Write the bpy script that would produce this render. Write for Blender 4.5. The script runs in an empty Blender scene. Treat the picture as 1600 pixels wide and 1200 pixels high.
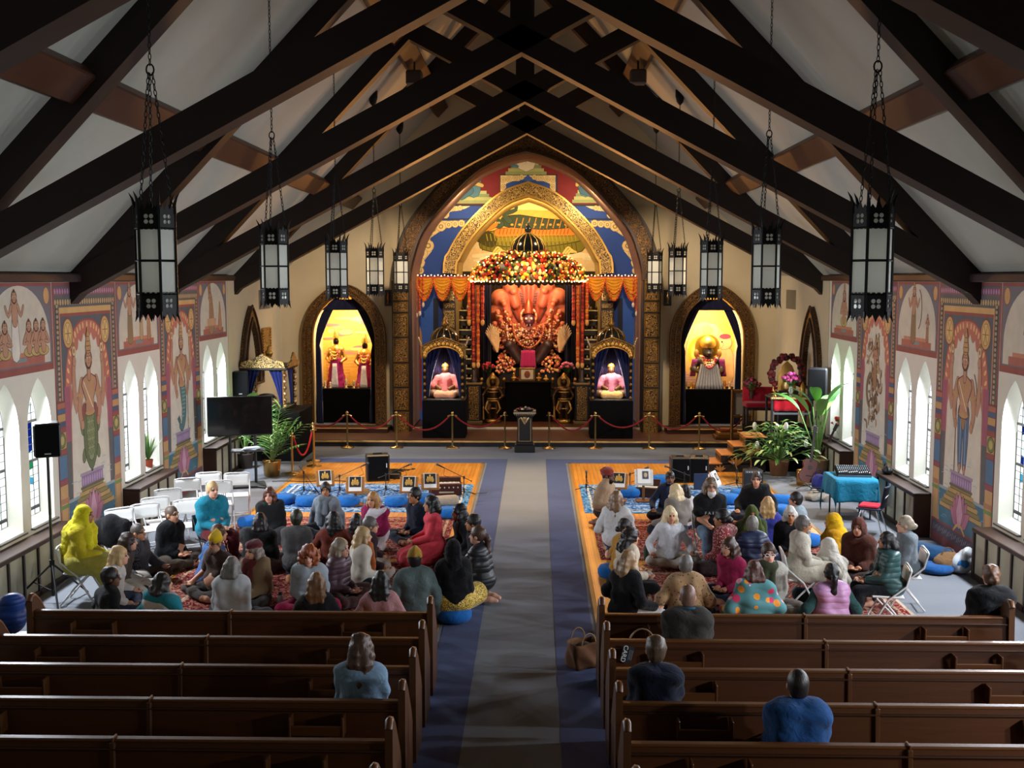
import bpy, math, random
import numpy as np
from mathutils import Vector, Matrix
from mathutils.geometry import tessellate_polygon
PI = math.pi
R = math.radians
rnd = random.Random(7)
SC = bpy.context.scene
COL = SC.collection
sin, cos = math.sin, math.cos
# ---------------------------------------------------------------- colour
def lin(h):
 if not isinstance(h, str):
  return tuple(h)[:3]
 h = h.lstrip('#')
 if len(h) == 3:
  h = ''.join(c * 2 for c in h)
 out = []
 for i in (0, 2, 4):
  c = int(h[i:i + 2], 16) / 255
  out.append(c / 12.92 if c <= .04045 else ((c + .055) / 1.055) ** 2.4)
 return tuple(out)
# ---------------------------------------------------------------- materials
MATS = {}
class NT:
 def __init__(s, name):
  s.m = bpy.data.materials.new(name); s.m.use_nodes = True
  s.t = s.m.node_tree; s.t.nodes.clear()
  s.out = s.n('ShaderNodeOutputMaterial')
 def n(s, typ, ins=None, **kw):
  nd = s.t.nodes.new(typ)
  for k, v in kw.items():
   setattr(nd, k, v)
  for k, v in (ins or {}).items():
   s.set(nd, k, v)
  return nd
 def set(s, nd, k, v):
  sock = nd.inputs[k]
  if isinstance(v, bpy.types.NodeSocket):
   s.t.links.new(v, sock)
  else:
   if isinstance(v, (tuple, list)) and len(v) == 3 and sock.type == 'RGBA':
    v = (*v, 1)
   sock.default_value = v
 def math(s, op, a, b=0.0, c=None, clamp=False):
  nd = s.n('ShaderNodeMath', operation=op, use_clamp=clamp)
  s.set(nd, 0, a); s.set(nd, 1, b)
  if c is not None: s.set(nd, 2, c)
  return nd.outputs[0]
 def mix(s, f, a, b, mode='MIX'):
  nd = s.n('ShaderNodeMix', data_type='RGBA', blend_type=mode)
  s.set(nd, 0, f); s.set(nd, 6, a); s.set(nd, 7, b)
  return nd.outputs[2]
 def co(s, scale=(1, 1, 1), rot=(0, 0, 0), loc=(0, 0, 0)):
  tc = s.n('ShaderNodeTexCoord')
  mp = s.n('ShaderNodeMapping', {'Scale': scale, 'Rotation': rot, 'Location': loc})
  s.t.links.new(tc.outputs['Object'], mp.inputs[0])
  return mp.outputs[0]
 def noise(s, vec, scale, detail=3, rough=.55, dist=0):
  return s.n('ShaderNodeTexNoise', {'Vector': vec, 'Scale': scale, 'Detail': detail, 'Roughness': rough, 'Distortion': dist}).outputs[0]
 def ramp(s, f, stops, interp='LINEAR'):
  nd = s.n('ShaderNodeValToRGB', {0: f}); nd.color_ramp.interpolation = interp
  el = nd.color_ramp.elements
  while len(el) < len(stops): el.new(.5)
  for e, (p, c) in zip(el, stops):
   e.position = p; e.color = (*lin(c), 1) if not isinstance(c, float) else (c, c, c, 1)
  return nd.outputs[0]
 def col(s):
  return s.n('ShaderNodeAttribute', attribute_name='Col').outputs[0]
 def bsdf(s, **ins):
  b = s.n('ShaderNodeBsdfPrincipled', {k.replace('_', ' '): v for k, v in ins.items()})
  s.t.links.new(b.outputs[0], s.out.inputs[0])
  return b
 def bump(s, h, strength, dist=.01):
  return s.n('ShaderNodeBump', {'Height': h, 'Strength': strength, 'Distance': dist}).outputs[0]
def basic(name, rough=.7, metal=0., amt=.15, scale=6., bump=0., bscale=60., spec=.5, sheen=0., sss=0., coat=0., sat=1., fold=0.):
 """colour from the mesh, lightly varied by noise"""
 k = NT(name); c = k.col(); v = k.co()
 nz = k.noise(v, scale, 4)
 f = k.math('MULTIPLY_ADD', nz, amt * 2, 1 - amt)
 hsv = k.n('ShaderNodeHueSaturation', {'Color': c, 'Value': f, 'Saturation': sat})
 ins = dict(Base_Color=hsv.outputs[0], Roughness=rough, Metallic=metal, Specular_IOR_Level=spec)
 if bump:
  hb = k.noise(v, bscale, 2)
  if fold: hb = k.math('MULTIPLY_ADD', k.noise(v, 8., 3, .5, 1.6), fold, k.math('MULTIPLY', hb, .12))
  ins['Normal'] = k.bump(hb, bump, .06 if fold else .01)
 if sheen: ins['Sheen_Weight'] = sheen
 if coat: ins['Coat_Weight'] = coat
 if sss:
  ins['Subsurface_Weight'] = sss; ins['Subsurface_Radius'] = (.01, .004, .002)
 k.bsdf(**ins)
 MATS[name] = k.m
 return k.m
def emit(name, strength, tex=False):
 k = NT(name); c = k.col()
 e = k.n('ShaderNodeEmission', {'Color': c, 'Strength': strength})
 k.t.links.new(e.outputs[0], k.out.inputs[0])
 MATS[name] = k.m
 return k.m
basic('matte', .8, amt=.08)
basic('plaster', .9, amt=.06, scale=3, bump=.15, bscale=90)
basic('paint', .75, amt=.16, scale=9)
basic('satin', .45, amt=.08); basic('fresco', .8, amt=.2, scale=5, sat=.8)
basic('black', .8, amt=.05, spec=.08); basic('gloss', .18, amt=.04, coat=.3)
basic('plastic', .4, amt=.03)
basic('rubber', .85, amt=.05)
basic('brass', .28, 1., amt=.06)
basic('steel', .35, 1., amt=.06)
basic('iron', .5, .6, amt=.1, bump=.1)
basic('gilt', .38, .75, amt=.2, scale=40, bump=.3, bscale=70)
basic('cloth', .95, amt=.16, scale=14, bump=.8, bscale=260, spec=.15, sheen=.1, fold=.5)
basic('velvet', .9, amt=.2, scale=10, spec=.1, sheen=.15)
basic('skin', .55, amt=.08, scale=12, spec=.35)
basic('leaf', .45, amt=.3, scale=5, spec=.4)
basic('flower', .7, amt=.35, scale=60)
basic('paper', .85, amt=.03)
basic('clay', .8, amt=.15, scale=8)
emit('glow', 1.0); emit('bulb', 7.0); emit('led', 4.0); emit('daylight', .75)
def milk():
 k = NT('milk_glass'); c = k.col()
 d = k.n('ShaderNodeBsdfDiffuse', {'Color': c}); t = k.n('ShaderNodeBsdfTranslucent', {'Color': c}); x = k.n('ShaderNodeMixShader', {0: .62, 1: d.outputs[0], 2: t.outputs[0]})
 k.t.links.new(x.outputs[0], k.out.inputs[0]); MATS['milk_glass'] = k.m
milk()
def wood(name, rough, axis, amt=.35, s=1.0, coat=0.):
 k = NT(name); sc = [14 * s, 14 * s, 14 * s]; sc[axis] = 1.1 * s
 v = k.co(sc); n1 = k.noise(v, 1.6, 5, .6, .6); n2 = k.noise(k.co(), .6, 2)
 f = k.math('ADD', k.math('MULTIPLY', n1, amt * 1.6), k.math('MULTIPLY_ADD', n2, amt * .6, 1 - amt * 1.1))
 h = k.n('ShaderNodeHueSaturation', {'Color': k.col(), 'Value': f})
 k.bsdf(Base_Color=h.outputs[0], Roughness=rough, Normal=k.bump(n1, .12), Specular_IOR_Level=.4, Coat_Weight=coat, Coat_Roughness=.2)
 MATS[name] = k.m
wood('wood_x', .42, 0); wood('wood_y', .5, 1); wood('wood_z', .42, 2); wood('beam', .6, 0, .3)
def hairmat():
 k = NT('hair'); v = k.co((1, 1, .12)); n1 = k.noise(v, 90, 3, .6, .3)
 h = k.n('ShaderNodeHueSaturation', {'Color': k.col(), 'Value': k.math('MULTIPLY_ADD', n1, 1.2, .4)})
 k.bsdf(Base_Color=h.outputs[0], Roughness=.45, Normal=k.bump(n1, .5), Specular_IOR_Level=.4)
 MATS['hair'] = k.m
hairmat()
def knitmat():
 k = NT('knit'); v = k.co()
 w = k.n('ShaderNodeTexWave', {'Vector': v, 'Scale': 55., 'Distortion': 2., 'Detail': 2.}, bands_direction='Z').outputs[1]
 h = k.n('ShaderNodeHueSaturation', {'Color': k.col(), 'Value': k.math('MULTIPLY_ADD', w, .3, .85)})
 k.bsdf(Base_Color=h.outputs[0], Roughness=.95, Normal=k.bump(w, .5), Sheen_Weight=.2, Specular_IOR_Level=.1)
 MATS['knit'] = k.m
 # puffer: quilted horizontal baffles
 k = NT('puffer'); v = k.co()
 w = k.n('ShaderNodeTexWave', {'Vector': v, 'Scale': 4.2, 'Distortion': .6, 'Detail': 1.}, bands_direction='Z', wave_profile='SIN').outputs[1]
 nz = k.noise(v, 25, 3)
 hgt = k.math('ADD', k.math('POWER', w, .4), k.math('MULTIPLY', nz, .35))
 h = k.n('ShaderNodeHueSaturation', {'Color': k.col(), 'Value': k.math('MULTIPLY_ADD', nz, .2, .9)})
 k.bsdf(Base_Color=h.outputs[0], Roughness=.5, Normal=k.bump(hgt, .5, .015), Specular_IOR_Level=.4)
 MATS['puffer'] = k.m
 # printed cloth: blossoms scattered over the ground colour
 for nm, sc, pal, thr in (('floral', 7.5, ('#c8345c', '#d98b2e', '#f0b0c0'), .36), ('speckled', 55., ('#f2dcd0', '#5a1c20', '#e8c0b0'), .33), ('sequin', 90., ('#f0d060', '#4a3a10', '#fff0a0'), .5), ('tan_print', 26., ('#6a4a30', '#8a6a48', '#5a3a26'), .30)):
  k = NT(nm); v = k.co()
  vo = k.n('ShaderNodeTexVoronoi', {'Vector': v, 'Scale': sc, 'Randomness': 1.})
  m = k.math('LESS_THAN', vo.outputs[0], thr)
  pc = k.ramp(vo.outputs[1], [(.0, pal[0]), (.45, pal[1]), (.75, pal[2])], 'CONSTANT')
  k.bsdf(Base_Color=k.mix(m, k.col(), pc), Roughness=.8, Specular_IOR_Level=.25, Sheen_Weight=.1)
  MATS[nm] = k.m
knitmat()
def scroll(name, sc, dark, gold, metal=.7, rough=.4, cover=.5):
 """gilded scrollwork carved over a dark ground"""
 k = NT(name); v = k.co((sc, sc, sc))
 d = k.n('ShaderNodeTexNoise', {'Vector': v, 'Scale': .8, 'Detail': 1.}).outputs[1]
 vv = k.n('ShaderNodeVectorMath', {0: v, 1: d}, operation='ADD').outputs[0]
 vo = k.n('ShaderNodeTexVoronoi', {'Vector': vv, 'Scale': 1.}, feature='F1').outputs[0]
 ring = k.math('SINE', k.math('MULTIPLY', vo, 15.0))
 g = k.math('MULTIPLY_ADD', ring, 2.2, cover, clamp=True)
 nz = k.noise(k.co(), 7, 3)
 gc = k.mix(k.math('MULTIPLY', nz, .6), gold, tuple(c * .45 for c in lin(gold)))
 k.bsdf(Base_Color=k.mix(g, dark, gc), Metallic=k.math('MULTIPLY', g, metal), Roughness=rough, Normal=k.bump(g, .6, .02))
 MATS[name] = k.m
scroll('scroll_dark', 15, lin('#1a1008'), lin('#94682e'), .5, .5, .2)
scroll('scroll_gold', 13, lin('#4a3416'), lin('#cfac64'), .5, .42, .6)
scroll('scroll_panel', 16, lin('#0e0a06'), lin('#c08c3c'), .5, .42, .45)
def parquet():
 k = NT('parquet'); v = k.co((1, 1, 1))
 br = k.n('ShaderNodeTexBrick', {'Vector': k.co((1, 1, 1), (0, 0, PI / 2)), 'Color1': lin('#cc8844'), 'Color2': lin('#e0a054'), 'Mortar': lin('#9a6430'), 'Scale': 1., 'Mortar Size': .004, 'Brick Width': 1.1, 'Row Height': .09, 'Bias': 0.})
 n1 = k.noise(k.co((16, 1.2, 1)), 1.5, 5, .6, .5); n2 = k.noise(v, .9, 2)
 f = k.math('ADD', k.math('MULTIPLY_ADD', n1, .45, .55), k.math('MULTIPLY', n2, .4))
 h = k.n('ShaderNodeHueSaturation', {'Color': br.outputs[0], 'Value': f, 'Saturation': 1.05})
 k.bsdf(Base_Color=h.outputs[0], Roughness=.28, Specular_IOR_Level=.5, Normal=k.bump(br.outputs[1], .1))
 MATS['parquet'] = k.m
parquet()
def carpet():
 k = NT('carpet'); v = k.co()
 n1 = k.noise(v, 180, 2); n2 = k.noise(k.co((1, 3, 1)), .5, 3)
 f = k.math('ADD', k.math('MULTIPLY_ADD', n1, .5, .5), k.math('MULTIPLY_ADD', n2, .3, .1))
 h = k.n('ShaderNodeHueSaturation', {'Color': k.col(), 'Value': f})
 k.bsdf(Base_Color=h.outputs[0], Roughness=.95, Normal=k.bump(n1, .5), Specular_IOR_Level=.1, Sheen_Weight=.1)
 MATS['carpet'] = k.m
carpet()
def rugmat(name, c2, c3, sc):
 k = NT(name); v = k.co((sc, sc, 1))
 d = k.n('ShaderNodeTexNoise', {'Vector': v, 'Scale': 1.2, 'Detail': 2.}).outputs[1]
 vv = k.n('ShaderNodeVectorMath', {0: v, 1: d}, operation='ADD').outputs[0]
 vo = k.n('ShaderNodeTexVoronoi', {'Vector': vv, 'Scale': 1.6, 'Randomness': .75})
 s1 = k.math('SINE', k.math('MULTIPLY', vo.outputs[0], 17.))
 m1 = k.math('GREATER_THAN', s1, .35); m2 = k.math('LESS_THAN', s1, -.72)
 c = k.mix(k.math('MULTIPLY', m1, .42), k.col(), c2)
 c = k.mix(k.math('MULTIPLY', m2, .75), c, c3)
 nz = k.noise(k.co(), 120, 2)
 h = k.n('ShaderNodeHueSaturation', {'Color': c, 'Value': k.math('MULTIPLY_ADD', nz, .5, .75)})
 k.bsdf(Base_Color=h.outputs[0], Roughness=.95, Normal=k.bump(nz, .4), Specular_IOR_Level=.1)
 MATS[name] = k.m
rugmat('rug_red', lin('#c8a88a'), lin('#3a1418'), 5.5)
rugmat('rug_blue', lin('#b8cfe0'), lin('#123a78'), 3.6)
# ---------------------------------------------------------------- mesh builder
class MB:
 """collects shapes with a colour per face; build() links them as ONE mesh object"""
 def __init__(s):
  s.V = []; s.F = []; s.C = []; s.S = []
 def add(s, vs, fs, col, smooth=False):
  o = len(s.V); c = lin(col)
  s.V += [tuple(v) for v in vs]
  for f in fs:
   s.F.append(tuple(i + o for i in f)); s.C.append(c); s.S.append(smooth)
  return s
 def box(s, c, d, col, b=0., R=None):
  hx, hy, hz = d[0] / 2, d[1] / 2, d[2] / 2
  c = Vector(c)
  if b <= 0:
   vs = [(x, y, z) for x in (-hx, hx) for y in (-hy, hy) for z in (-hz, hz)]
   fs = [(0, 1, 3, 2), (4, 6, 7, 5), (0, 4, 5, 1), (2, 3, 7, 6), (0, 2, 6, 4), (1, 5, 7, 3)]
  else:
   b = min(b, hx * .9, hy * .9, hz * .9)
   vs = []; idx = {}
   for sx in (-1, 1):
    for sy in (-1, 1):
     for sz in (-1, 1):
      for a in range(3):
       p = [sx * (hx - b), sy * (hy - b), sz * (hz - b)]
       p[a] = (sx * hx, sy * hy, sz * hz)[a]
       idx[(sx, sy, sz, a)] = len(vs); vs.append(p)
   fs = []
   for a in range(3):
    u, v = (a + 1) % 3, (a + 2) % 3
    for sg in (-1, 1):
     q = []
     for su, sv in ((-1, -1), (1, -1), (1, 1), (-1, 1)):
      k = [0, 0, 0]; k[a] = sg; k[u] = su; k[v] = sv
      q.append(idx[(*k, a)])
     fs.append(tuple(q if sg > 0 else q[::-1]))
    for su in (-1, 1):
     for sv in (-1, 1):
      q = []
      for sg in (-1, 1):
       k = [0, 0, 0]; k[a] = sg; k[u] = su; k[v] = sv
       q.append((idx[(*k, u)], idx[(*k, v)]))
      fs.append((q[0][0], q[0][1], q[1][1], q[1][0]))
   for sx in (-1, 1):
    for sy in (-1, 1):
     for sz in (-1, 1):
      fs.append(tuple(idx[(sx, sy, sz, a)] for a in range(3)))
  if R is not None: vs = [R @ Vector(v) for v in vs]
  return s.add([c + Vector(v) for v in vs], fs, col)
 def tube(s, pts, r, col, n=8, closed=False, flat=None):
  P = [Vector(p) for p in pts]; m = len(P)
  rs = list(r) if isinstance(r, (list, tuple)) else [r] * m
  vs = []; fs = []; up = None
  for i, p in enumerate(P):
   if closed: t = P[(i + 1) % m] - P[i - 1]
   else: t = P[min(i + 1, m - 1)] - P[max(i - 1, 0)]
   t = t.normalized() if t.length > 1e-9 else Vector((0, 0, 1))
   if up is None:
    up = t.orthogonal().normalized()
    if flat is not None:
     up = (Vector(flat) - t * Vector(flat).dot(t)).normalized()
   up = (up - t * up.dot(t)); up = up.normalized() if up.length > 1e-6 else t.orthogonal().normalized()
   w = t.cross(up)
   for k in range(n):
    a = 2 * PI * k / n + (PI / 4 if n == 4 else 0)
    vs.append(p + (up * cos(a) + w * sin(a)) * rs[i])
  L = m if closed else m - 1
  for i in range(L):
   j = (i + 1) % m
   for k in range(n):
    k2 = (k + 1) % n
    fs.append((i * n + k, i * n + k2, j * n + k2, j * n + k))
  s.add(vs, fs, col, n > 5)
  if not closed:
   s.add(vs[:n], [tuple(range(n))[::-1]], col); s.add(vs[-n:], [tuple(range(n))], col)
  return s
 def lathe(s, prof, col, n=20, at=(0, 0, 0), R=None, ribs=None, smooth=True):
  vs = []; fs = []; at = Vector(at)
  for r, z in prof:
   for k in range(n):
    a = 2 * PI * k / n
    rr = r * (1 + (ribs[1] * abs(sin(a * ribs[0] / 2)) if ribs else 0))
    v = Vector((rr * cos(a), rr * sin(a), z))
    vs.append(at + (R @ v if R else v))
  for i in range(len(prof) - 1):
   for k in range(n):
    k2 = (k + 1) % n
    fs.append((i * n + k, i * n + k2, (i + 1) * n + k2, (i + 1) * n + k))
  s.add(vs, fs, col, smooth)
  if prof[0][0] > 1e-4: s.add(vs[:n], [tuple(range(n))[::-1]], col)
  if prof[-1][0] > 1e-4: s.add(vs[-n:], [tuple(range(n))], col)
  return s
 def blob(s, c, r, col, n=12, m=8, R=None):
  if not isinstance(r, (tuple, list)): r = (r, r, r)
  c = Vector(c); vs = []; fs = []
  for i in range(m + 1):
   t = PI * i / m
   for k in range(n):
    a = 2 * PI * k / n
    v = Vector((r[0] * sin(t) * cos(a), r[1] * sin(t) * sin(a), -r[2] * cos(t)))
    vs.append(c + (R @ v if R else v))
  for i in range(m):
   for k in range(n):
    k2 = (k + 1) % n
    fs.append((i * n + k, i * n + k2, (i + 1) * n + k2, (i + 1) * n + k))
  return s.add(vs, fs, col, True)
 def grid(s, fn, nu, nv, col, smooth=True, closed_u=False):
  vs = [fn(i / nu, j / nv) for j in range(nv + 1) for i in range(nu + (0 if closed_u else 1))]
  w = nu if closed_u else nu + 1
  fs = []
  for j in range(nv):
   for i in range(nu):
    i2 = (i + 1) % w
    fs.append((j * w + i, j * w + i2, (j + 1) * w + i2, (j + 1) * w + i))
  if callable(col):
   for f in fs:
    p = sum((Vector(vs[i]) for i in f), Vector()) / 4
    s.add([vs[i] for i in f], [(0, 1, 2, 3)], col(p), smooth)
   return s
  return s.add(vs, fs, col, smooth)
 def slab(s, fn, nu, nv, col, th=.012):
  """a sheet with thickness"""
  g = [[Vector(fn(i / nu, j / nv)) for i in range(nu + 1)] for j in range(nv + 1)]
  vs = []; w = nu + 1
  nor = []
  for j in range(nv + 1):
   for i in range(nu + 1):
    a = g[j][min(i + 1, nu)] - g[j][max(i - 1, 0)]; b = g[min(j + 1, nv)][i] - g[max(j - 1, 0)][i]
    q = a.cross(b); nor.append(q.normalized() if q.length > 1e-12 else Vector((0, 0, 1)))
  flat = [p for row in g for p in row]
  vs = flat + [p - q * th for p, q in zip(flat, nor)]
  N = len(flat); fs = []
  for j in range(nv):
   for i in range(nu):
    q = (j * w + i, j * w + i + 1, (j + 1) * w + i + 1, (j + 1) * w + i)
    fs.append(q); fs.append(tuple(N + k for k in q[::-1]))
  rim = [(0, i) for i in range(w)] + [(j, nu) for j in range(1, nv + 1)] + [(nv, i) for i in range(nu - 1, -1, -1)] + [(j, 0) for j in range(nv - 1, 0, -1)]
  ids = [j * w + i for j, i in rim]
  for a, b in zip(ids, ids[1:] + ids[:1]):
   fs.append((b, a, a + N, b + N))
  return s.add(vs, fs, col, True)
 def prism(s, poly, d0, d1, col, fr=None, holes=(), back=True, side=None):
  """2D outline (with holes) pushed from d0 to d1 along the frame's normal"""
  O, U, V, N = fr or XZ(0)
  loops = [list(poly)] + [list(h) for h in holes]
  tri = tessellate_polygon([[Vector((u, v, 0)) for u, v in L] for L in loops])
  allp = [p for L in loops for p in L]
  P = lambda u, v, d: O + U * u + V * v + N * d
  s.add([P(u, v, d1) for u, v in allp], tri, col)
  if back and abs(d1 - d0) > 1e-6: s.add([P(u, v, d0) for u, v in allp], [t[::-1] for t in tri], col)
  if abs(d1 - d0) > 1e-6:
   for L in loops:
    n = len(L)
    vs = [P(u, v, d0) for u, v in L] + [P(u, v, d1) for u, v in L]
    s.add(vs, [(i, (i + 1) % n, n + (i + 1) % n, n + i) for i in range(n)], side or col)
  return s
 def xf(s, M):
  s.V = [tuple(M @ Vector(v)) for v in s.V]; return s
 def join(s, o, M=None):
  return s.add([M @ Vector(v) if M else v for v in o.V], [], '#000') if False else s._join(o, M)
 def _join(s, o, M):
  k = len(s.V); s.V += [tuple(M @ Vector(v)) if M else v for v in o.V]
  s.F += [tuple(i + k for i in f) for f in o.F]; s.C += o.C; s.S += o.S
  return s
 def build(s, name, mat, parent=None, loc=None):
  me = bpy.data.meshes.new(name)
  me.from_pydata(s.V, [], s.F)
  cnt = np.array([len(f) for f in s.F])
  ca = np.ones((len(s.F), 4), np.float32); ca[:, :3] = np.array(s.C, np.float32).reshape(-1, 3)
  at = me.color_attributes.new('Col', 'FLOAT_COLOR', 'CORNER')
  at.data.foreach_set('color', np.repeat(ca, cnt, axis=0).ravel())
  me.polygons.foreach_set('use_smooth', np.array(s.S, bool))
  me.materials.append(MATS[mat] if isinstance(mat, str) else mat)
  me.update()
  return link(name, me, parent, loc)
def link(name, me, parent=None, loc=None):
 o = bpy.data.objects.new(name, me); COL.objects.link(o)
 if parent: o.parent = parent
 if loc is not None: o.location = loc
 return o
def XZ(y):   # front wall plane facing the room
 return (Vector((0, y, 0)), Vector((1, 0, 0)), Vector((0, 0, 1)), Vector((0, -1, 0)))
def YZ(x, sgn):   # side wall plane; sgn +1: faces +x (left wall)
 return (Vector((x, 0, 0)), Vector((0, 1, 0)), Vector((0, 0, 1)), Vector((sgn, 0, 0)))
def XY(z):
 return (Vector((0, 0, z)), Vector((1, 0, 0)), Vector((0, 1, 0)), Vector((0, 0, 1)))
def tag(o, label=None, cat=None, group=None, kind=None):
 if label: o['label'] = label
 if cat: o['category'] = cat
 if group: o['group'] = group
 if kind: o['kind'] = kind
 return o
def thing(name, label, cat, loc=(0, 0, 0), rz=0., group=None, kind=None):
 o = bpy.data.objects.new(name, None); COL.objects.link(o)
 o.location = loc; o.rotation_euler = (0, 0, rz); o.empty_display_size = .1
 return tag(o, label, cat, group, kind)
def kids(o):
 return [c for c in COL.objects if c.parent == o]
def dup(root, loc, rz=0., label=None, group=None, scale=None):
 ch = {}
 for c in COL.objects:
  if c.parent: ch.setdefault(c.parent, []).append(c)
 def cp(o, parent):
  c = o.copy(); COL.objects.link(c)
  if parent: c.parent = parent
  for k in ch.get(o, []): cp(k, c)
  return c
 r = cp(root, None); r.location = loc; r.rotation_euler = (0, 0, rz)
 if scale: r.scale = (scale,) * 3
 if label: r['label'] = label
 if group: r['group'] = group
 return r
def struct(mb, name, mat, parent=None):
 o = mb.build(name, mat, parent)
 if parent is None: o['kind'] = 'structure'
 return o
# ---------------------------------------------------------------- camera
CAMP = Vector((0.23, 0, 4.4)); FPX = 1700.
cam = bpy.data.cameras.new('camera'); camo = bpy.data.objects.new('camera', cam); COL.objects.link(camo)
cam.sensor_width = 36; cam.lens = FPX / 1600 * 36; cam.clip_end = 200
YAW, PITCH = math.atan(38 / FPX), math.atan(165 / FPX)
camo.location = CAMP; camo.rotation_euler = (PI / 2 - PITCH, 0, YAW)
SC.camera = camo
CR = camo.rotation_euler.to_matrix()
def at(px, py, y=None, z=None, x=None):
 """the point of the room seen at a pixel of the photograph, on a given plane"""
 d = CR @ Vector(((px - 800) / FPX, (600 - py) / FPX, -1))
 if y is not None: t = (y - CAMP.y) / d.y
 elif z is not None: t = (z - CAMP.z) / d.z
 else: t = (x - CAMP.x) / d.x
 return CAMP + d * t
# ================================================================ the room
HW = 6.95; YF = 30.5; YB = -3.0; ZW = 4.47; SL = 1.04
RIDGE = ZW + SL * HW
CREAM = '#c6b898'; WHITE = '#d6d2c4'; CEIL = '#a3a499'; DK = '#2a1710'; DKR = '#3a2014'
def lancet(c, w, z0, z1, n=8):
 """pointed arch outline, counter-clockwise from the lower left corner"""
 h = w / 2; zs = z1 - w * .95
 right = []; rr = (h * h + (z1 - zs) ** 2) / (2 * h)
 am = math.asin(min(1, (z1 - zs) / rr))
 for i in range(n + 1):
  a = am * i / n; right.append((h - rr + rr * cos(a), zs + rr * sin(a)))
 right[-1] = (0., z1)
 pts = [(c - h, z0), (c + h, z0)] + [(c + u, v) for u, v in right]
 pts += [(c - u, v) for u, v in right[-2::-1]]
 return pts
# floor: grey carpet with the two blue bands and inlaid boards
m = MB(); m.prism([(-HW, YB), (HW, YB), (HW, YF + 6), (-HW, YF + 6)], -.1, 0, '#70747a', XY(0)); struct(m, 'floor', 'carpet')
BAND = '#3a4670'
m = MB()
for s in (-1, 1):
 m.prism([(s * .47, YB), (s * .94, YB), (s * .94, 26.3), (s * .47, 26.3)], 0, .004, BAND, XY(0))
 x0 = .94; x1 = 5.3
 m.prism([(s * x0, 25.75), (s * x1, 25.75), (s * x1, 26.3), (s * x0, 26.3)], 0, .004, BAND, XY(0))
tag(m.build('carpet_band', 'carpet'), kind='structure').name = 'trim_1'
YW0, YW1 = 7.0, 25.7
for nm, x0, x1 in (('floor_boards_left', -5.2, -1.0), ('floor_boards_right', 1.0, 5.2)):
 m = MB(); m.prism([(x0, YW0), (x1, YW0), (x1, YW1), (x0, YW1)], 0, .006, '#b8742e', XY(0)); o = struct(m, nm, 'parquet')
 m = MB()
 for a, b in (((x0, YW0), (x0 + .06, YW1)), ((x1 - .06, YW0), (x1, YW1)), ((x0, YW1 - .06), (x1, YW1))):
  m.prism([a, (b[0], a[1]), b, (a[0], b[1])], .006, .012, '#8a6a38', XY(0))
 struct(m, 'border_strip', 'wood_y', o)
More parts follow.
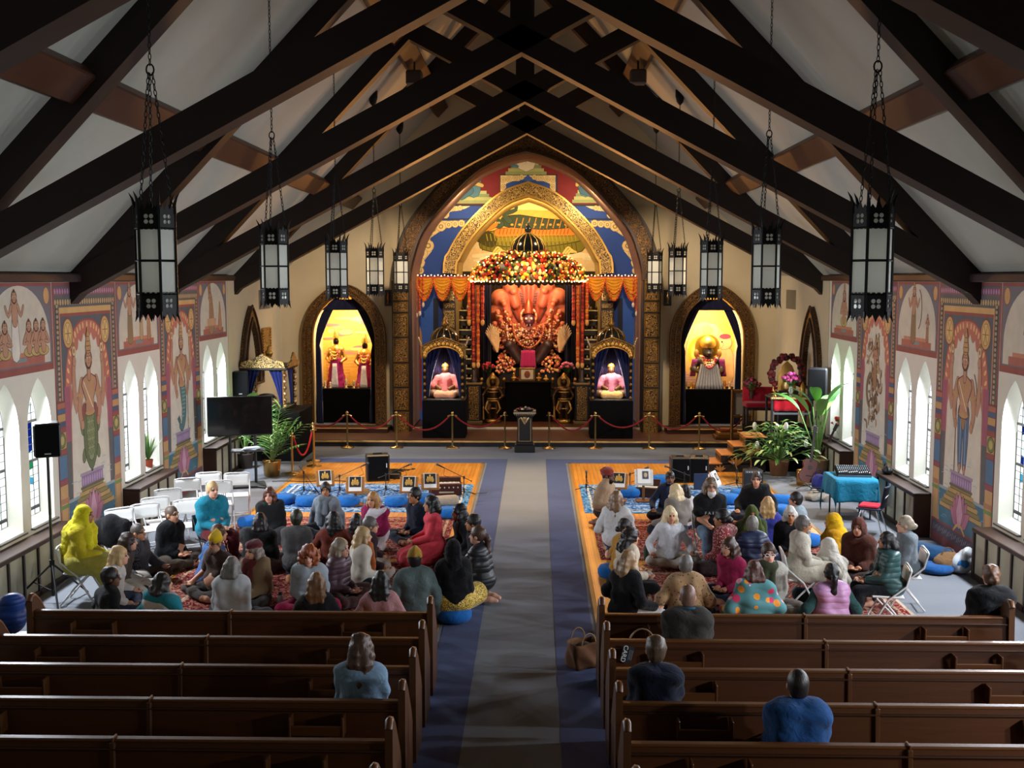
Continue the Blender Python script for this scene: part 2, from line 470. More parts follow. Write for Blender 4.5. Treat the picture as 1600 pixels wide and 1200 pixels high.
# bays along the side walls
def bays(s):
 d = 0. if s < 0 else -.1
 return dict(win=[(13.9 + d, 16.0 + d), (18.45 + d, 20.55 + d), (23.0 + d, 25.1 + d)], mur=[(16.0 + d, 18.45 + d), (20.55 + d, 23.0 + d)])
WINC = {}
nw = 0
STAIN = ['#3a88a8', '#0c2470', '#e8f4f6', '#c8e8dc', '#081a60', '#f2f8f8', '#3a98a8', '#a8ccf0', '#1c7048', '#b8a040', '#f6fafa', '#dfeff6']
for s in (-1, 1):
 x = s * HW; fr = YZ(x, -s); holes = []
 for b, (a0, a1) in enumerate(bays(s)['win'] + ([(9.3, 11.4), (4.8, 6.9)] if s > 0 else [])):
  c = (a0 + a1) / 2
  for k in (-1, 1):
   cy = c + k * .5
   L = lancet(cy, .74, .86, 2.98); holes.append(L)
   nw += 1
   fw = thing('window_%d' % nw, None, None, (0, 0, 0), kind='structure')
   # plastered reveal, sloping in towards the glass
   dep = .2; sh = -.02
   m = MB(); n = len(L)
   cz = 1.9; IN = [(cy + sh + (u - cy) * .94, cz + (v - cz) * .93 + .02) for u, v in L]
   P = lambda u, v, d: fr[0] + fr[1] * u + fr[2] * v + fr[3] * d
   m.add([P(u, v, 0) for u, v in L] + [P(u, v, -dep) for u, v in IN], [(i, (i + 1) % n, n + (i + 1) % n, n + i) for i in range(n)], '#e2e2d6')
   m.build('reveal', 'plaster', fw)
   m = MB(); m.box((x + s * .06, cy, .845), (.24, .8, .03), '#46423a', .006); m.build('window_sill', 'satin', fw)
   # leaded stained glass, lit by the day outside
   m = MB(); r = random.Random(nw * 17)
   u0, u1 = cy + sh - .33, cy + sh + .33; nu, nv = 4, 17
   m.prism([(p[0], p[1]) for p in IN], -dep - .02, -dep - .01, '#f4f8f8', fr)
   def inside(u, v):
    du = abs(u - cy - sh); top = 2.98
    return du < .31 * (1 if v < 2.3 else max(0, (2.93 - v) / .63) ** .6)
   for i in range(nu):
    for j in range(nv):
     a, bb = u0 + (u1 - u0) * i / nu, u0 + (u1 - u0) * (i + 1) / nu
     z0 = .95 + 1.95 * j / nv; z1 = .95 + 1.95 * (j + 1) / nv
     q = [(a, z0 + .03 * sin(i * 2.1 + j)), (bb, z0 + .03 * sin(i * 2.1 + 2.1 + j)), (bb, z1 + .03 * sin(i * 2.1 + 3.1 + j)), (a, z1 + .03 * sin(i * 2.1 + j + 1))]
     if all(inside(*p) for p in q):
      mid = abs(i - 1.5) < 1 and 3 < j < 12
      cc = r.choice(STAIN[:5] + STAIN[8:10]) if (mid and r.random() < .75) else r.choice(STAIN[2:4] + STAIN[5:6] + STAIN[10:])
      m.prism(q, -dep + .0, -dep + .004, cc, fr)
   m.build('pane', 'daylight', fw)
   m = MB()
   for z in (1.05, 1.75, 2.33): m.box((x + s * (dep - .012), cy + sh, z), (.03, .6, .035), '#3a3c3a')
   for i in range(nu + 1):
    zt = 2.85 if i == 2 else (2.6 if i in (1, 3) else 2.2)
    u = u0 + (u1 - u0) * i / nu
    m.tube([(x + s * (dep - .008), u, .93), (x + s * (dep - .008), u, zt)], .006, '#4a4c4a', 4)
   for j in range(1, nv):
    z = .95 + 1.95 * j / nv
    hw = .31 * (1 if z < 2.3 else max(0, (2.93 - z) / .63) ** .6)
    m.tube([(x + s * (dep - .008), cy + sh - hw, z), (x + s * (dep - .008), cy + sh + hw, z + .01)], .005, '#4a4c4a', 4)
   m.build('window_frame', 'iron', fw)
   WINC[(s, b, k)] = (x, cy)
 m = MB()
 m.prism([(YB, 0), (YF + .2, 0), (YF + .2, ZW), (YB, ZW)], -.03, 0, WHITE, fr, holes, back=False)
 struct(m, 'wall_left' if s < 0 else 'wall_right', 'plaster')
 # wall plate under the roof
 m = MB(); m.box((x - s * .1, (YB + 25.2) / 2, 4.41), (.2, 25.2 - YB, .13), DK, .02); m.build('x', 'beam')
 o = COL.objects[-1]; o.name = 'trim_2' if s < 0 else 'trim_3'; o['kind'] = 'structure'
 # cream chancel section beyond the murals
 m = MB(); m.prism([(25.15, .2), (YF, .2), (YF, ZW), (25.15, ZW)], 0, .015, CREAM, fr); struct(m, 'trim_4' if s < 0 else 'trim_5', 'plaster')
# daylight through glass: the panes
# ceiling
for s in (-1, 1):
 m = MB()
 m.add([(s * HW, YB, ZW), (s * HW, YF + 6, ZW), (0, YF + 6, RIDGE), (0, YB, RIDGE)], [(0, 1, 2, 3)], CEIL)
 m.add([(s * (HW + .02), YB, ZW + .08), (s * (HW + .02), YF + 6, ZW + .08), (0, YF + 6, RIDGE + .1), (0, YB, RIDGE + .1)], [(3, 2, 1, 0)], CEIL)
 o = struct(m, 'ceiling' if s < 0 else 'ceiling_right', 'plaster')
m = MB(); m.prism([(-HW, 0), (HW, 0), (HW, ZW), (0, RIDGE), (-HW, ZW)], -.1, 0, WHITE, (Vector((0, YB, 0)), Vector((1, 0, 0)), Vector((0, 0, 1)), Vector((0, 1, 0)))); struct(m, 'wall_back', 'plaster')
# ---------------------------------------------------------------- roof timbers
def beam2(m, p, q, dep, wid, y, up, col):
 """square timber in the cross plane from p to q (x,z of its lower edge), dep measured square to it"""
 p, q = Vector((p[0], p[1])), Vector((q[0], q[1])); t = (q - p).normalized(); n = Vector((-t.y, t.x))
 if n.y < 0: n = -n
 n = n * dep * up
 poly = [tuple(p), tuple(q), tuple(q + n), tuple(p + n)]
 m.prism(poly, -wid / 2, wid / 2, col, XZ(y))
TY = [7.7, 12.25, 16.8, 21.35, 25.9]
TL = ['first dark timber roof truss overhead, its chords crossing both upper corners of the view', 'second dark timber roof truss, its chords spanning behind the nearest hanging lanterns',
      'third dark timber roof truss, its low point above the first mural figures', 'fourth dark timber roof truss, one short of the altar wall', 'last dark timber roof truss, directly in front of the altar wall']
for ty, lb in zip(TY, TL):
 t = thing('roof_truss', lb, 'roof truss', (0, ty, 0), group='timber roof trusses')
 for s in (-1, 1):
  m = MB(); beam2(m, (s * HW, 4.08), (-s * 2.3, 7.76 + .53 * 2.3), .36, .34, 0, 1, '#1c0e07'); m.build('bottom_chord', 'beam', t)
  m = MB(); beam2(m, (s * HW, 3.98 + .02), (0, 3.98 + .02 + SL * HW), .34, .3, 0, 1, '#1b0e08'); m.build('rafter', 'beam', t)
 m = MB(); m.box((0, 0, (7.9 + RIDGE) / 2), (.34, .3, RIDGE - 7.9 - .1), '#180c06', .02); m.build('king_post', 'beam', t)
pl = 6
for s in (-1, 1):
 for dd, sz in ((2.05, .34), (4.45, .36)):
  xx = s * (HW - dd); zz = ZW + SL * dd
  m = MB(); Rm = Matrix.Rotation(-s * math.atan(SL) * -1, 3, 'Y')
  m.box((0, 0, 0), (.42, YF - YB, .2), '#3c1e0f', .02, Matrix.Rotation(s * math.atan(SL), 3, 'Y'))
  nn = Vector((-s * SL, 0, -1)).normalized() * .12
  m.xf(Matrix.Translation(Vector((xx, (YF + YB) / 2, zz)) + nn))
  o = struct(m, 'trim_%d' % pl, 'wood_y'); pl += 1
# radiator covers below the windows
lab = {-1: ['first cream panelled radiator cover with dark top along the left wall', 'middle cream panelled radiator cover under the left windows', 'last cream panelled radiator cover on the left, beside the television'],
       1: ['first cream panelled radiator cover on the right, beside the person in black', 'middle cream panelled radiator cover on the right, behind the navy chair', 'last cream panelled radiator cover on the right, behind the plants']}
for s in (-1, 1):
 for b, (a0, a1) in enumerate(bays(s)['win']):
  if b == 0: a0 = 11.6
  x = s * (HW - .15); L = a1 - a0 - .06
  t = thing('radiator_cover', lab[s][b], 'radiator cover', (s * (HW - .01), (a0 + a1) / 2, 0), group='radiator covers')
  m = MB(); m.box((-s * .14, 0, .73), (.32, L, .07), '#2c1b11', .01); m.build('top_board', 'wood_y', t)
  m = MB(); m.box((-s * .13, 0, .35), (.24, L - .04, .7), '#a8a48e'); m.build('panel', 'matte', t)
  n = max(2, int(L / .42))
  m = MB()
  for i in range(n + 1):
   yy = -L / 2 + .02 + (L - .04) * i / n
   m.box((-s * .262, yy, .35), (.03, .045, .7), '#33231a', .004)
  for e in (-1, 1): m.box((-s * .14, e * (L / 2 - .015), .36), (.29, .05, .7), '#3a2418', .005)
  m.box((-s * .262, 0, .04), (.03, L, .08), '#33231a'); m.build('slat_frame', 'wood_z', t)
# ================================================================ smooth solids from distance fields
A3 = lambda *v: np.array(v, np.float32)
class SDF:
 """a union of soft-blended tapered limbs and ellipsoids, meshed by surface nets"""
 def __init__(s, k=.02): s.p = []; s.k = k
 def cone(s, a, b, ra, rb=None, k=None, tag=0):
  s.p.append(('c', A3(*a), A3(*b), ra, ra if rb is None else rb, s.k if k is None else k, tag)); return s
 def chain(s, pts, rs, k=None, tag=0):
  if not isinstance(rs, (list, tuple)): rs = [rs] * len(pts)
  for i in range(len(pts) - 1): s.cone(pts[i], pts[i + 1], rs[i], rs[i + 1], k, tag)
  return s
 def ell(s, c, r, rot=None, k=None, tag=0):
  if not isinstance(r, (list, tuple)): r = (r, r, r)
  s.p.append(('e', A3(*c), A3(*r), None if rot is None else np.array(rot, np.float32), 0, s.k if k is None else k, tag)); return s
 def cut_ell(s, c, r, k=.01, rot=None):
  s.p.append(('-', A3(*c), A3(*r), None if rot is None else np.array(rot, np.float32), 0, k, 0)); return s
 def cut_plane(s, pt, n):
  n = A3(*n); s.p.append(('|', A3(*pt), n / np.linalg.norm(n), 0, 0, .0, 0)); return s
 def mesh(s, h=.01, warp=0., wf=14., seed=1):
  lo = np.full(3, 1e9); hi = -lo
  for q in s.p:
   if q[0] == 'c':
    for p, r in ((q[1], q[3]), (q[2], q[4])): lo = np.minimum(lo, p - r); hi = np.maximum(hi, p + r)
   elif q[0] == 'e':
    r = q[2].max() if q[3] is not None else q[2]; lo = np.minimum(lo, q[1] - r); hi = np.maximum(hi, q[1] + r)
  pad = h * 3 + warp * 2.2; lo -= pad; hi += pad
  n = np.ceil((hi - lo) / h).astype(int) + 1
  F = np.full(n, .2, np.float32)
  ax = [(lo[i] + h * np.arange(n[i])).astype(np.float32) for i in range(3)]
  for q in s.p:
   k = max(q[5], 1e-4)
   if q[0] == 'c':
    l = np.minimum(q[1] - q[3], q[2] - q[4]); u = np.maximum(q[1] + q[3], q[2] + q[4])
   elif q[0] in 'e-':
    r = q[2].max() if q[3] is not None else q[2]; l = q[1] - r; u = q[1] + r
   else:
    d = (ax[0][:, None, None] - q[1][0]) * q[2][0] + (ax[1][None, :, None] - q[1][1]) * q[2][1] + (ax[2][None, None, :] - q[1][2]) * q[2][2]
    F = np.maximum(F, d); continue
   m = k * 1.2 + h * 3
   i0 = np.clip(((l - m - lo) / h).astype(int), 0, n - 1); i1 = np.clip(((u + m - lo) / h).astype(int) + 2, 1, n)
   sl = tuple(slice(a, b) for a, b in zip(i0, i1))
   X = ax[0][sl[0]][:, None, None]; Y = ax[1][sl[1]][None, :, None]; Z = ax[2][sl[2]][None, None, :]
   if q[0] == 'c':
    ab = q[2] - q[1]; L = max(float(ab @ ab), 1e-9)
    dx, dy, dz = X - q[1][0], Y - q[1][1], Z - q[1][2]
    t = np.clip((dx * ab[0] + dy * ab[1] + dz * ab[2]) / L, 0, 1)
    d = np.sqrt((dx - t * ab[0]) ** 2 + (dy - t * ab[1]) ** 2 + (dz - t * ab[2]) ** 2) - (q[3] + (q[4] - q[3]) * t)
   else:
    dx, dy, dz = X - q[1][0], Y - q[1][1], Z - q[1][2]
    if q[3] is not None:
     M = q[3]; dx, dy, dz = dx * M[0, 0] + dy * M[1, 0] + dz * M[2, 0], dx * M[0, 1] + dy * M[1, 1] + dz * M[2, 1], dx * M[0, 2] + dy * M[1, 2] + dz * M[2, 2]
    r = q[2]
    k0 = np.sqrt((dx / r[0]) ** 2 + (dy / r[1]) ** 2 + (dz / r[2]) ** 2); k1 = np.sqrt((dx / r[0] ** 2) ** 2 + (dy / r[1] ** 2) ** 2 + (dz / r[2] ** 2) ** 2)
    d = k0 * (k0 - 1) / np.maximum(k1, 1e-6)
   f = F[sl]
   if q[0] == '-': F[sl] = np.maximum(f, -d)
   else:
    hh = np.clip(.5 + .5 * (f - d) / k, 0, 1)
    F[sl] = f * (1 - hh) + d * hh - k * hh * (1 - hh)
  if warp:
   rg = np.random.RandomState(seed); W = 0
   for _ in range(4):
    w = rg.randn(3); w /= np.linalg.norm(w); w *= wf * rg.uniform(.6, 1.6); ph = rg.uniform(0, 6.28)
    W = W + np.sin(ax[0][:, None, None] * w[0] + ax[1][None, :, None] * w[1] + ax[2][None, None, :] * w[2] + ph)
   F = F - (warp * .5 * np.maximum(W, -.25)).astype(np.float32)
  F[[0, -1]] = 1; F[:, [0, -1]] = 1; F[:, :, [0, -1]] = 1
  return nets(F, lo, h)
 def tags(s, V):
  """which limb each vertex belongs to"""
  best = np.full(len(V), 1e9); tg = np.zeros(len(V), int)
  for q in s.p:
   if q[0] == 'c':
    ab = q[2] - q[1]; t = np.clip((V - q[1]) @ ab / max(float(ab @ ab), 1e-9), 0, 1)
    d = np.linalg.norm(V - q[1] - t[:, None] * ab, axis=1) - (q[3] + (q[4] - q[3]) * t)
   elif q[0] == 'e':
    w = V - q[1]
    if q[3] is not None: w = w @ q[3]
    k0 = np.linalg.norm(w / q[2], axis=1); k1 = np.linalg.norm(w / q[2] ** 2, axis=1); d = k0 * (k0 - 1) / np.maximum(k1, 1e-6)
   else: continue
   m = d < best; best[m] = d[m]; tg[m] = q[6]
  return tg
CORN = np.array([(i, j, k) for i in (0, 1) for j in (0, 1) for k in (0, 1)])
EDG = [(a, b) for a in range(8) for b in range(a + 1, 8) if np.abs(CORN[a] - CORN[b]).sum() == 1]
def nets(F, lo, h):
 S = F < 0
 cnt = np.zeros(tuple(x - 1 for x in S.shape), np.int8)
 nx, ny, nz = S.shape
 for c in CORN: cnt += S[c[0]:nx - 1 + c[0], c[1]:ny - 1 + c[1], c[2]:nz - 1 + c[2]]
 act = (cnt > 0) & (cnt < 8)
 ids = np.argwhere(act)
 idx = np.full(act.shape, -1, np.int32); idx[act] = np.arange(len(ids))
 vals = np.stack([F[tuple((ids + c).T)] for c in CORN], 1)
 pos = np.zeros((len(ids), 3)); w = np.zeros(len(ids))
 for a, b in EDG:
  va, vb = vals[:, a], vals[:, b]; m = (va < 0) != (vb < 0)
  t = np.where(m, va / np.where(m, va - vb, 1), 0)
  pos += np.where(m[:, None], CORN[a] + t[:, None] * (CORN[b] - CORN[a]), 0); w += m
 V = (ids + pos / w[:, None]) * h + lo
 Q = []
 for a in range(3):
  b, c = (a + 1) % 3, (a + 2) % 3
  s0 = [slice(1, -1)] * 3; s1 = [slice(1, -1)] * 3
  s0[a] = slice(0, -1); s1[a] = slice(1, None)
  A, B = S[tuple(s0)], S[tuple(s1)]
  for flip, m in ((0, A & ~B), (1, ~A & B)):
   p = np.argwhere(m); p[:, b] += 1; p[:, c] += 1
   if not len(p): continue
   def at_(db, dc):
    q = p.copy(); q[:, b] -= db; q[:, c] -= dc
    return idx[tuple(q.T)]
   q = np.stack([at_(1, 1), at_(0, 1), at_(0, 0), at_(1, 0)], 1)
   Q.append(q[:, ::-1] if flip else q)
 return V.astype(np.float32), np.concatenate(Q).astype(np.int32)
def npmesh(name, V, Q, C, mat, parent=None, loc=None):
 """C: one colour, or an array of a colour per vertex"""
 me = bpy.data.meshes.new(name)
 me.vertices.add(len(V)); me.vertices.foreach_set('co', np.ascontiguousarray(V, np.float32).ravel())
 me.loops.add(len(Q) * 4); me.loops.foreach_set('vertex_index', np.ascontiguousarray(Q, np.int32).ravel())
 me.polygons.add(len(Q)); me.polygons.foreach_set('loop_start', np.arange(0, len(Q) * 4, 4, dtype=np.int32))
 me.polygons.foreach_set('use_smooth', np.ones(len(Q), bool))
 me.update(calc_edges=True)
 ca = np.ones((len(V), 4), np.float32)
 ca[:, :3] = lin(C) if isinstance(C, str) or np.ndim(C) == 1 else C
 a = me.color_attributes.new('Col', 'FLOAT_COLOR', 'POINT'); a.data.foreach_set('color', ca.ravel())
 me.materials.append(MATS[mat])
 return link(name, me, parent, loc)
def sdfobj(name, s, cols, mat, h=.012, parent=None, loc=None, warp=0., wf=14., seed=1):
 V, Q = s.mesh(h, warp, wf, seed)
 if isinstance(cols, (list, tuple)) and not isinstance(cols[0], float):
  tb = np.array([lin(c) for c in cols], np.float32); C = tb[s.tags(V)]
 else: C = cols
 return npmesh(name, V, Q, C, mat, parent, loc)
def smooth(L, k=3):
 """Catmull-Rom through an open outline"""
 out = []; n = len(L)
 for i in range(n - 1):
  p = [Vector(L[max(i - 1, 0)]), Vector(L[i]), Vector(L[i + 1]), Vector(L[min(i + 2, n - 1)])]
  for j in range(k):
   t = j / k
   out.append(tuple(.5 * ((2 * p[1]) + (-p[0] + p[2]) * t + (2 * p[0] - 5 * p[1] + 4 * p[2] - p[3]) * t * t + (-p[0] + 3 * p[1] - 3 * p[2] + p[3]) * t ** 3)))
 return out + [tuple(L[-1])]
# ================================================================ painted panels
class PT:
 """flat paint laid coat over coat on a wall: (u, v) in metres on the frame"""
 def __init__(s, fr, d=.002, su=1.):
  s.m = MB(); s.fr = fr; s.d = d; s.su = su; s.ou = 0.; s.ov = 0.; s.k = 1.; s.lay = []
 def poly(s, pts, col, holes=()):
  f = lambda L: [(s.ou + s.su * u * s.k, s.ov + v * s.k) for u, v in L]
  q = f(pts); us = [p[0] for p in q]; vs = [p[1] for p in q]; b = (min(us), max(us), min(vs), max(vs))
  L = 1 + max((l for l, c in s.lay if c[0] < b[1] and c[1] > b[0] and c[2] < b[3] and c[3] > b[2]), default=0)
  s.lay.append((L, b)); d = s.d + L * .00025
  s.m.prism(q, d, d, col, s.fr, [f(h) for h in holes], back=False)
  return s
 def rect(s, u0, v0, u1, v1, col): return s.poly([(u0, v0), (u1, v0), (u1, v1), (u0, v1)], col)
 def ell(s, u, v, a, b, col, n=18, rot=0., line=None, w=.012):
  if line: s.ell(u, v, a + w, b + w, line, n, rot)
  return s.poly([(u + a * cos(t) * cos(rot) - b * sin(t) * sin(rot), v + a * cos(t) * sin(rot) + b * sin(t) * cos(rot)) for t in (2 * PI * i / n for i in range(n))], col)
 def limb(s, pts, ws, col, line=None, w=.012):
  if line: s.limb(pts, [x + w for x in ws], line)
  L = []; Rr = []
  if len(pts) > 2:
   q = smooth([(a, b) for a, b in pts], 3); w_ = []
   for i in range(len(pts) - 1): w_ += [ws[i] + (ws[i + 1] - ws[i]) * j / 3 for j in range(3)]
   pts, ws = q, w_ + [ws[-1]]
  n = len(pts)
  for i in range(n):
   a = Vector(pts[min(i + 1, n - 1)]) - Vector(pts[max(i - 1, 0)])
   a = a.normalized() if a.length else Vector((0, 1)); q = Vector((-a.y, a.x)) * ws[i]
   L.append(tuple(Vector(pts[i]) + q)); Rr.append(tuple(Vector(pts[i]) - q))
  def end(p, o, w):
   a = (Vector(p) - Vector(o)).normalized() * w; b = Vector((-a.y, a.x))
   return [tuple(Vector(p) - b * cos(t) + a * sin(t)) for t in (PI / 4, PI / 2, PI * .75)]
  return s.poly(Rr + end(pts[-1], pts[-2], ws[-1]) + L[::-1] + end(pts[0], pts[1], ws[0]), col)
 def stroke(s, pts, w, col): return s.limb(pts, [w] * len(pts), col)
def arc(u, v, a, b, t0, t1, n=10):
 return [(u + a * cos(R(t0 + (t1 - t0) * i / n)), v + b * sin(R(t0 + (t1 - t0) * i / n))) for i in range(n + 1)]
SK = '#b5794e'; SKD = '#5a3018'; GO = '#b8842e'; GOD = '#6a4414'; BR = '#9c6a34'
def pcrown(P, u, v, h, col=GO, ln=GOD):
 P.limb([(u, v + h * .24), (u, v + h * .45), (u, v + h * .8), (u, v + h)], [h * .26, h * .2, h * .12, h * .03], col, ln)
 for i in range(4): P.stroke([(u - h * (.24 - .05 * i), v + h * (.1 + .2 * i)), (u + h * (.24 - .05 * i), v + h * (.1 + .2 * i))], h * .018, ln)
 P.ell(u, v + h, h * .06, h * .1, col, 8, line=ln, w=.006)
def phead(P, u, v, r, sk=SK, ln=SKD, hair=True):
 if hair: P.ell(u, v - r * .1, r * 1.15, r * 1.35, '#4a2a18', 14)
 P.ell(u, v, r * .82, r * 1.12, sk, 14, line=ln, w=r * .09)
 for s in (-1, 1):
  P.ell(u + s * r * .34, v + r * .12, r * .2, r * .09, '#efe6d6', 8); P.ell(u + s * r * .34, v + r * .12, r * .08, r * .09, '#201008', 6)
  P.stroke([(u + s * r * .14, v + r * .34), (u + s * r * .56, v + r * .36)], r * .045, ln)
  P.ell(u + s * r * .95, v - r * .2, r * .12, r * .26, GO, 8)
 P.stroke([(u, v + r * .15), (u + r * .06, v - r * .3)], r * .045, ln); P.stroke([(u - r * .24, v - r * .58), (u + r * .24, v - r * .58)], r * .07, '#a03a2a')
def ptorso(P, u, v, h, sk=SK, ln=SKD):
 """v: waist; h: waist to shoulder"""
 P.poly([(u - h * .34, v), (u - h * .3, v + h * .35), (u - h * .58, v + h * .8), (u - h * .5, v + h), (u - h * .14, v + h * 1.12), (u + h * .14, v + h * 1.12), (u + h * .5, v + h), (u + h * .58, v + h * .8), (u + h * .3, v + h * .35), (u + h * .34, v)], ln)
 P.poly([(u - h * .3, v), (u - h * .26, v + h * .35), (u - h * .53, v + h * .8), (u - h * .46, v + h * .97), (u - h * .12, v + h * 1.1), (u + h * .12, v + h * 1.1), (u + h * .46, v + h * .97), (u + h * .53, v + h * .8), (u + h * .26, v + h * .35), (u + h * .3, v)], sk)
 for a, b in ((.34, .62), (.25, .48), (.16, .34)):
  P.stroke([(u + x, y) for x, y in [(h * a * cos(R(t)), v + h * 1.05 - h * b * sin(R(t))) for t in range(10, 171, 20)]], h * .03, GO)
 P.stroke([(u - h * .3, v + h * .3), (u + h * .3, v + h * .3)], h * .04, GO)
 P.stroke([(u - h * .4, v + h * .9), (u + h * .2, v + h * .1)], h * .018, '#e8d8b0')
def parm(P, pts, w, sk=SK, ln=SKD):
 w *= 1.55
 n = len(pts); P.limb(pts, [w * (1 - .35 * i / (n - 1)) for i in range(n)], sk, ln, .008)
 a, b = Vector(pts[0]), Vector(pts[1]); c = a.lerp(b, .5); q = (b - a).normalized(); q = Vector((-q.y, q.x)) * w
 P.stroke([tuple(c + q), tuple(c - q)], w * .28, GO)
 P.ell(pts[-1][0], pts[-1][1], w * .8, w * .95, sk, 8, line=ln, w=.006)
def emblem(P, u, v, r):
 P.ell(u, v, r, r * 1.2, '#d6b478', 12, line=SKD, w=.01); P.ell(u, v, r * .5, r * .6, BR, 10)
 for i in range(3): P.stroke([(u + (i - 1) * r * .8, v + r), (u + (i - 1) * r * .5, v + r * 2.1)], r * .12, GO)
def figure(P, kind, u, v0, H):
 """a four-armed crowned figure on a cream field"""
 hd = H * .06; w = H * .46; th = H * .27; wz = v0 + H * .47
 shz = wz + th; hz = shz + th * .36 + hd * .9
 if kind == 'turtle':
  for s in (-1, 1):
   P.ell(u + s * H * .155, v0 + H * .36, H * .035, H * .07, '#6a7a44', 10, s * -.2, '#33401e')
   P.ell(u + s * H * .135, v0 + H * .13, H * .035, H * .06, '#6a7a44', 10, s * .3, '#33401e')
  P.limb([(u, v0 + H * .49), (u, v0 + H * .36), (u, v0 + H * .2), (u, v0 + H * .08), (u, v0)], [H * .10, H * .135, H * .13, H * .085, H * .012], '#5f7040', '#2c381a', .02)
  P.limb([(u, v0 + H * .47), (u, v0 + H * .3), (u, v0 + H * .12)], [H * .05, H * .075, H * .05], '#8a9660', '#3a4622')
  for i in range(5):
   for j in (-1, 0, 1): P.ell(u + j * H * .048, v0 + H * (.14 + .07 * i), H * .02, H * .027, '#7a8850', 6, line='#4a5a2c', w=.008)
  P.ell(u - H * .13, v0 + H * .47, H * .035, H * .09, '#8a3a30', 8, -.3); P.ell(u + H * .13, v0 + H * .45, H * .035, H * .09, '#8a3a30', 8, .3)
 elif kind == 'fish':
  P.limb([(u, v0 + H * .52), (u + H * .03, v0 + H * .38), (u + H * .05, v0 + H * .24), (u + H * .03, v0 + H * .1), (u - H * .03, v0 + H * .03), (u - H * .09, v0 + H * .05)], [H * .085, H * .08, H * .065, H * .05, H * .035, H * .02], '#4f7c78', '#1f3c3e', .016)
  P.poly([(u - H * .08, v0 + H * .04), (u - H * .17, v0 + H * .13), (u - H * .1, v0 + H * .16), (u - H * .06, v0 + H * .1)], '#3f6c6c')
  for i in range(9):
   for j in (-1, 0, 1): P.ell(u + H * (.01 + .045 * sin(i * .45)) + j * H * .035, v0 + H * (.46 - .04 * i), H * .014, H * .011, '#82aaa0', 6)
  P.ell(u, v0 + H * .49, H * .1, H * .045, '#8a5a2a', 12, line=SKD)
  P.stroke([(u + H * .17, v0 + H * .0), (u + H * .17, v0 + H * .5)], H * .008, GOD); P.ell(u + H * .17, v0 + H * .08, H * .018, H * .06, GO, 8)
 elif kind == 'warrior':
  for s in (-1, 1):
   P.limb([(u + s * H * .05, v0 + H * .48), (u + s * H * .055, v0 + H * .26), (u + s * H * .045, v0 + H * .05)], [H * .06, H * .045, H * .03], '#3f6488', '#182c44', .014)
   P.stroke([(u + s * H * .05, v0 + H * .44), (u + s * H * .05, v0 + H * .08)], H * .006, '#7c9cb8')
   P.limb([(u + s * H * .045, v0 + H * .05), (u + s * H * .05, v0 + H * .015)], [H * .02, H * .018], SK, SKD)
  P.ell(u, v0 + H * .48, H * .1, H * .055, GO, 12, line=SKD); P.ell(u, v0 + H * .43, H * .04, H * .09, BR, 10, line=SKD)
  P.stroke([(u - H * .15, v0), (u - H * .15, v0 + H * .62)], H * .009, SKD)
  P.stroke(arc(u + H * .12, v0 + H * .62, H * .12, H * .2, -60, 60, 8), H * .008, SKD)
 else:   # robe
  P.limb([(u, v0 + H * .52), (u, v0 + H * .25), (u, v0)], [H * .09, H * .11, H * .15], BR, SKD, .014)
  for i in range(-2, 3): P.stroke([(u + i * H * .025, v0 + H * .48), (u + i * H * .05, v0 + H * .03)], H * .006, SKD)
  P.limb([(u - H * .08, shz), (u - H * .2, v0 + H * .45), (u - H * .2, v0 + H * .1)], [H * .03, H * .06, H * .05], '#8a6a3a', SKD)
 sh = th * .5
 for s in (-1, 1):
  parm(P, [(u + s * sh, shz - th * .1), (u + s * w * .55, wz + th * .15), (u + s * w * .62, shz + th * .1), (u + s * w * .58, shz + th * .55)], H * .026)
  emblem(P, u + s * w * .58, shz + th * .85, H * .033)
  parm(P, [(u + s * sh, shz - th * .1), (u + s * w * .42, wz + th * .1), (u + s * w * .34, wz - th * .35)], H * .027)
 P.ell(u, wz - th * .02, H * .095, H * .03, GO, 12, line=SKD)
 ptorso(P, u, wz, th)
 P.limb([(u, shz), (u, hz)], [hd * .45, hd * .45], SK, SKD)
 phead(P, u, hz, hd)
 pcrown(P, u, hz + hd * .75, H * .19 if kind != 'robe' else H * .15)
def battle(P, u, v0, H):
 """a crowded battle: many small brown limbs, shields and riders"""
 r = random.Random(5)
 for i in range(70):
  a, b = u + r.uniform(-.2, .2) * H * (1 if i % 3 else .8), v0 + r.uniform(.0, .9) * H
  c = r.choice(['#a8845a', '#8a6238', '#6e4a2a', '#b89468', '#7a5a36'])
  q = r.uniform(0, PI); L = r.uniform(.04, .12) * H
  P.limb([(a, b), (a + L * .5 * cos(q), b + L * .5 * sin(q)), (a + L * cos(q + .6), b + L * sin(q + .6))], [H * .018, H * .014, H * .006], c, '#4a2c16', .007)
  if i % 4 == 0: P.ell(a, b + H * .03, H * .02, H * .026, '#b5895e', 8, line='#4a2c16', w=.007)
 figure_s(P, u + H * .02, v0 + H * .5, H * .45, True)
 P.limb(arc(u - H * .1, v0 + H * .42, H * .13, H * .16, 100, 250, 9), [H * .02] * 10, '#8a6a40', '#4a2c16')
 P.stroke([(u - H * .18, v0 + H * .75), (u + H * .12, v0 + H * .98)], H * .012, '#a88a5a')
 P.stroke([(u + H * .14, v0 + H * .8), (u + H * .1, v0 + H * 1.0)], H * .009, '#a88a5a')
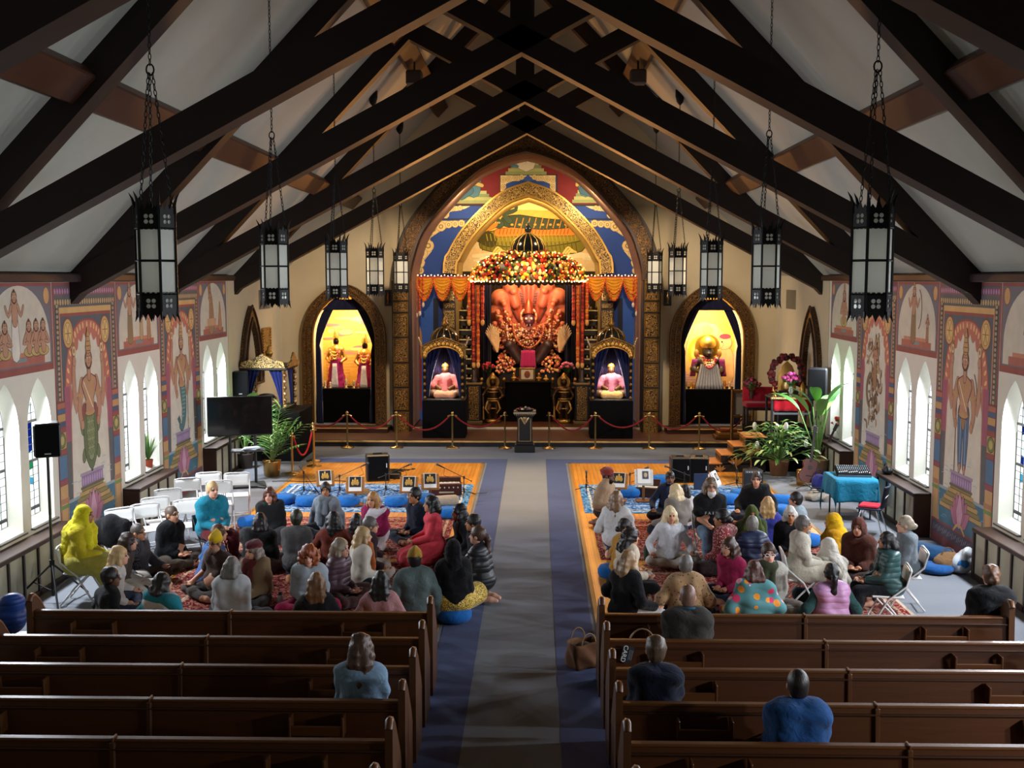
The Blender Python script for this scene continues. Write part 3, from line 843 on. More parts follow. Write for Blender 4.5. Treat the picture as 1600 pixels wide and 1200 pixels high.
def figure_s(P, u, v, H, crown=False, col=BR, arm=1, sit=False):
 """small brown figure, standing or seated"""
 if sit:
  P.ell(u, v + H * .12, H * .3, H * .13, '#b89a3c', 12, line=SKD, w=.01); base = v + H * .18; th = H * .42
 else:
  P.limb([(u, v + H * .5), (u, v + H * .2), (u, v)], [H * .09, H * .12, H * .13], col, SKD, .01); base = v + H * .48; th = H * .26
 P.limb([(u, base), (u, base + th * .6), (u, base + th)], [th * .3, th * .34, th * .42], SK, SKD, .01)
 for s in (-1, 1): P.limb([(u + s * th * .4, base + th * .9), (u + s * th * .75, base + th * .35), (u + s * th * (.2 if arm else 1.1), base + th * (.45 if arm else .9))], [th * .12, th * .1, th * .07], SK, SKD, .008)
 phead(P, u, base + th * 1.45, th * .3)
 if crown: pcrown(P, u, base + th * 1.7, th * .6)
 else: P.ell(u, base + th * 1.78, th * .12, th * .12, '#4a2a18', 8)
RED = '#8e2f1e'; ORA = '#c8782c'; GRY = '#585f60'; YEL = '#c8983a'; CRM = '#cfc6b0'; BLU = '#2c5a80'; PNK = '#a8507a'
def mural(s, y0, y1, kind, label):
 fr = YZ(s * HW, -s); P = PT(fr, .003, 1.); P.ou = (y0 + y1) / 2; P.su = -s
 W = (y1 - y0) / 2 - .01; T = 4.34
 P.rect(-W, .0, W, T, RED)
 P.rect(-W + .05, .06, W - .05, T - .05, GRY)
 # frieze and running scroll in the outer band
 P.rect(-W + .05, T - .2, W - .05, T - .07, '#7c4a56')
 for i in range(26):
  u = -W + .1 + (2 * W - .2) * i / 25; P.ell(u, T - .135, .03, .045, '#b878a0', 6)
  P.ell(u, T - .3, .034, .05, '#b89a5a', 8, line='#3c3444', w=.01)
 for k in (-1, 1):
  for i in range(20): P.ell(k * (W - .14), 2.5 + .078 * i, .045, .03, '#a88c58', 8, line='#3c3444', w=.01)
  P.rect(k * (W - .245), 2.3, k * (W - .215), T - .38, ORA)
 P.rect(-W + .22, T - .47, W - .22, T - .38, YEL); P.rect(-W + .24, T - .52, W - .24, T - .47, RED)
 P.rect(-W + .26, 2.3, W - .26, T - .52, '#4e5a66')
 # cusped arch
 hw = W - .3
 def arch(o, cusp):
  n = 44; L = []
  for i in range(n + 1):
   t = PI * i / n; c = cos(t)
   bulge = (1 - .085 * abs(sin(i * PI / 4))) if cusp else 1
   u = (hw - o) * (abs(c) ** .8 * (1 if c > 0 else -1)) * bulge; v = 2.35 + (1.42 - o) * (sin(t) ** .85) * (bulge if cusp else 1)
   L.append((u, v))
  return L
 P.poly([(hw, 1.9)] + arch(0, False) + [(-hw, 1.9)], RED)
 P.poly([(hw - .03, 1.9)] + arch(.03, False) + [(-hw + .03, 1.9)], '#b8502c')
 for i in range(25):
  t = PI * (i + .5) / 25; c = cos(t); o = .1
  u = (hw - o) * (abs(c) ** .8 * (1 if c > 0 else -1)); v = 2.35 + (1.42 - o) * sin(t) ** .85
  P.ell(u, v, .03, .055, '#dda848', 8, math.atan2(v - 2.2, u) - PI / 2)
 for k in (-1, 1): P.rect(k * hw, 1.9, k * (hw - .2), 2.75, '#9c3a58')
 P.poly([(hw - .16, .95)] + arch(.2, True) + [(-hw + .16, .95)], '#b06848')
 P.poly([(hw - .18, .95)] + arch(.225, True) + [(-hw + .18, .95)], CRM)
 for k in (-1, 1):
  P.ell(k * (W - .5), T - .78, .17, .22, '#c8952e', 20, line='#7c3020', w=.025); P.ell(k * (W - .5), T - .78, .12, .16, '#d8ac48', 16, line='#8c6a20', w=.012)
  for a in range(6): P.stroke([(k * (W - .5), T - .78), (k * (W - .5) + .1 * cos(a * PI / 3), T - .78 + .14 * sin(a * PI / 3))], .008, '#8c6a20')
 # water, steps, lotus
 P.rect(-hw + .0, .55, hw, 1.0, '#8ea2a6')
 r = random.Random(int(y0 * 10))
 for i in range(22):
  u, v = r.uniform(-hw + .1, hw - .2), r.uniform(.8, 1.5); P.stroke([(u, v), (u + .08, v + .012), (u + .16, v)], .006, '#9fb0b4')
 # base
 P.rect(-W, .0, W, .16, '#7c2a30'); P.rect(-W + .03, .16, W - .03, .36, '#584a5c')
 for i in range(34): P.stroke([(-W + .1 + i * .068, .2 + .02 * (i % 3)), (-W + .14 + i * .068, .3 - .02 * (i % 2))], .009, '#94888c')
 P.rect(-W + .03, .36, W - .03, .4, RED); P.rect(-W + .03, .4, W - .03, .95, '#2f6a80')
 for i in range(20):
  u, v = r.uniform(-W + .1, W - .25), r.uniform(.45, .9); P.stroke([(u, v), (u + .08, v + .015), (u + .16, v)], .007, '#5a94a4')
 for i in range(6): P.rect(-.85 + .085 * i, .66 + .075 * i, .85 - .085 * i, .735 + .075 * i, ['#b48a30', '#8a7a34'][i % 2]); P.stroke([(-.85 + .085 * i, .66 + .075 * i), (.85 - .085 * i, .66 + .075 * i)], .006, '#5a4a1c')
 P.rect(-.42, 1.1, .42, 1.3, '#8a6a92'); P.rect(-.46, 1.28, .46, 1.33, '#a08aa0'); P.rect(-.46, 1.07, .46, 1.11, '#6a5a3a')
 for i in range(9): P.ell(-.36 + .09 * i, 1.19, .03, .07, '#b08cb4', 8)
 for a in (-62, -38, 38, 62, -18, 18, 0):
  q = R(a); P.limb([(0, .5), (.2 * sin(q), .5 + .2 * cos(q)), (.44 * sin(q), .5 + .5 * cos(q))], [.06, .13, .012], '#b0607e' if a else '#c487a0', '#70304c', .012)
 for k in (-1, 1):
  P.limb([(k * .03, .5), (k * .12, .46), (k * .22, .38)], [.02, .025, .02], '#c8983a')
  P.poly([(k * W * .98, .4), (k * (W - .35), .4), (k * (W - .25), .95), (k * W * .98, .95)], '#b8862c')
  for i in range(4): P.stroke([(k * (W - .06 - .07 * i), .45), (k * (W - .05 - .055 * i), .9)], .008, '#8a5c1c')
 # pilasters
 for k in (-1, 1):
  a, b = k * W * .985, k * (W - .3)
  P.rect(a, .93, b, 2.55, '#7a3026')
  for z0, z1, c in ((2.44, 2.52, '#a8502c'), (2.36, 2.43, BLU), (2.24, 2.35, '#b8862c'), (2.16, 2.23, '#3a4a70'), (2.08, 2.15, RED), (1.82, 2.07, '#b48a30'), (1.74, 1.81, RED), (1.36, 1.72, '#2f6a90'), (1.27, 1.35, '#8e2f40'), (1.0, 1.26, '#c08c38')):
   P.rect(a * .995, z0, b + k * .01, z1, c)
  P.ell(k * (W - .15), 1.95, .12, .11, '#6a7a3a', 12, line='#3a3a18'); P.ell(k * (W - .15), 1.95, .07, .07, '#b8a040', 10)
  P.rect(a, .4, b, 1.0, '#c08c38'); P.stroke([(b + k * .03, .42), (b + k * .03, .98)], .008, '#8a4a28'); P.stroke([(a - k * .03, .42), (a - k * .03, .98)], .008, '#8a4a28'); P.rect(a, .98, b - k * .02, 1.06, '#a86a2c')
 P.rect(-W, .9, -W + .32, .96, '#6a8a3a'); P.rect(W - .32, .9, W, .96, '#6a8a3a')
 if kind == 'battle': battle(P, 0, 1.32, 2.0)
 else: figure(P, kind, 0, 1.34, 2.0)
 tag(P.m.build('wall_mural', 'fresco'), label, 'mural', 'painted figure murals')
def upper(s, y0, y1, kind, label):
 fr = YZ(s * HW, -s); P = PT(fr, .003, 1.); P.ou = (y0 + y1) / 2; P.su = -s
 W = (y1 - y0) / 2 - .01; B = 3.06; T = 4.34
 P.rect(-W, B, W, T, RED); P.rect(-W + .04, B + .1, W - .04, T - .05, '#6c6a74')
 P.poly([(W - .1, B + .12)] + arc(0, B + .42, W - .1, .82, 0, 180, 20) + [(-W + .1, B + .12)], '#c8bfa8')
 for k in (-1, 1): P.ell(k * (W - .17), T - .19, .09, .12, '#c8902e', 14, line='#8c3a20', w=.015)
 P.rect(-W * .72, B + .12, W * .72, B + .24, '#a84a2c'); P.rect(-W * .6, B + .24, W * .6, B + .3, '#c06a38')
 for i in range(5): P.ell(-.14 + .07 * i, B + .2, .05, .035, '#7a8a8c', 8)
 v = B + .3
 if kind == 'teacher':
  figure_s(P, -.12, v, .92, False, '#d8d0c0', 0)
  for u in (-.62, -.42, .28, .5, .72): figure_s(P, u, v - .06, .55, False, sit=True)
 elif kind == 'trio':
  figure_s(P, -.42, v, .95, True, '#8a7040', 0); figure_s(P, .12, v, .62, False, '#b09058'); figure_s(P, .5, v, .72, False, '#a8743c')
 elif kind == 'tower':
  P.limb([(-.15, v), (-.12, v + .4), (-.3, v + .85)], [.2, .12, .06], '#a8703c', SKD); figure_s(P, -.2, v + .2, .68, True, '#a8703c'); P.limb([(.5, v), (.5, v + .5)], [.14, .02], '#b8743c', SKD); P.rect(-.45, v, .2, v + .16, '#c89058')
 elif kind == 'archer':
  figure_s(P, -.15, v, .95, True, '#8a6a3c', 0); P.stroke(arc(.05, v + .5, .2, .36, -70, 70, 8), .012, SKD); figure_s(P, .55, v, .45, False)
 else:
  figure_s(P, 0, v, .85, True, '#b8783c', sit=True)
 tag(P.m.build('wall_painting', 'fresco'), label, 'painting', 'arched paintings above the windows')
bl, brr = bays(-1), bays(1)
mural(-1, *bl['mur'][0], 'turtle', 'tall wall mural of a crowned four-armed figure rising from a green turtle shell')
mural(-1, *bl['mur'][1], 'fish', 'tall wall mural of a crowned figure with a teal fish tail, behind the white chairs')
mural(1, *brr['mur'][0], 'warrior', 'tall wall mural of a standing crowned figure with blue legs and a bow')
mural(1, *brr['mur'][1], 'battle', 'tall wall mural of a crowded brown battle scene above the mixing desk')
upper(-1, *bl['win'][0], 'teacher', 'arched wall painting of a standing man among seated followers, on the left wall')
upper(-1, *bl['win'][1], 'trio', 'arched wall painting of three standing figures, between turtle and fish murals')
upper(-1, *bl['win'][2], 'tower', 'arched wall painting of a brown figure on a pedestal, above the last left windows')
upper(1, *brr['win'][0], 'seat', 'arched wall painting of a seated figure, over the nearest right window')
upper(1, *brr['win'][1], 'archer', 'arched wall painting of an archer and attendant, between warrior and battle murals')
upper(1, *brr['win'][2], 'seat', 'arched wall painting glowing orange above the last right windows')
# ================================================================ the altar wall
SZ = .15; YS = 28.25
def fp(px, py, y=YF):
 p = at(px, py, y=y); return (p.x, p.z)
def fx(px, y=YF): return fp(px, 500, y)[0]
def fz(py, y=YF): return fp(820, py, y)[1]
XC = fx(822)
def sym(prof, y, cx=XC):
 """left-hand (half width px at y px) rows -> open outline from lower left over the apex to lower right"""
 sc = fx(900, y) - fx(800, y)
 L = [(-w * sc / 100, fz(v, y)) for w, v in prof]
 return [(cx + u, z) for u, z in L] + [(cx - u, z) for u, z in L[::-1] if abs(u) > 1e-6]
def offset(L, d):
 out = []; n = len(L)
 for i in range(n):
  a = Vector(L[max(i - 1, 0)]); b = Vector(L[i]); c = Vector(L[min(i + 1, n - 1)])
  n1 = (b - a) if i else (c - b); n2 = (c - b) if i < n - 1 else (b - a)
  n1 = Vector((-n1.y, n1.x)).normalized(); n2 = Vector((-n2.y, n2.x)).normalized()
  q = (n1 + n2).normalized(); k = 1 / max(.5, q.dot(n1))
  out.append(tuple(b + q * d * k))
 return out
def band(L, w, y0, y1, col, fr=None, s0=0.):
 """a strip of width w following an outline, standing from y0 (back) to y1 (front)"""
 m = MB(); A = offset(L, s0) if s0 else L; B = offset(L, s0 + w)
 m.prism(list(A) + list(B[::-1]), 0, y0 - y1, col, XZ(y0)); return m
BIG = [(179, 668), (179, 560), (179, 450), (178, 425), (173, 402), (163, 372), (149, 349), (129, 325), (98, 291), (68, 266), (30, 248), (0, 240)]
def half(prof, k=4):
 L = sym(prof, YF); n = (len(L) + 1) // 2
 a = smooth(L[:n], k); cx = L[n - 1][0]
 return a + [(2 * cx - u, z) for u, z in a[-2::-1]]
big = half(BIG)
NICH = {-1: (537.5, 460), 1: (1113, 458)}
nich = {}
for s, (c, top) in NICH.items():
 L = sym([(50, 664), (50, 580), (50, 528), (46, 505), (38, 487), (26, 473), (12, 463), (0, 459)], YF, fx(c)); n = 8
 a = smooth(L[:n], 4); cx = L[7][0]; nich[s] = a + [(2 * cx - u, z) for u, z in a[-2::-1]]
m = MB()
m.prism([(-HW, 0), (HW, 0), (HW, ZW), (0, RIDGE), (-HW, ZW)], -.06, 0, CREAM, XZ(YF), [big, nich[-1], nich[1]])
struct(m, 'wall_front', 'plaster')
# stage
m = MB(); m.box((0, (YS + 35.6) / 2, SZ / 2), (2 * HW, 35.6 - YS, SZ), '#4a2a18'); o = struct(m, 'stage_floor', 'wood_x'); o.name = 'floor_stage'
m = MB(); m.box((0, YS - .02, SZ - .012), (2 * HW, .06, .045), '#c89a58', .008); m.build('nosing', 'satin', o)
m = MB(); m.box((0, YS - .012, .09), (2 * HW, .02, .16), '#17100c'); m.build('riser', 'matte', o)
# recess behind the big arch: cheeks, painted back wall with the inner arch, and the alcove beyond
YR = 32.5; YA = 35.3
m = MB(); n = len(big)
m.add([(u, YF, z) for u, z in big] + [(u, YR, z) for u, z in big], [(i, i + 1, n + i + 1, n + i) for i in range(n - 1)], '#7c5c4c'); struct(m, 'trim_10', 'paint')
def at_y(L, y0, y1):
 """the outline as seen, carried to another depth"""
 k = (y1 - CAMP.y) / (y0 - CAMP.y); return [(CAMP.x + (u - CAMP.x) * k, CAMP.z + (z - CAMP.z) * k) for u, z in L]
INN = [(113, 662), (113, 560), (112, 428), (106, 403), (86, 370), (58, 340), (31, 318), (0, 306)]
def half2(prof, y, cx):
 L = sym(prof, y, cx); n = len(prof); a = smooth(L[:n], 4); c = L[n - 1][0]
 return a + [(2 * c - u, z) for u, z in a[-2::-1]]
XR = fx(825, YR)
inn = half2(INN, YR, XR)
m = MB(); m.prism([(-4.2, 0), (4.2, 0), (4.2, 9), (-4.2, 9)], -.05, 0, '#1e4292', XZ(YR), [inn], back=False); struct(m, 'wall_altar', 'paint')
m = MB(); n = len(inn)
m.add([(u, YR, z) for u, z in inn] + [(u, YA, z) for u, z in inn], [(i, i + 1, n + i + 1, n + i) for i in range(n - 1)], '#94804f'); struct(m, 'trim_11', 'paint')
m = MB(); m.prism(inn, 0, .01, '#d8b878', XZ(YA)); o = struct(m, 'wall_alcove', 'paint')
# painted lace and figures on the recess wall
P = PT(XZ(YR), .003); f = lambda px, py: fp(px, py, YR)
def frect(a, b, c, d, col): P.poly([f(a, d), f(c, d), f(c, b), f(a, b)], col)
def fsplit(b, d, col):
 """rows of paint that stop at the inner arch"""
 y = b
 while y < d - .1:
  y2 = min(d, y + 3); h = 0
  for (w0, v0), (w1, v1) in zip(INN, INN[1:]):
   if v1 <= y2 <= v0: h = w0 + (w1 - w0) * (v0 - y2) / (v0 - v1) + 3
  if h < 4: frect(640, y, 1010, y2, col)
  else: frect(640, y, 825 - h, y2, col); frect(825 + h, y, 1010, y2, col)
  y = y2
frect(640, 228, 1010, 303, '#74141c'); fsplit(303, 319, '#74141c')
fsplit(319, 322, '#20242c'); fsplit(341, 344, '#1c2c54')
frect(640, 322, 700, 341, '#26509c'); frect(950, 322, 1010, 341, '#3358a0')
frect(781, 272, 871, 300, '#20242c'); frect(783, 274, 869, 300, '#2c4f9c')
LACE, LACED = '#d8c088', '#8a7040'
def lace(pts, r):
 for (px, py) in pts:
  u, v = f(px, py); P.ell(u, v, r, r, LACE, 10, line=LACED, w=.012); P.ell(u, v, r * .5, r * .5, LACED, 8); P.ell(u, v, r * .3, r * .3, LACE, 6)
for s in (-1, 1):
 X = lambda d: 825 + s * d
 P.poly([f(X(1), 274), f(X(43), 274), f(X(43), 299), f(X(37), 298), f(X(34), 287), f(X(24), 283), f(X(14), 283), f(X(8), 279)], LACE)
 lace([(X(39), 281), (X(38), 292), (X(30), 280), (X(20), 278), (X(10), 277)], .07)
 P.poly([f(X(90), 322), f(X(131), 322), f(X(131), 341), f(X(126), 341), f(X(122), 331), f(X(108), 329), f(X(98), 326)], LACE)
 lace([(X(127), 327), (X(127), 336), (X(117), 326), (X(106), 325)], .07)
 P.poly([f(X(98), 345), f(X(172), 345), f(X(178), 428), f(X(166), 428), f(X(163), 408), f(X(150), 392), f(X(153), 372), f(X(138), 362), f(X(120), 352), f(X(104), 353)], LACE)
 lace([(X(104), 349), (X(114), 350), (X(124), 351)], .1); lace([(X(148), 358), (X(159), 366), (X(156), 384), (X(166), 396), (X(170), 410)], .17); lace([(X(136), 354)], .14)
 lace([(X(168), 423), (X(172), 420)], .1)
 # lower panels
 P.poly([f(X(148), 466), f(X(178), 466), f(X(178), 680), f(X(148), 680)], '#2c58a8'); frect(*(sorted((X(140), X(148)))[0], 466, sorted((X(140), X(148)))[1], 680), '#141c30')
 # narrow red door with a gold crest
 P.poly([f(X(166), 520), f(X(176), 520), f(X(176), 640), f(X(166), 640)], '#8c1c14')
 P.poly([f(X(165), 540), f(X(177), 540), f(X(176), 520), f(X(171), 505), f(X(166), 520)], '#b07c34')
# seated groups on the red ground
def steps(cx, y0, hw):
 for i in range(4): frect(cx - hw + i * hw * .13, y0 - 5 - 5 * i, cx + hw - i * hw * .13, y0 - 5 * i, ['#8a9660', '#a8aa70', '#7c8c62', '#b0b078'][i])
steps(822, 273, 32); steps(742, 318, 30); steps(916, 317, 22)
for cx, y0, k in ((740, 298, 1), (915, 297, -1)):
 u, v = f(cx, y0); P.limb([(u, v), (u, v + .35)], [.2, .22], '#4a7488', '#22343c'); P.limb([(u - .1, v), (u - k * .35, v - .2)], [.1, .07], '#3f687c', '#22343c'); P.limb([(u - .2, v + .3), (u + k * .25, v + .15)], [.06, .05], '#c8a860', '#5a4420')
 P.limb([(u + .15, v + .35), (u + k * .35, v + .6)], [.06, .05], '#d0b078', '#5a4420')
 P.limb([(u, v + .38), (u, v + .46)], [.06, .06], SK); phead(P, u, v + .58, .11); pcrown(P, u, v + .68, .3)
u, v = f(822, 252); P.limb([(u, v), (u, v + .3)], [.3, .2], '#d8d0b8', '#6a6040'); P.limb([(u - .2, v + .25), (u - .42, v - .1)], [.08, .06], '#4a7c94', '#22343c'); P.limb([(u - .42, v - .1), (u - .25, v - .15)], [.05, .04], '#4a7c94')
for i in range(5): P.stroke([(u + .1 * (i - 2), v + .28), (u + .14 * (i - 2), v - .02)], .012, '#8a8260')
phead(P, u, v + .5, .13)
tag(P.m.build('altar_wall_painting', 'paint'), 'blue and red painted panels with gold lace around the inner altar arch', 'painting')
# reclining figure on coils, painted at the back of the alcove
P = PT(XZ(YA - .012), .003); f = lambda px, py: fp(px, py, YA)
P.poly([f(560, 680), f(1090, 680), f(1090, 424), f(560, 424)], '#17120f'); P.poly([f(560, 424), f(1090, 424), f(1090, 372), f(560, 372)], '#c8b898'); P.poly([f(700, 372), f(950, 372), f(950, 300), f(700, 300)], '#e8c06a')  # near-black lower rectangle puts the shade behind the shelves into the paint
for x0, x1, y, c in ((705, 760, 352, '#f0d890'), (880, 945, 350, '#f4e0a0'), (800, 900, 325, '#f8e8b8'), (720, 950, 385, '#c8c0b0'), (740, 930, 400, '#d8d0c0')): P.limb([f(x0, y), f((x0 + x1) / 2, y - 4), f(x1, y)], [.05, .16, .05], c)
P.limb([f(757, 382), f(790, 385), f(860, 386), f(905, 383), f(912, 366)], [.16, .22, .24, .2, .1], '#6a6a20', '#34340c', .03)
P.limb([f(752, 372), f(790, 372), f(860, 371), f(908, 368)], [.14, .26, .26, .15], '#7c7a2a', '#34340c', .03)
P.limb([f(766, 376), f(744, 360), f(752, 345), f(768, 338)], [.2, .24, .2, .1], '#6f7020', '#34340c', .03)
P.limb([f(778, 364), f(830, 361), f(895, 362)], [.12, .16, .12], '#c8803a', '#6a3a14', .02)
P.limb([f(790, 346), f(812, 346), f(850, 350), f(892, 350)], [.16, .2, .17, .1], '#2c4440', '#101c1c', .02)
for i in range(9): P.stroke([f(808 + i * 10, 341), f(804 + i * 10, 356)], .014, '#c88a3c')
P.limb([f(796, 345), f(788, 335), f(806, 328), f(804, 316)], [.09, .07, .05, .04], '#31504c', '#101c1c', .012)
u, v = f(777, 349); P.ell(u, v, .22, .15, '#31504c', 12, -.3, '#101c1c'); P.limb([f(772, 350), f(764, 355), f(757, 360)], [.12, .1, .04], '#c88a3c', '#6a3a14', .015)
for i, (a, b) in enumerate(((893, 350), (900, 345), (906, 352), (898, 356))): u, v = f(a, b); P.ell(u, v, .12, .16, '#d0903c', 8, line='#6a3a14', w=.012)
for i in range(24):
 P.stroke([f(752 + i * 6.4, 379 - (i % 2)), f(754 + i * 6.4, 391)], .016, '#4c4c14')
 P.stroke([f(760 + i * 6, 366), f(762 + i * 6, 376)], .012, '#9a9638')
 if i < 20: P.stroke([f(782 + i * 5.6, 358), f(780 + i * 5.6, 366)], .014, '#8a4a1c')
for i in range(8): u, v = f(800 + 12 * i, 351); P.ell(u, v, .05, .035, '#d8a048', 8)
u, v = f(777, 349)
for e in (-.09, .05): P.ell(u + e, v + .02, .045, .028, '#e8e0c0', 8); P.ell(u + e, v + .02, .02, .024, '#101010', 6)
for i in range(7): u, v = f(716 + 34 * i, 404 + 3 * (i % 2)); P.ell(u, v, .22, .05, '#c8ccc8', 12); P.ell(u + .1, v + .06, .12, .035, '#e8e4d4', 10)
for cx in (770, 880):
 for i in range(3): P.stroke([f(cx + 4 * i, 396), f(cx + 8 + 3 * i, 386 + 3 * i), f(cx + 14 + 3 * i, 394)], .03, '#d8c07c')
tag(P.m.build('alcove_painting', 'paint'), 'painted reclining figure on green coils under the inner gold arch', 'painting')
def crest_panel(m, x, z, w, h, y, col, rim):
 m.box((x, y, z), (w, .05, h), col, .012)
# big dark arch frame with panelled pillars
t = thing('altar_arch', 'great dark pointed arch frame with gilded panels around the altar', 'arch', (XC, YF, SZ))
k = t.location
iM = Matrix.Translation(-Vector(k))
L2 = [p for p in big if p[1] > fz(440)]
band(L2, .44, YF + .02, YF - .42, '#fff').xf(iM).build('arch_band', 'scroll_dark', t)
band(L2, .07, YF, YF - .5, '#3a2410').xf(iM).build('inner_moulding', 'satin', t)
band(L2, .06, YF, YF - .47, '#2a1a0c', s0=.42).xf(iM).build('outer_moulding', 'satin', t)
for s in (-1, 1):
 xc = XC + s * (big[0][0] * -1 + XC + .25 if False else (XC - big[0][0]) + .25)
 m = MB(); m.box((xc, YF - .2, (SZ + fz(438)) / 2), (.5, .6, fz(438) - SZ), '#1a120a', .015); m.xf(iM).build('pillar', 'satin', t)
 ys = [(437, 468), (472, 486), (490, 524), (528, 563), (567, 601), (605, 637), (641, 671)]
 for a, b in ys:
  m = MB(); z0, z1 = fz(b), fz(a)
  m.box((xc, YF - .515, (z0 + z1) / 2), (.36, .06, z1 - z0), '#1a120a', .02)
  p = m.xf(iM).build('panel', 'scroll_panel', t)
  m = MB()
  for dx in (-1, 1): m.box((xc + dx * .19, YF - .52, (z0 + z1) / 2), (.025, .06, z1 - z0), '#8a6428', .006)
  for z in (z0, z1): m.box((xc, YF - .52, z), (.4, .06, .025), '#8a6428', .006)
  m.xf(iM).build('rim', 'gilt', p)
# inner gilded arch with panelled piers
t = thing('inner_arch', 'pale gilded inner arch above the canopy, framing the reclining painting', 'arch', (XR, YR, SZ)); iM = Matrix.Translation(-t.location)
L2 = [p for p in inn if p[1] > fz(436, YR)]
band(L2, .36, YR, YR - .16, '#fff').xf(iM).build('arch_band', 'scroll_gold', t)
for s0, c in ((-.02, '#c8a050'), (.34, '#c8a050')): band(L2, .05, YR, YR - .2, c, s0=s0).xf(iM).build('moulding', 'gilt', t)
for s in (-1, 1):
 xc = XR + s * (XR - inn[0][0] + .19)
 m = MB(); m.box((xc, YR - .1, (SZ + fz(434, YR)) / 2), (.4, .22, fz(434, YR) - SZ), '#2a1c0c', .015); m.xf(iM).build('pier', 'satin', t)
 for a, b in ((440, 470), (474, 481), (485, 512), (516, 550), (554, 590)):
  z0, z1 = fz(b, YR), fz(a, YR); m = MB(); m.box((xc, YR - .22, (z0 + z1) / 2), (.32, .05, z1 - z0), '#1a120a', .015); m.xf(iM).build('panel', 'scroll_gold', t)
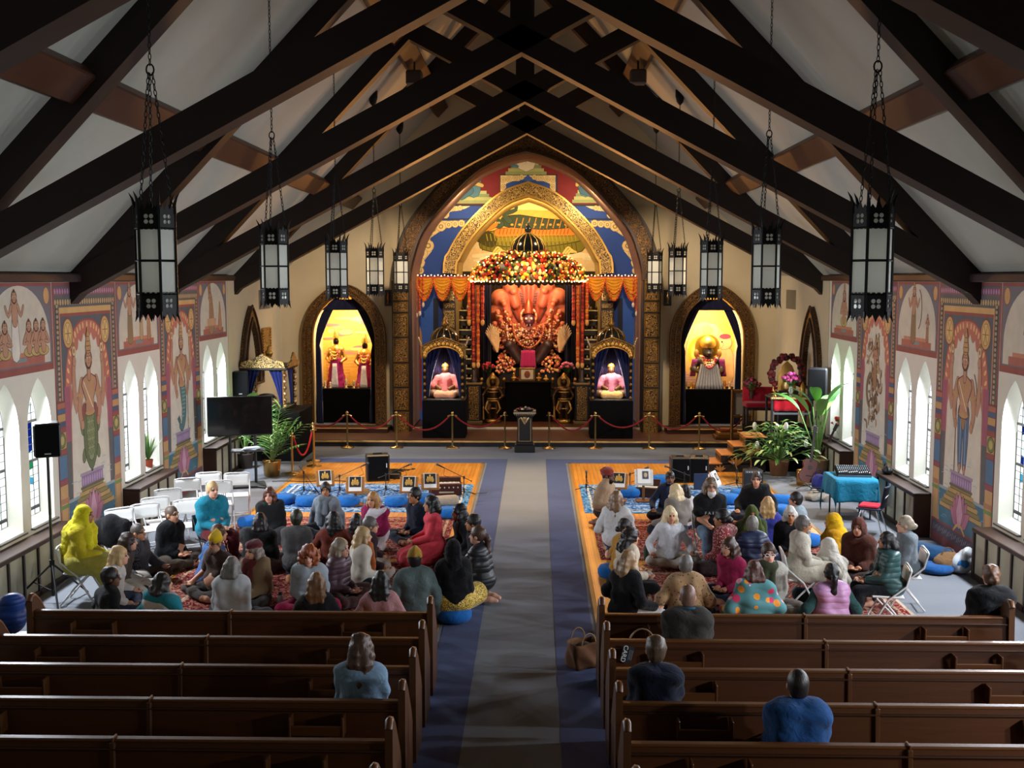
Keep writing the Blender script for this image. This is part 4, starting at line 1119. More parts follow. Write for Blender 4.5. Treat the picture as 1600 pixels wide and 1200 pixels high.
# side niches
for s in (-1, 1):
 L = nich[s]; n = len(L); YN = YF + 1.5; cx = sum(p[0] for p in L) / n
 m = MB(); m.add([(u, YF, z) for u, z in L] + [(u, YN, z) for u, z in L], [(i, i + 1, n + i + 1, n + i) for i in range(n - 1)], '#e6cf98'); m.prism(L, 0, .01, '#e8b84c', XZ(YN)); struct(m, 'trim_%d' % (12 if s < 0 else 13), 'paint')
 P = PT(XZ(YN - .02), .002); zb = L[0][1]; r = random.Random(s + 4)
 if s < 0:
  P.poly([(cx - .8, zb + 1), (cx + .8, zb + 1), (cx + .8, zb + 2.0), (cx - .8, zb + 2.0)], '#e0a040')
  for i in range(26): P.ell(cx + r.uniform(-.7, .7), zb + r.uniform(1.9, 3.0), r.uniform(.1, .3), r.uniform(.03, .09), r.choice(['#e8a070', '#d88878', '#f0c878', '#e8b060', '#d8786c']), 12)
  for i in range(8): P.stroke([(cx - .8, zb + 1.3 + .09 * i), (cx, zb + 1.34 + .09 * i), (cx + .8, zb + 1.28 + .09 * i)], .012, '#c88a38')
  P.rect(cx - .62, zb + 1, cx - .5, zb + 2.3, '#e8d080'); P.rect(cx - .1, zb + .9, cx + .3, zb + 1.5, '#e8a838')
 else:
  P.rect(cx - .9, zb + .9, cx + .9, zb + 1.95, '#e0b4a8')
  for i in range(12): P.stroke([(cx - .85, zb + 1.0 + .075 * i), (cx + .85, zb + 1.02 + .075 * i)], .01, '#c88ca0')
  P.ell(cx, zb + 2.0, .72, .85, '#e8c070', 24); P.ell(cx - .05, zb + 1.95, .42, .5, '#f0c02c', 22); P.ell(cx - .05, zb + 1.95, .32, .4, '#f4d860', 20)
  # pale elephant raising its trunk
  EL, ED = '#e8b87c', '#a86a3a'
  P.limb([(cx + .65, zb + 1.25), (cx + .66, zb + 1.9)], [.24, .2], EL, ED); P.ell(cx + .6, zb + 2.25, .22, .2, EL, 14, line=ED); P.limb([(cx + .45, zb + 2.2), (cx + .32, zb + 2.4), (cx + .36, zb + 2.65), (cx + .22, zb + 2.75), (cx + .1, zb + 2.68)], [.12, .09, .07, .06, .05], EL, ED)
  P.ell(cx + .62, zb + 2.43, .17, .08, '#c83c50', 10); P.ell(cx + .53, zb + 2.27, .025, .025, '#301808', 6); P.ell(cx + .1, zb + 2.62, .13, .12, '#e0a860', 12, line=ED)
  P.limb([(cx - .75, zb + 1.4), (cx - .6, zb + 2.3), (cx - .4, zb + 2.6)], [.16, .12, .06], EL, ED)
 P.m.build('x', 'paint'); o = COL.objects[-1]; o.name = 'niche_backdrop'
 tag(o, 'orange clouded sky backdrop in the left niche' if s < 0 else 'painted backdrop with pale elephant and yellow halo in the right niche', 'backdrop')
 t = thing('niche_arch', 'dark gilded arch frame around the left niche with two statues' if s < 0 else 'dark gilded arch frame around the right niche with one large statue', 'arch', (cx, YF, L[0][1]), group='gilded niche arches'); iM = Matrix.Translation(-t.location)
 band(L, .27, YF + .02, YF - .12, '#fff').xf(iM).build('arch_band', 'scroll_dark', t)
 for s0 in (-.02, .12, .26): band(L, .025, YF, YF - .15, '#7a5424', s0=s0).xf(iM).build('moulding', 'gilt', t)
 m = MB(); m.box((cx, YF - .35, (SZ + L[0][1]) / 2), (2.6, .75, max(.05, L[0][1] - SZ)), '#3a2416', .01); m.box((cx, YF - .74, L[0][1] - .012), (2.6, .04, .03), '#c08a4c', .005)
 tag(m.build('niche_step', 'wood_x'), 'low wooden step in front of the %s niche' % ('left' if s < 0 else 'right'), 'step', 'niche steps')
 # black plinth
 z1 = fz(606, YF + .6)
 m = MB(); m.box((cx, YF + .75, (L[0][1] + z1) / 2), (1.62, .8, z1 - L[0][1]), '#050404', .02)
 tag(m.build('niche_plinth', 'black'), 'black plinth block in the %s niche under %s' % (('left', 'two statues') if s < 0 else ('right', 'one statue')), 'plinth', 'black niche plinths')
 # navy drapes
 ct = thing('niche_curtain', 'navy curtains tied back in the %s niche' % ('left' if s < 0 else 'right'), 'curtain', (cx, YF + .2, L[0][1]), group='niche curtains')
 H = fz(466) - L[0][1]
 for e in (-1, 1):
  def drape(u, v, e=e):
   z = v * H; tz = min(1, max(0, (z / H - .55) / .45)); inn_ = .80 - .05 * (1 - tz) - .62 * max(0, (z / H - .62) / .38) ** 1.2
   out = .85 if z < H * .62 else .85 * math.sqrt(max(.03, 1 - ((z / H - .62) / .40) ** 2))
   lo = min(inn_, out - .01) if z > H * .5 else .70
   if z <= H * .62 : lo = .66 + .1 * (z / H)
   x = lo + (out - lo) * u
   return (e * x, .04 * sin(u * 22 + z) * (1 - .4 * tz), z)
  m = MB(); m.slab(drape, 14, 24, '#20223c', .012); m.build('drape', 'velvet', ct)
 m = MB(); m.slab(lambda u, v: ((u - .5) * (1.3 - .75 * v), -.06 + .02 * sin(u * 30), H * (.905 + .085 * v)), 20, 4, '#20223c', .015); m.build('valance', 'velvet', ct)
# ================================================================ the shrine: canopy, statues, side shrines
GOLD = '#b98a3e'; GOLDD = '#7a5824'; BLK = '#0f0c0a'
def place(px, py, y): p = at(px, py, y=y); return p.x, p.z
PM = lambda y: FPX / (y * cos(PITCH))          # pixels per metre near the axis
# ---- canopy over the altar
YC = 31.9; ux, _ = place(825, 500, YC); ppm = PM(YC)
zc = lambda py: place(825, py, YC)[1]
can = thing('altar_canopy', 'domed canopy on garlanded columns over the central seated statue', 'canopy', (ux, YC, SZ))
def Z(py): return zc(py) - SZ
hwc = 80 / ppm
for s in (-1, 1):
 xx = s * 85 / ppm
 m = MB(); zt = Z(597); m.box((xx, 0, zt / 2), (.42, .42, zt), BLK, .02); m.box((xx, 0, zt - .03), (.5, .5, .06), GOLDD, .01); m.box((xx, 0, .04), (.5, .5, .08), GOLDD, .01); pd = m.build('pedestal', 'satin', can)
 m = MB(); m.box((xx, -.225, zt * .5), (.3, .03, zt * .82), '#1a120a', .01); m.build('panel', 'scroll_panel', pd)
 m = MB()
 m.lathe([(.11, zt), (.11, zt + .08), (.07, zt + .12), (.075, Z(440)), (.12, Z(436)), (.12, Z(430))], '#2a1a10', 14, (xx, 0, 0)); m.build('column', 'satin', can)
 m = MB(); m.lathe([(.07, Z(597)), (.07, Z(430))], '#3a2410', 10, (xx * .98, .9, 0)); m.build('column', 'satin', can)
m = MB()
m.lathe([(1.62 * cos(t), .82 * sin(t)) for t in (PI / 2 * i / 10 for i in range(10))] + [(.02, .82)], '#1a2412', 40); m.xf(Matrix.Translation((0, .0, Z(437))) @ Matrix.Diagonal((1, .62, 1, 1)))
m.build('roof', 'satin', can)
m = MB()   # scalloped edge under the roof
for i in range(24):
 a = PI + PI * (i + .5) / 24; m.blob((1.5 * cos(a), .93 * sin(a), Z(439)), (.13, .04, .13), BLK, 10, 6, Matrix.Rotation(a + PI / 2, 3, 'Z'))
m.build('scalloped_fringe', 'satin', can)
m = MB(); r = random.Random(3)
for i in range(520):
 a = PI + PI * r.random(); t = math.asin(r.random() * .95); q = 1.66 * cos(t)
 c = r.choice(['#b02818', '#c8401c', '#d8a028', '#e0c040', '#2c4a1c', '#3a5a20', '#8a1c14', '#e8d890'])
 m.blob((q * cos(a), q * .62 * sin(a) - .02, Z(437) + .85 * sin(t) + .01), r.uniform(.04, .075), c, 7, 4)
o = m.build('flower_cover', 'flower', can); o['kind'] = 'stuff'
m = MB()
m.lathe([(.46, Z(399)), (.50, Z(394)), (.49, Z(385)), (.40, Z(375)), (.24, Z(368)), (.08, Z(365)), (.05, Z(362))], '#141a20', 36, ribs=None)
m.build('dome', 'gloss', can)
m = MB()
for i in range(14):
 a = 2 * PI * i / 14; m.tube([(q * 1.01 * cos(a), q * 1.01 * sin(a), z) for q, z in ((.50, Z(395)), (.49, Z(385)), (.40, Z(375)), (.24, Z(368)), (.06, Z(364)))], .014, '#d8b868', 6)
m.lathe([(.52, Z(400)), (.54, Z(398)), (.52, Z(396))], GOLD, 30); m.build('dome_rib', 'gilt', can)
m = MB(); m.lathe([(.04, Z(366)), (.06, Z(364)), (.10, Z(361)), (.11, Z(357)), (.06, Z(353)), (.03, Z(352)), (.04, Z(350)), (.015, Z(346)), (.0, Z(342))], '#2c3438', 16); m.build('finial', 'gloss', can)
# fairy lights
fl = thing('fairy_lights', 'string of glowing fairy lights wound over the flowers of the altar canopy', 'string lights', (ux, YC, SZ))
m = MB(); w = MB(); prev = None; r = random.Random(9)
for i in range(150):
 a = PI + PI * (i / 150 * 5 % 1 if (int(i / 30) % 2 == 0) else 1 - i / 150 * 5 % 1); t = .05 + .24 * int(i / 30) + r.uniform(-.06, .1); q = 1.74 * cos(t)
 p = (q * cos(a), q * .63 * sin(a) - .06, Z(437) + .9 * sin(t)); m.blob(p, r.choice((.014, .018, .023)), r.choice(['#ff8a30', '#ffa848', '#ff7020', '#ffc070', '#ff4c20']), 6, 4)
 if prev: w.tube([prev, p], .004, '#1c2818', 3)
 prev = p
for i in range(44):
 a = PI + PI * i / 43; p = (1.68 * cos(a), 1.05 * sin(a) - .05, Z(440) + .012 * (i % 3)); m.blob(p, .024, r.choice(['#ffc070', '#ffa050']), 6, 4)
m.build('bulb', 'bulb', fl)['kind'] = 'stuff'; w.build('wire', 'rubber', fl)
for s in (-1, 1):   # bulbs along the swag rails
 fl2 = thing('fairy_lights', 'string of small lights along the top of the %s orange swag' % ('left' if s < 0 else 'right'), 'string lights', (ux, YC, SZ))
 m = MB(); w = MB()
 for i in range(16): m.blob((s * (1.75 + .098 * i), -.02, Z(431) + .02 * (i % 2)), .016, '#ffb868', 6, 4)
 w.tube([(s * 1.72, 0, Z(432)), (s * 3.28, 0, Z(432))], .006, '#2a1a10', 4)
 m.build('bulb', 'bulb', fl2)['kind'] = 'stuff'; w.build('wire', 'rubber', fl2)
def garland(m, pts, rad=.032, cols=('#d8601c', '#c8401a', '#e08020'), step=.045, r=random.Random(11)):
 P = [Vector(p) for p in pts]
 for a, b in zip(P, P[1:]):
  n = max(1, int((b - a).length / step))
  for i in range(n): m.blob(a.lerp(b, i / n), rad * r.uniform(.85, 1.15), r.choice(cols), 6, 4)
# strands hanging by the columns
gi = 0
POS = ['outermost', 'second', 'third', 'innermost']
for s in (-1, 1):
 for j, (px, y1, cc) in enumerate(((92, 500, 0), (85, 566, 1), (78, 566, 0), (71, 500, 1))):
  m = MB(); xx = s * px / ppm
  z0, z1 = Z(434 + j), Z(y1)
  garland(m, [(xx, -.14 - .03 * (j % 2), z0), (xx, -.14 - .03 * (j % 2), z1)], .052, (('#d8641c', '#e08428', '#c84818'), ('#b8301c', '#d8501c', '#8c2014'))[cc])
  m.blob((xx, -.15, z1 - .07), (.06, .06, .1), '#e0a050', 8, 5)
  o = m.build('marigold_garland', 'flower', None, (ux, YC, SZ))
  tag(o, '%s orange marigold strand hanging by the %s canopy column' % (POS[j], 'left' if s < 0 else 'right'), 'garland', 'marigold garlands at the canopy columns')
# orange swags each side
for s in (-1, 1):
 sd = 'left' if s < 0 else 'right'
 x0, x1 = 1.72, 3.28
 t = thing('fabric_swag', 'yellow and orange gathered swag with garland loops, %s of the canopy' % sd, 'swag', (ux, YC, SZ), group='orange swags beside the canopy')
 m = MB(); m.tube([(s * x0, 0, Z(434)), (s * x1, 0, Z(434))], .035, '#a03818', 8); m.build('rail', 'satin', t)
 for q in range(3):
  a, b = x0 + (x1 - x0) * q / 3, x0 + (x1 - x0) * (q + 1) / 3
  m = MB(); m.slab(lambda u, v: (s * (a + (b - a) * u), -.06 - .05 * sin(PI * u) - .02 * sin(v * 40), Z(435) - (.12 + .5 * sin(PI * u) ** .7) * v), 16, 22, '#e8a030', .012)
  m.build('gathered_cloth', 'cloth', t)
  m = MB()
  for dz, c in ((.62, ('#c8401c', '#d8641c')), (.42, ('#d87828', '#e09038'))):
   garland(m, [(s * (a + (b - a) * i / 12), -.15, Z(435) - dz * sin(PI * i / 12) ** .8 - .02) for i in range(13)], .03, c)
  m.build('garland_loop', 'flower', t)
 for xx, L in ((x0 + .02, .75), (x1 - .12, .95), (x1 - .02, 1.0), (x1 - .22, .7)):
  m = MB(); garland(m, [(s * xx, -.13, Z(436)), (s * xx, -.13, Z(436) - L)], .033, ('#c85018', '#d87030', '#b83818')); m.blob((s * xx, -.13, Z(436) - L - .05), (.045, .045, .08), '#e0c8b0', 8, 5); m.build('tassel_strand', 'flower', t)
# ---- seated statue with fanned hoods
YD = 33.5; dx, _ = place(826, 500, YD); DZ = lambda py: place(826, py, YD)[1]; pd_ = PM(YD)
dei = thing('deity_statue', 'large salmon-coloured seated many-armed statue under a fan of serpent hoods', 'statue', (dx, YD, SZ))
q = lambda px, py, dy=0.: ((px - 826) / pd_, dy, DZ(py) - SZ)
S = SDF(.06)
for k in range(7):
 an = R(-78 + 26 * k); L = (80, 90, 96, 98, 96, 90, 80)[k]
 c = lambda f, dy=0.: q(826 + L * f * sin(an) * .66, 532 - L * f * cos(an), .2 + dy)
 for j in (-1, 0, 1): S.cone(c(.1), tuple(np.array(c(.84)) + np.array((j * .16 * cos(an), -.05 * (j == 0), j * -.16 * sin(an)))), .05, .115, .02, 0)
for px, py, rr in ((781, 466, .3), (776, 491, .32), (797, 450, .24), (872, 464, .3), (876, 490, .32), (856, 449, .24)):
 S.ell(q(px, py, .08), (rr * .95, .26, rr * .95), k=.05, tag=1); S.cone(q(px, py, .05), q(826 + (px - 826) * .72, py + 26, .05), rr * .7, .14, .06, 1); S.ell(q(px + (5 if px < 826 else -5), py + 5, -.16), (.12, .12, .1), k=.05, tag=1)
SAL, SAL2 = '#b4523a', '#c66c4e'  # reddish light under the canopy put into the hood colours
sdfobj('serpent_hood', S, [SAL, SAL2], 'satin', .03, dei)
for k in range(6):
 an = R(-65 + 26 * k); L = 84; m = MB()
 for i in range(12):
  f = .4 + .045 * i; m.box(q(826 + L * f * sin(an) * .66, 532 - L * f * cos(an), .06), (.05 + .006 * i, .03, .035), '#4a2016', .004, Matrix.Rotation(-an, 3, 'Y').to_3x3())
 m.build('scale_band', 'satin', dei)
S = SDF(.04)
S.cone(q(826, 565), q(826, 535), .34, .30); S.cone(q(826, 535), q(826, 515), .28, .34); S.cone(q(815, 512), q(837, 512), .13, .13)
S.ell(q(827, 499, -.18), (.17, .17, .2), tag=1); S.ell(q(827, 503, -.33), (.11, .1, .1), tag=1)
for s in (-1, 1):
 S.chain([q(826 + s * 8, 558, -.1), q(826 + s * 30, 538, -.5), q(826 + s * 14, 562, -.55)], [.19, .16, .12], tag=2)
 S.ell(q(826 + s * 4.2, 497, -.33), (.032, .03, .022), tag=3); S.cone(q(826 + s * 2.5, 507, -.42), q(826 + s * 3, 511, -.43), .02, .008, .005, 3); S.ell(q(826 + s * 10, 500, -.16), (.06, .05, .1), tag=4)
 for i, (ax, ay, bx, by) in enumerate(((30, 505, 38, 478), (36, 515, 48, 490), (40, 522, 53, 508), (40, 530, 54, 528), (38, 538, 52, 546), (30, 542, 44, 560))):
  S.chain([q(826 + s * 10, 516), q(826 + s * ax, ay, -.15), q(826 + s * bx, by, -.3)], [.1, .075, .055], .03, 4); S.ell(q(826 + s * bx, by - 3, -.32), .085, k=.02, tag=4)
sdfobj('body', S, ['#8a4436', '#4a2030', '#2a1818', '#e8d0c0', '#c06a48'], 'satin', .025, dei)
m = MB(); r = random.Random(21)
m.lathe([(.17, 0), (.2, .05), (.16, .1), (.19, .16), (.13, .24), (.15, .28), (.08, .36), (.09, .4), (.02, .48)], '#c86040', 16, q(826, 490, -.12)); m.build('crown', 'gilt', dei)
m = MB(); OC = ['#e8a878', '#c86a48', '#f0c8a8', '#a84838', '#d88a60', '#7a2420', '#d8b060']
for s in (-1, 1):
 for pts in [[(10, 516), (ax, ay), (bx, by)] for ax, ay, bx, by in ((30, 505, 38, 478), (36, 515, 48, 490), (40, 522, 53, 508), (40, 530, 54, 528), (38, 538, 52, 546), (30, 542, 44, 560))]:
  for (x0, y0), (x1, y1) in zip(pts, pts[1:]):
   for i in range(22):
    f_ = r.random(); m.blob(q(826 + s * (x0 + (x1 - x0) * f_ + r.uniform(-3, 3)), y0 + (y1 - y0) * f_ + r.uniform(-3, 3), -.3 + r.uniform(-.1, .08)), r.uniform(.018, .05), r.choice(OC), 6, 4)
 for i in range(60): m.blob(q(826 + s * r.uniform(0, 17), r.uniform(512, 538), -.36 + r.uniform(-.05, .05)), r.uniform(.02, .045), r.choice(OC), 6, 4)
 for i in range(90): m.blob(q(826 + s * r.uniform(20, 50), r.uniform(556, 580), -.5 + r.uniform(-.1, .1)), r.uniform(.025, .06), r.choice(OC), 6, 4)
for i in range(40): a = R(200 - 220 * i / 39); m.blob(q(826 + 12 * cos(a), 494 - 13 * sin(a), -.2), .035, r.choice(OC[:3]), 6, 4)
o = m.build('ornaments', 'flower', dei); o['kind'] = 'stuff'
for w_, dd, c in ((15, 22, '#e0b080'), (24, 36, '#d88a50'), (34, 60, '#e8c0a0')):
 m = MB(); garland(m, [q(826 + w_ * sin(R(-90 + 15 * i)), 506 + dd * cos(R(-90 + 15 * i)), -.42) for i in range(13)], .035, (c, '#c86a40', c)); m.build('necklace', 'flower', dei)
m = MB(); m.slab(lambda u, v: (*q(816 + 20 * u + (2 * u - 1) * 2 * v, 0)[:1], -.72 - .04 * sin(u * 14), q(0, 545 + 27 * v)[2]), 12, 6, '#a02860', .03); m.build('cloth', 'velvet', dei)
for s in (-1, 1):
 m = MB()
 for i in range(9):
  a = R(-30 + 7.5 * i) * s * -1; a = s * R(8 + 3.2 * i - 10); L = .9 - .05 * abs(i - 4)
  b = Vector(q(826 + s * 48, 548, -.72)); m.tube([b, b + Vector((L * .5 * sin(a), 0, L * .5 * cos(a))), b + Vector((L * sin(a * 1.3), -.03, L * cos(a * 1.3)))], [.03, .07, .015], '#d8b888', 6)
 m.build('plume', 'cloth', dei)
m = MB(); zt = DZ(572) - SZ; m.box((0, .1, zt / 2), (1.9, 1.2, zt), BLK, .03); m.build('throne_base', 'satin', dei)
# altar block with offerings
YB2 = 32.45; bx, _ = place(825, 500, YB2); zt = place(825, 597, YB2)[1]
m = MB(); m.box((0, 0, (zt - SZ) / 2), (1.36, .5, zt - SZ), '#050404', .015); m.box((0, 0, zt - SZ + .02), (1.44, .56, .04), '#1c140e', .008)
tag(m.build('altar_block', 'black', None, (bx, YB2, SZ)), 'plain black altar block below the large seated statue', 'altar')
zt += .04
t = thing('framed_picture', 'small framed picture standing on the middle of the altar block', 'picture', (bx - .02, YB2 - .1, zt))
m = MB(); m.box((0, 0, .2), (.48, .05, .4), '#8a6a38', .01); m.build('frame', 'gilt', t); m = MB(); m.box((0, -.028, .2), (.36, .01, .28), '#d8c8a8'); m.blob((0, -.03, .2), (.1, .01, .12), '#8a4a38', 10, 6); m.build('print', 'paper', t)
for i, (px, h, c, nm, lb) in enumerate(((803, .22, '#c08a3c', 'figurine', 'small gilt figurine on the altar block, left of the framed picture'), (812, .16, '#8a3020', 'figurine', 'small red figurine on the altar block beside the framed picture'), (842, .2, '#b07838', 'figurine', 'small gilt figurine on the altar block, right of the framed picture'), (853, .14, '#c89848', 'figurine', 'squat gilt figurine at the right end of the altar block'))):
 xx = place(px, 590, YB2)[0]
 t = thing('figurine', lb, 'figurine', (xx, YB2 - .05, zt), group='offerings on the altar block')
 m = MB(); m.lathe([(.07, 0), (.08, .03), (.05, .05)], GOLDD, 12); m.build('base', 'gilt', t)
 S = SDF(.02); S.cone((0, 0, .06), (0, 0, h * .7), .06, .045); S.ell((0, 0, h * .95), (.045, .045, .055)); S.cone((-.06, -.02, h * .4), (.06, -.02, h * .4), .03); sdfobj('body', S, c, 'gilt', .012, t)
def bouquet(name, lb, loc, vase, cols, n=26, rad=.17, vh=.22, vr=.07, grp=None, seed=1, mat='gilt'):
 t = thing(name, lb, 'flowers', loc, group=grp); r = random.Random(seed)
 m = MB(); m.lathe([(vr * .6, 0), (vr * .65, .01), (vr * .45, vh * .2), (vr, vh * .55), (vr * .6, vh * .85), (vr * .8, vh)], vase, 14); m.build('vase', mat, t)
 m = MB(); g = MB()
 for i in range(n):
  a, e = r.uniform(0, 6.28), r.uniform(.1, 1.5); p = Vector((rad * cos(a) * sin(e), rad * sin(a) * sin(e), vh + rad * .5 + rad * .9 * cos(e)))
  m.blob(p, rad * r.uniform(.16, .27), r.choice(cols), 7, 5); g.tube([(0, 0, vh * .8), p], .006, '#3a5a24', 4)
  if i % 3 == 0: g.blob(p * .9 + Vector((0, 0, -.02)), (rad * .2, rad * .08, rad * .1), '#3c6428', 6, 4)
 m.build('blossoms', 'flower', t); g.build('stems', 'leaf', t)
 return t
for px, lb, c in ((763, 'vase of red flowers at the left foot of the seated statue', ('#c02838', '#e04858', '#a01828')), (886, 'vase of pink flowers at the right foot of the seated statue', ('#e05878', '#d83860', '#f090a0'))):
 xx = place(px, 590, 32.6)[0]; z0 = place(px, 597, 32.6)[1]
 m = MB(); m.box((0, 0, (z0 - SZ) / 2), (.4, .4, z0 - SZ), BLK, .01); tag(m.build('flower_stand', 'satin', None, (xx, 32.6, SZ)), 'black stand under the %s flowers beside the altar' % ('red' if px < 800 else 'pink'), 'stand')
 bouquet('flower_vase', lb, (xx, 32.6, z0), '#3a2c1c', c, 28, .2, .3, .07, 'vases of flowers by the altar', px)
# curtains either side of the statue
ct = thing('altar_curtain', 'dark navy curtains hanging either side of the large seated statue', 'curtain', (ux, 33.0, SZ))
for s in (-1, 1):
 m = MB(); H = zc(445) - SZ
 m.slab(lambda u, v: (s * (1.12 + .30 * u + .12 * (1 - v) * 0), .05 * sin(u * 26), .25 + (H - .25) * v), 22, 8, '#15162a', .015); m.build('drape', 'velvet', ct)
m = MB(); m.slab(lambda u, v: (-1.45 + 2.9 * u, 1.3 + .06 * sin(u * 70), .1 + (zc(440) - .1) * v), 90, 3, '#1a1418', .01); m.build('back_drape', 'velvet', ct)
# tiered display shelves seen between piers and columns
for s in (-1, 1):
 xa = place(721 if s < 0 else 932, 500, 33.6)[0]
 t = thing('tiered_shelf', 'tall stepped rack of dark display shelves %s of the canopy' % ('left' if s < 0 else 'right'), 'shelf', (xa, 33.9, SZ), group='tiered shelves beside the canopy')
 for i in range(10):
  z = .55 + .3 * i; m = MB(); m.box((0, .04 * i - .2, z), (.74, .34, .03), '#d8c8a0', .005); m.box((0, .04 * i - .2, z - .09), (.72, .32, .14), '#14100e'); m.build('tier', 'satin', t)  # pale boards put the lit tier edges into the colour
 r = random.Random(8 + s)
 for i in range(10):
  m = MB()
  for j in range(5): m.blob((-.28 + .14 * j + r.uniform(-.02, .02), .04 * i - .3, .55 + .3 * i + .06), (.04, .04, .06 + .02 * r.random()), r.choice(['#b8a888', '#6a5a48', '#3a3028', '#8a7050']), 7, 5)
  m.build('figures', 'gilt', t)
 m = MB()
 for e in (-1, 1): m.box((e * .38, 0, 1.75), (.04, .5, 3.5), '#120e0c')
 m.build('side_panel', 'satin', t)
# ---- guardian statues
for s in (-1, 1):
 YG = 32.0; xx = place(770 if s < 0 else 881, 600, YG)[0]; zg = SZ
 t = thing('guardian_statue', 'gilded standing guardian statue at the %s of the altar block' % ('left' if s < 0 else 'right'), 'statue', (xx, YG, zg), group='gilded guardian statues')
 H = place(770, 585, YG)[1] - SZ
 S = SDF(.03)
 S.chain([(.09, 0, .14), (.1, -.03, H * .27), (.08, 0, H * .45)], [.07, .08, .1]); S.chain([(-.09, -.03, .14), (-.13, -.08, H * .27), (-.08, 0, H * .45)], [.07, .08, .1])
 S.cone((0, 0, H * .45), (0, 0, H * .66), .14, .15); S.cone((-.14, 0, H * .7), (.14, 0, H * .7), .08); S.ell((0, -.02, H * .84), (.1, .1, .12)); S.cone((0, -.12, H * .83), (0, -.1, H * .83), .03)
 S.chain([(.19, 0, H * .69), (.3, -.04, H * .55), (.2, -.16, H * .5)], [.06, .05, .045]); S.chain([(-.19, 0, H * .69), (-.3, -.04, H * .56), (-.28, -.1, H * .3)], [.06, .05, .045])
 S.chain([(.19, .03, H * .7), (.33, .02, H * .72), (.33, -.02, H * .84)], [.05, .045, .04]); S.chain([(-.19, .03, H * .7), (-.33, .02, H * .72), (-.33, -.02, H * .84)], [.05, .045, .04])
 sdfobj('body', S, '#4a3018', 'gilt', .02, t)
 m = MB()
 m.lathe([(.2, 0), (.24, .04), (.2, .1)], GOLD, 18); m.build('lotus_base', 'gilt', t)
 m = MB(); m.lathe([(.1, H * .9), (.13, H * .92), (.08, H * .97), (.04, H * 1.02), (0, H * 1.04)], GOLD, 14); m.lathe([(.19, -.01), (.19, .01)], GOLD, 22, (0, .08, H * .84), Matrix.Rotation(PI / 2, 3, 'X')); m.build('crown', 'gilt', t)
 m = MB(); r = random.Random(4)
 for z, rr in ((.7, .13), (.64, .15), (.5, .16), (.46, .17), (.3, .13)): m = MB(); m.tube([(rr * cos(a), -.03 + rr * .75 * sin(a), H * z) for a in (2 * PI * i / 18 for i in range(18))], .016, '#c8984a', 6, True); m.build('belt', 'gilt', t)
 for e in (-1, 1):
  m = MB(); m.tube([(e * .15, -.1, H * .45), (e * .22, -.14, H * .3), (e * .12, -.15, H * .2)], [.03, .035, .02], '#c08c3c', 8); m.blob((e * .33, -.03, H * .9), .055, GOLD, 8, 6); m.build('sash', 'gilt', t)
 m = MB(); m.tube([(-.28, -.12, H * .35), (-.28, -.14, .1)], [.02, .05], GOLD, 8); m.build('club', 'gilt', t)
# ---- side shrines
def seated_idol(t, robe, robe2, sk, h=1.0, mat='cloth'):
 S = SDF(.04)
 S.ell((0, -.02, .13), (.36, .24, .13)); S.chain([(-.12, 0, .14), (-.34, -.14, .12), (.02, -.24, .09)], [.12, .11, .07]); S.chain([(.12, 0, .14), (.34, -.14, .12), (-.02, -.24, .09)], [.12, .11, .07])
 S.cone((0, 0, .2), (0, 0, .5), .17, .19); S.cone((-.17, 0, .54), (.17, 0, .54), .08)
 for s in (-1, 1): S.chain([(s * .21, 0, .54), (s * .3, -.03, .34), (s * .12, -.22, .26)], [.07, .06, .045])
 S.cone((0, 0, .56), (0, 0, .68), .06); S.ell((0, -.01, .76), (.095, .11, .13)); S.ell((0, -.12, .75), (.02, .03, .03), k=.02)
 sdfobj('body', S, sk, 'satin', .018, t)
 S = SDF(.05); S.cone((0, 0, .2), (0, 0, .5), .2, .2); S.cone((-.18, 0, .52), (.18, 0, .52), .1)
 for s in (-1, 1): S.chain([(s * .22, 0, .53), (s * .32, -.04, .33)], [.09, .1])
 S.cone((0, -.2, .2), (0, -.16, .45), .1, .06); sdfobj('shawl', S, robe, mat, .018, t, None, .01)
 S = SDF(.04); S.ell((0, -.02, .13), (.41, .28, .15)); S.cone((-.2, -.27, .1), (.2, -.27, .1), .1); sdfobj('robe', S, robe2, mat, .018, t, None, .012)
 m = MB(); m.lathe([(.1, .84), (.11, .88), (.07, .93), (.0, .97)], '#c8984a', 14); m.build('headdress', 'gilt', t)
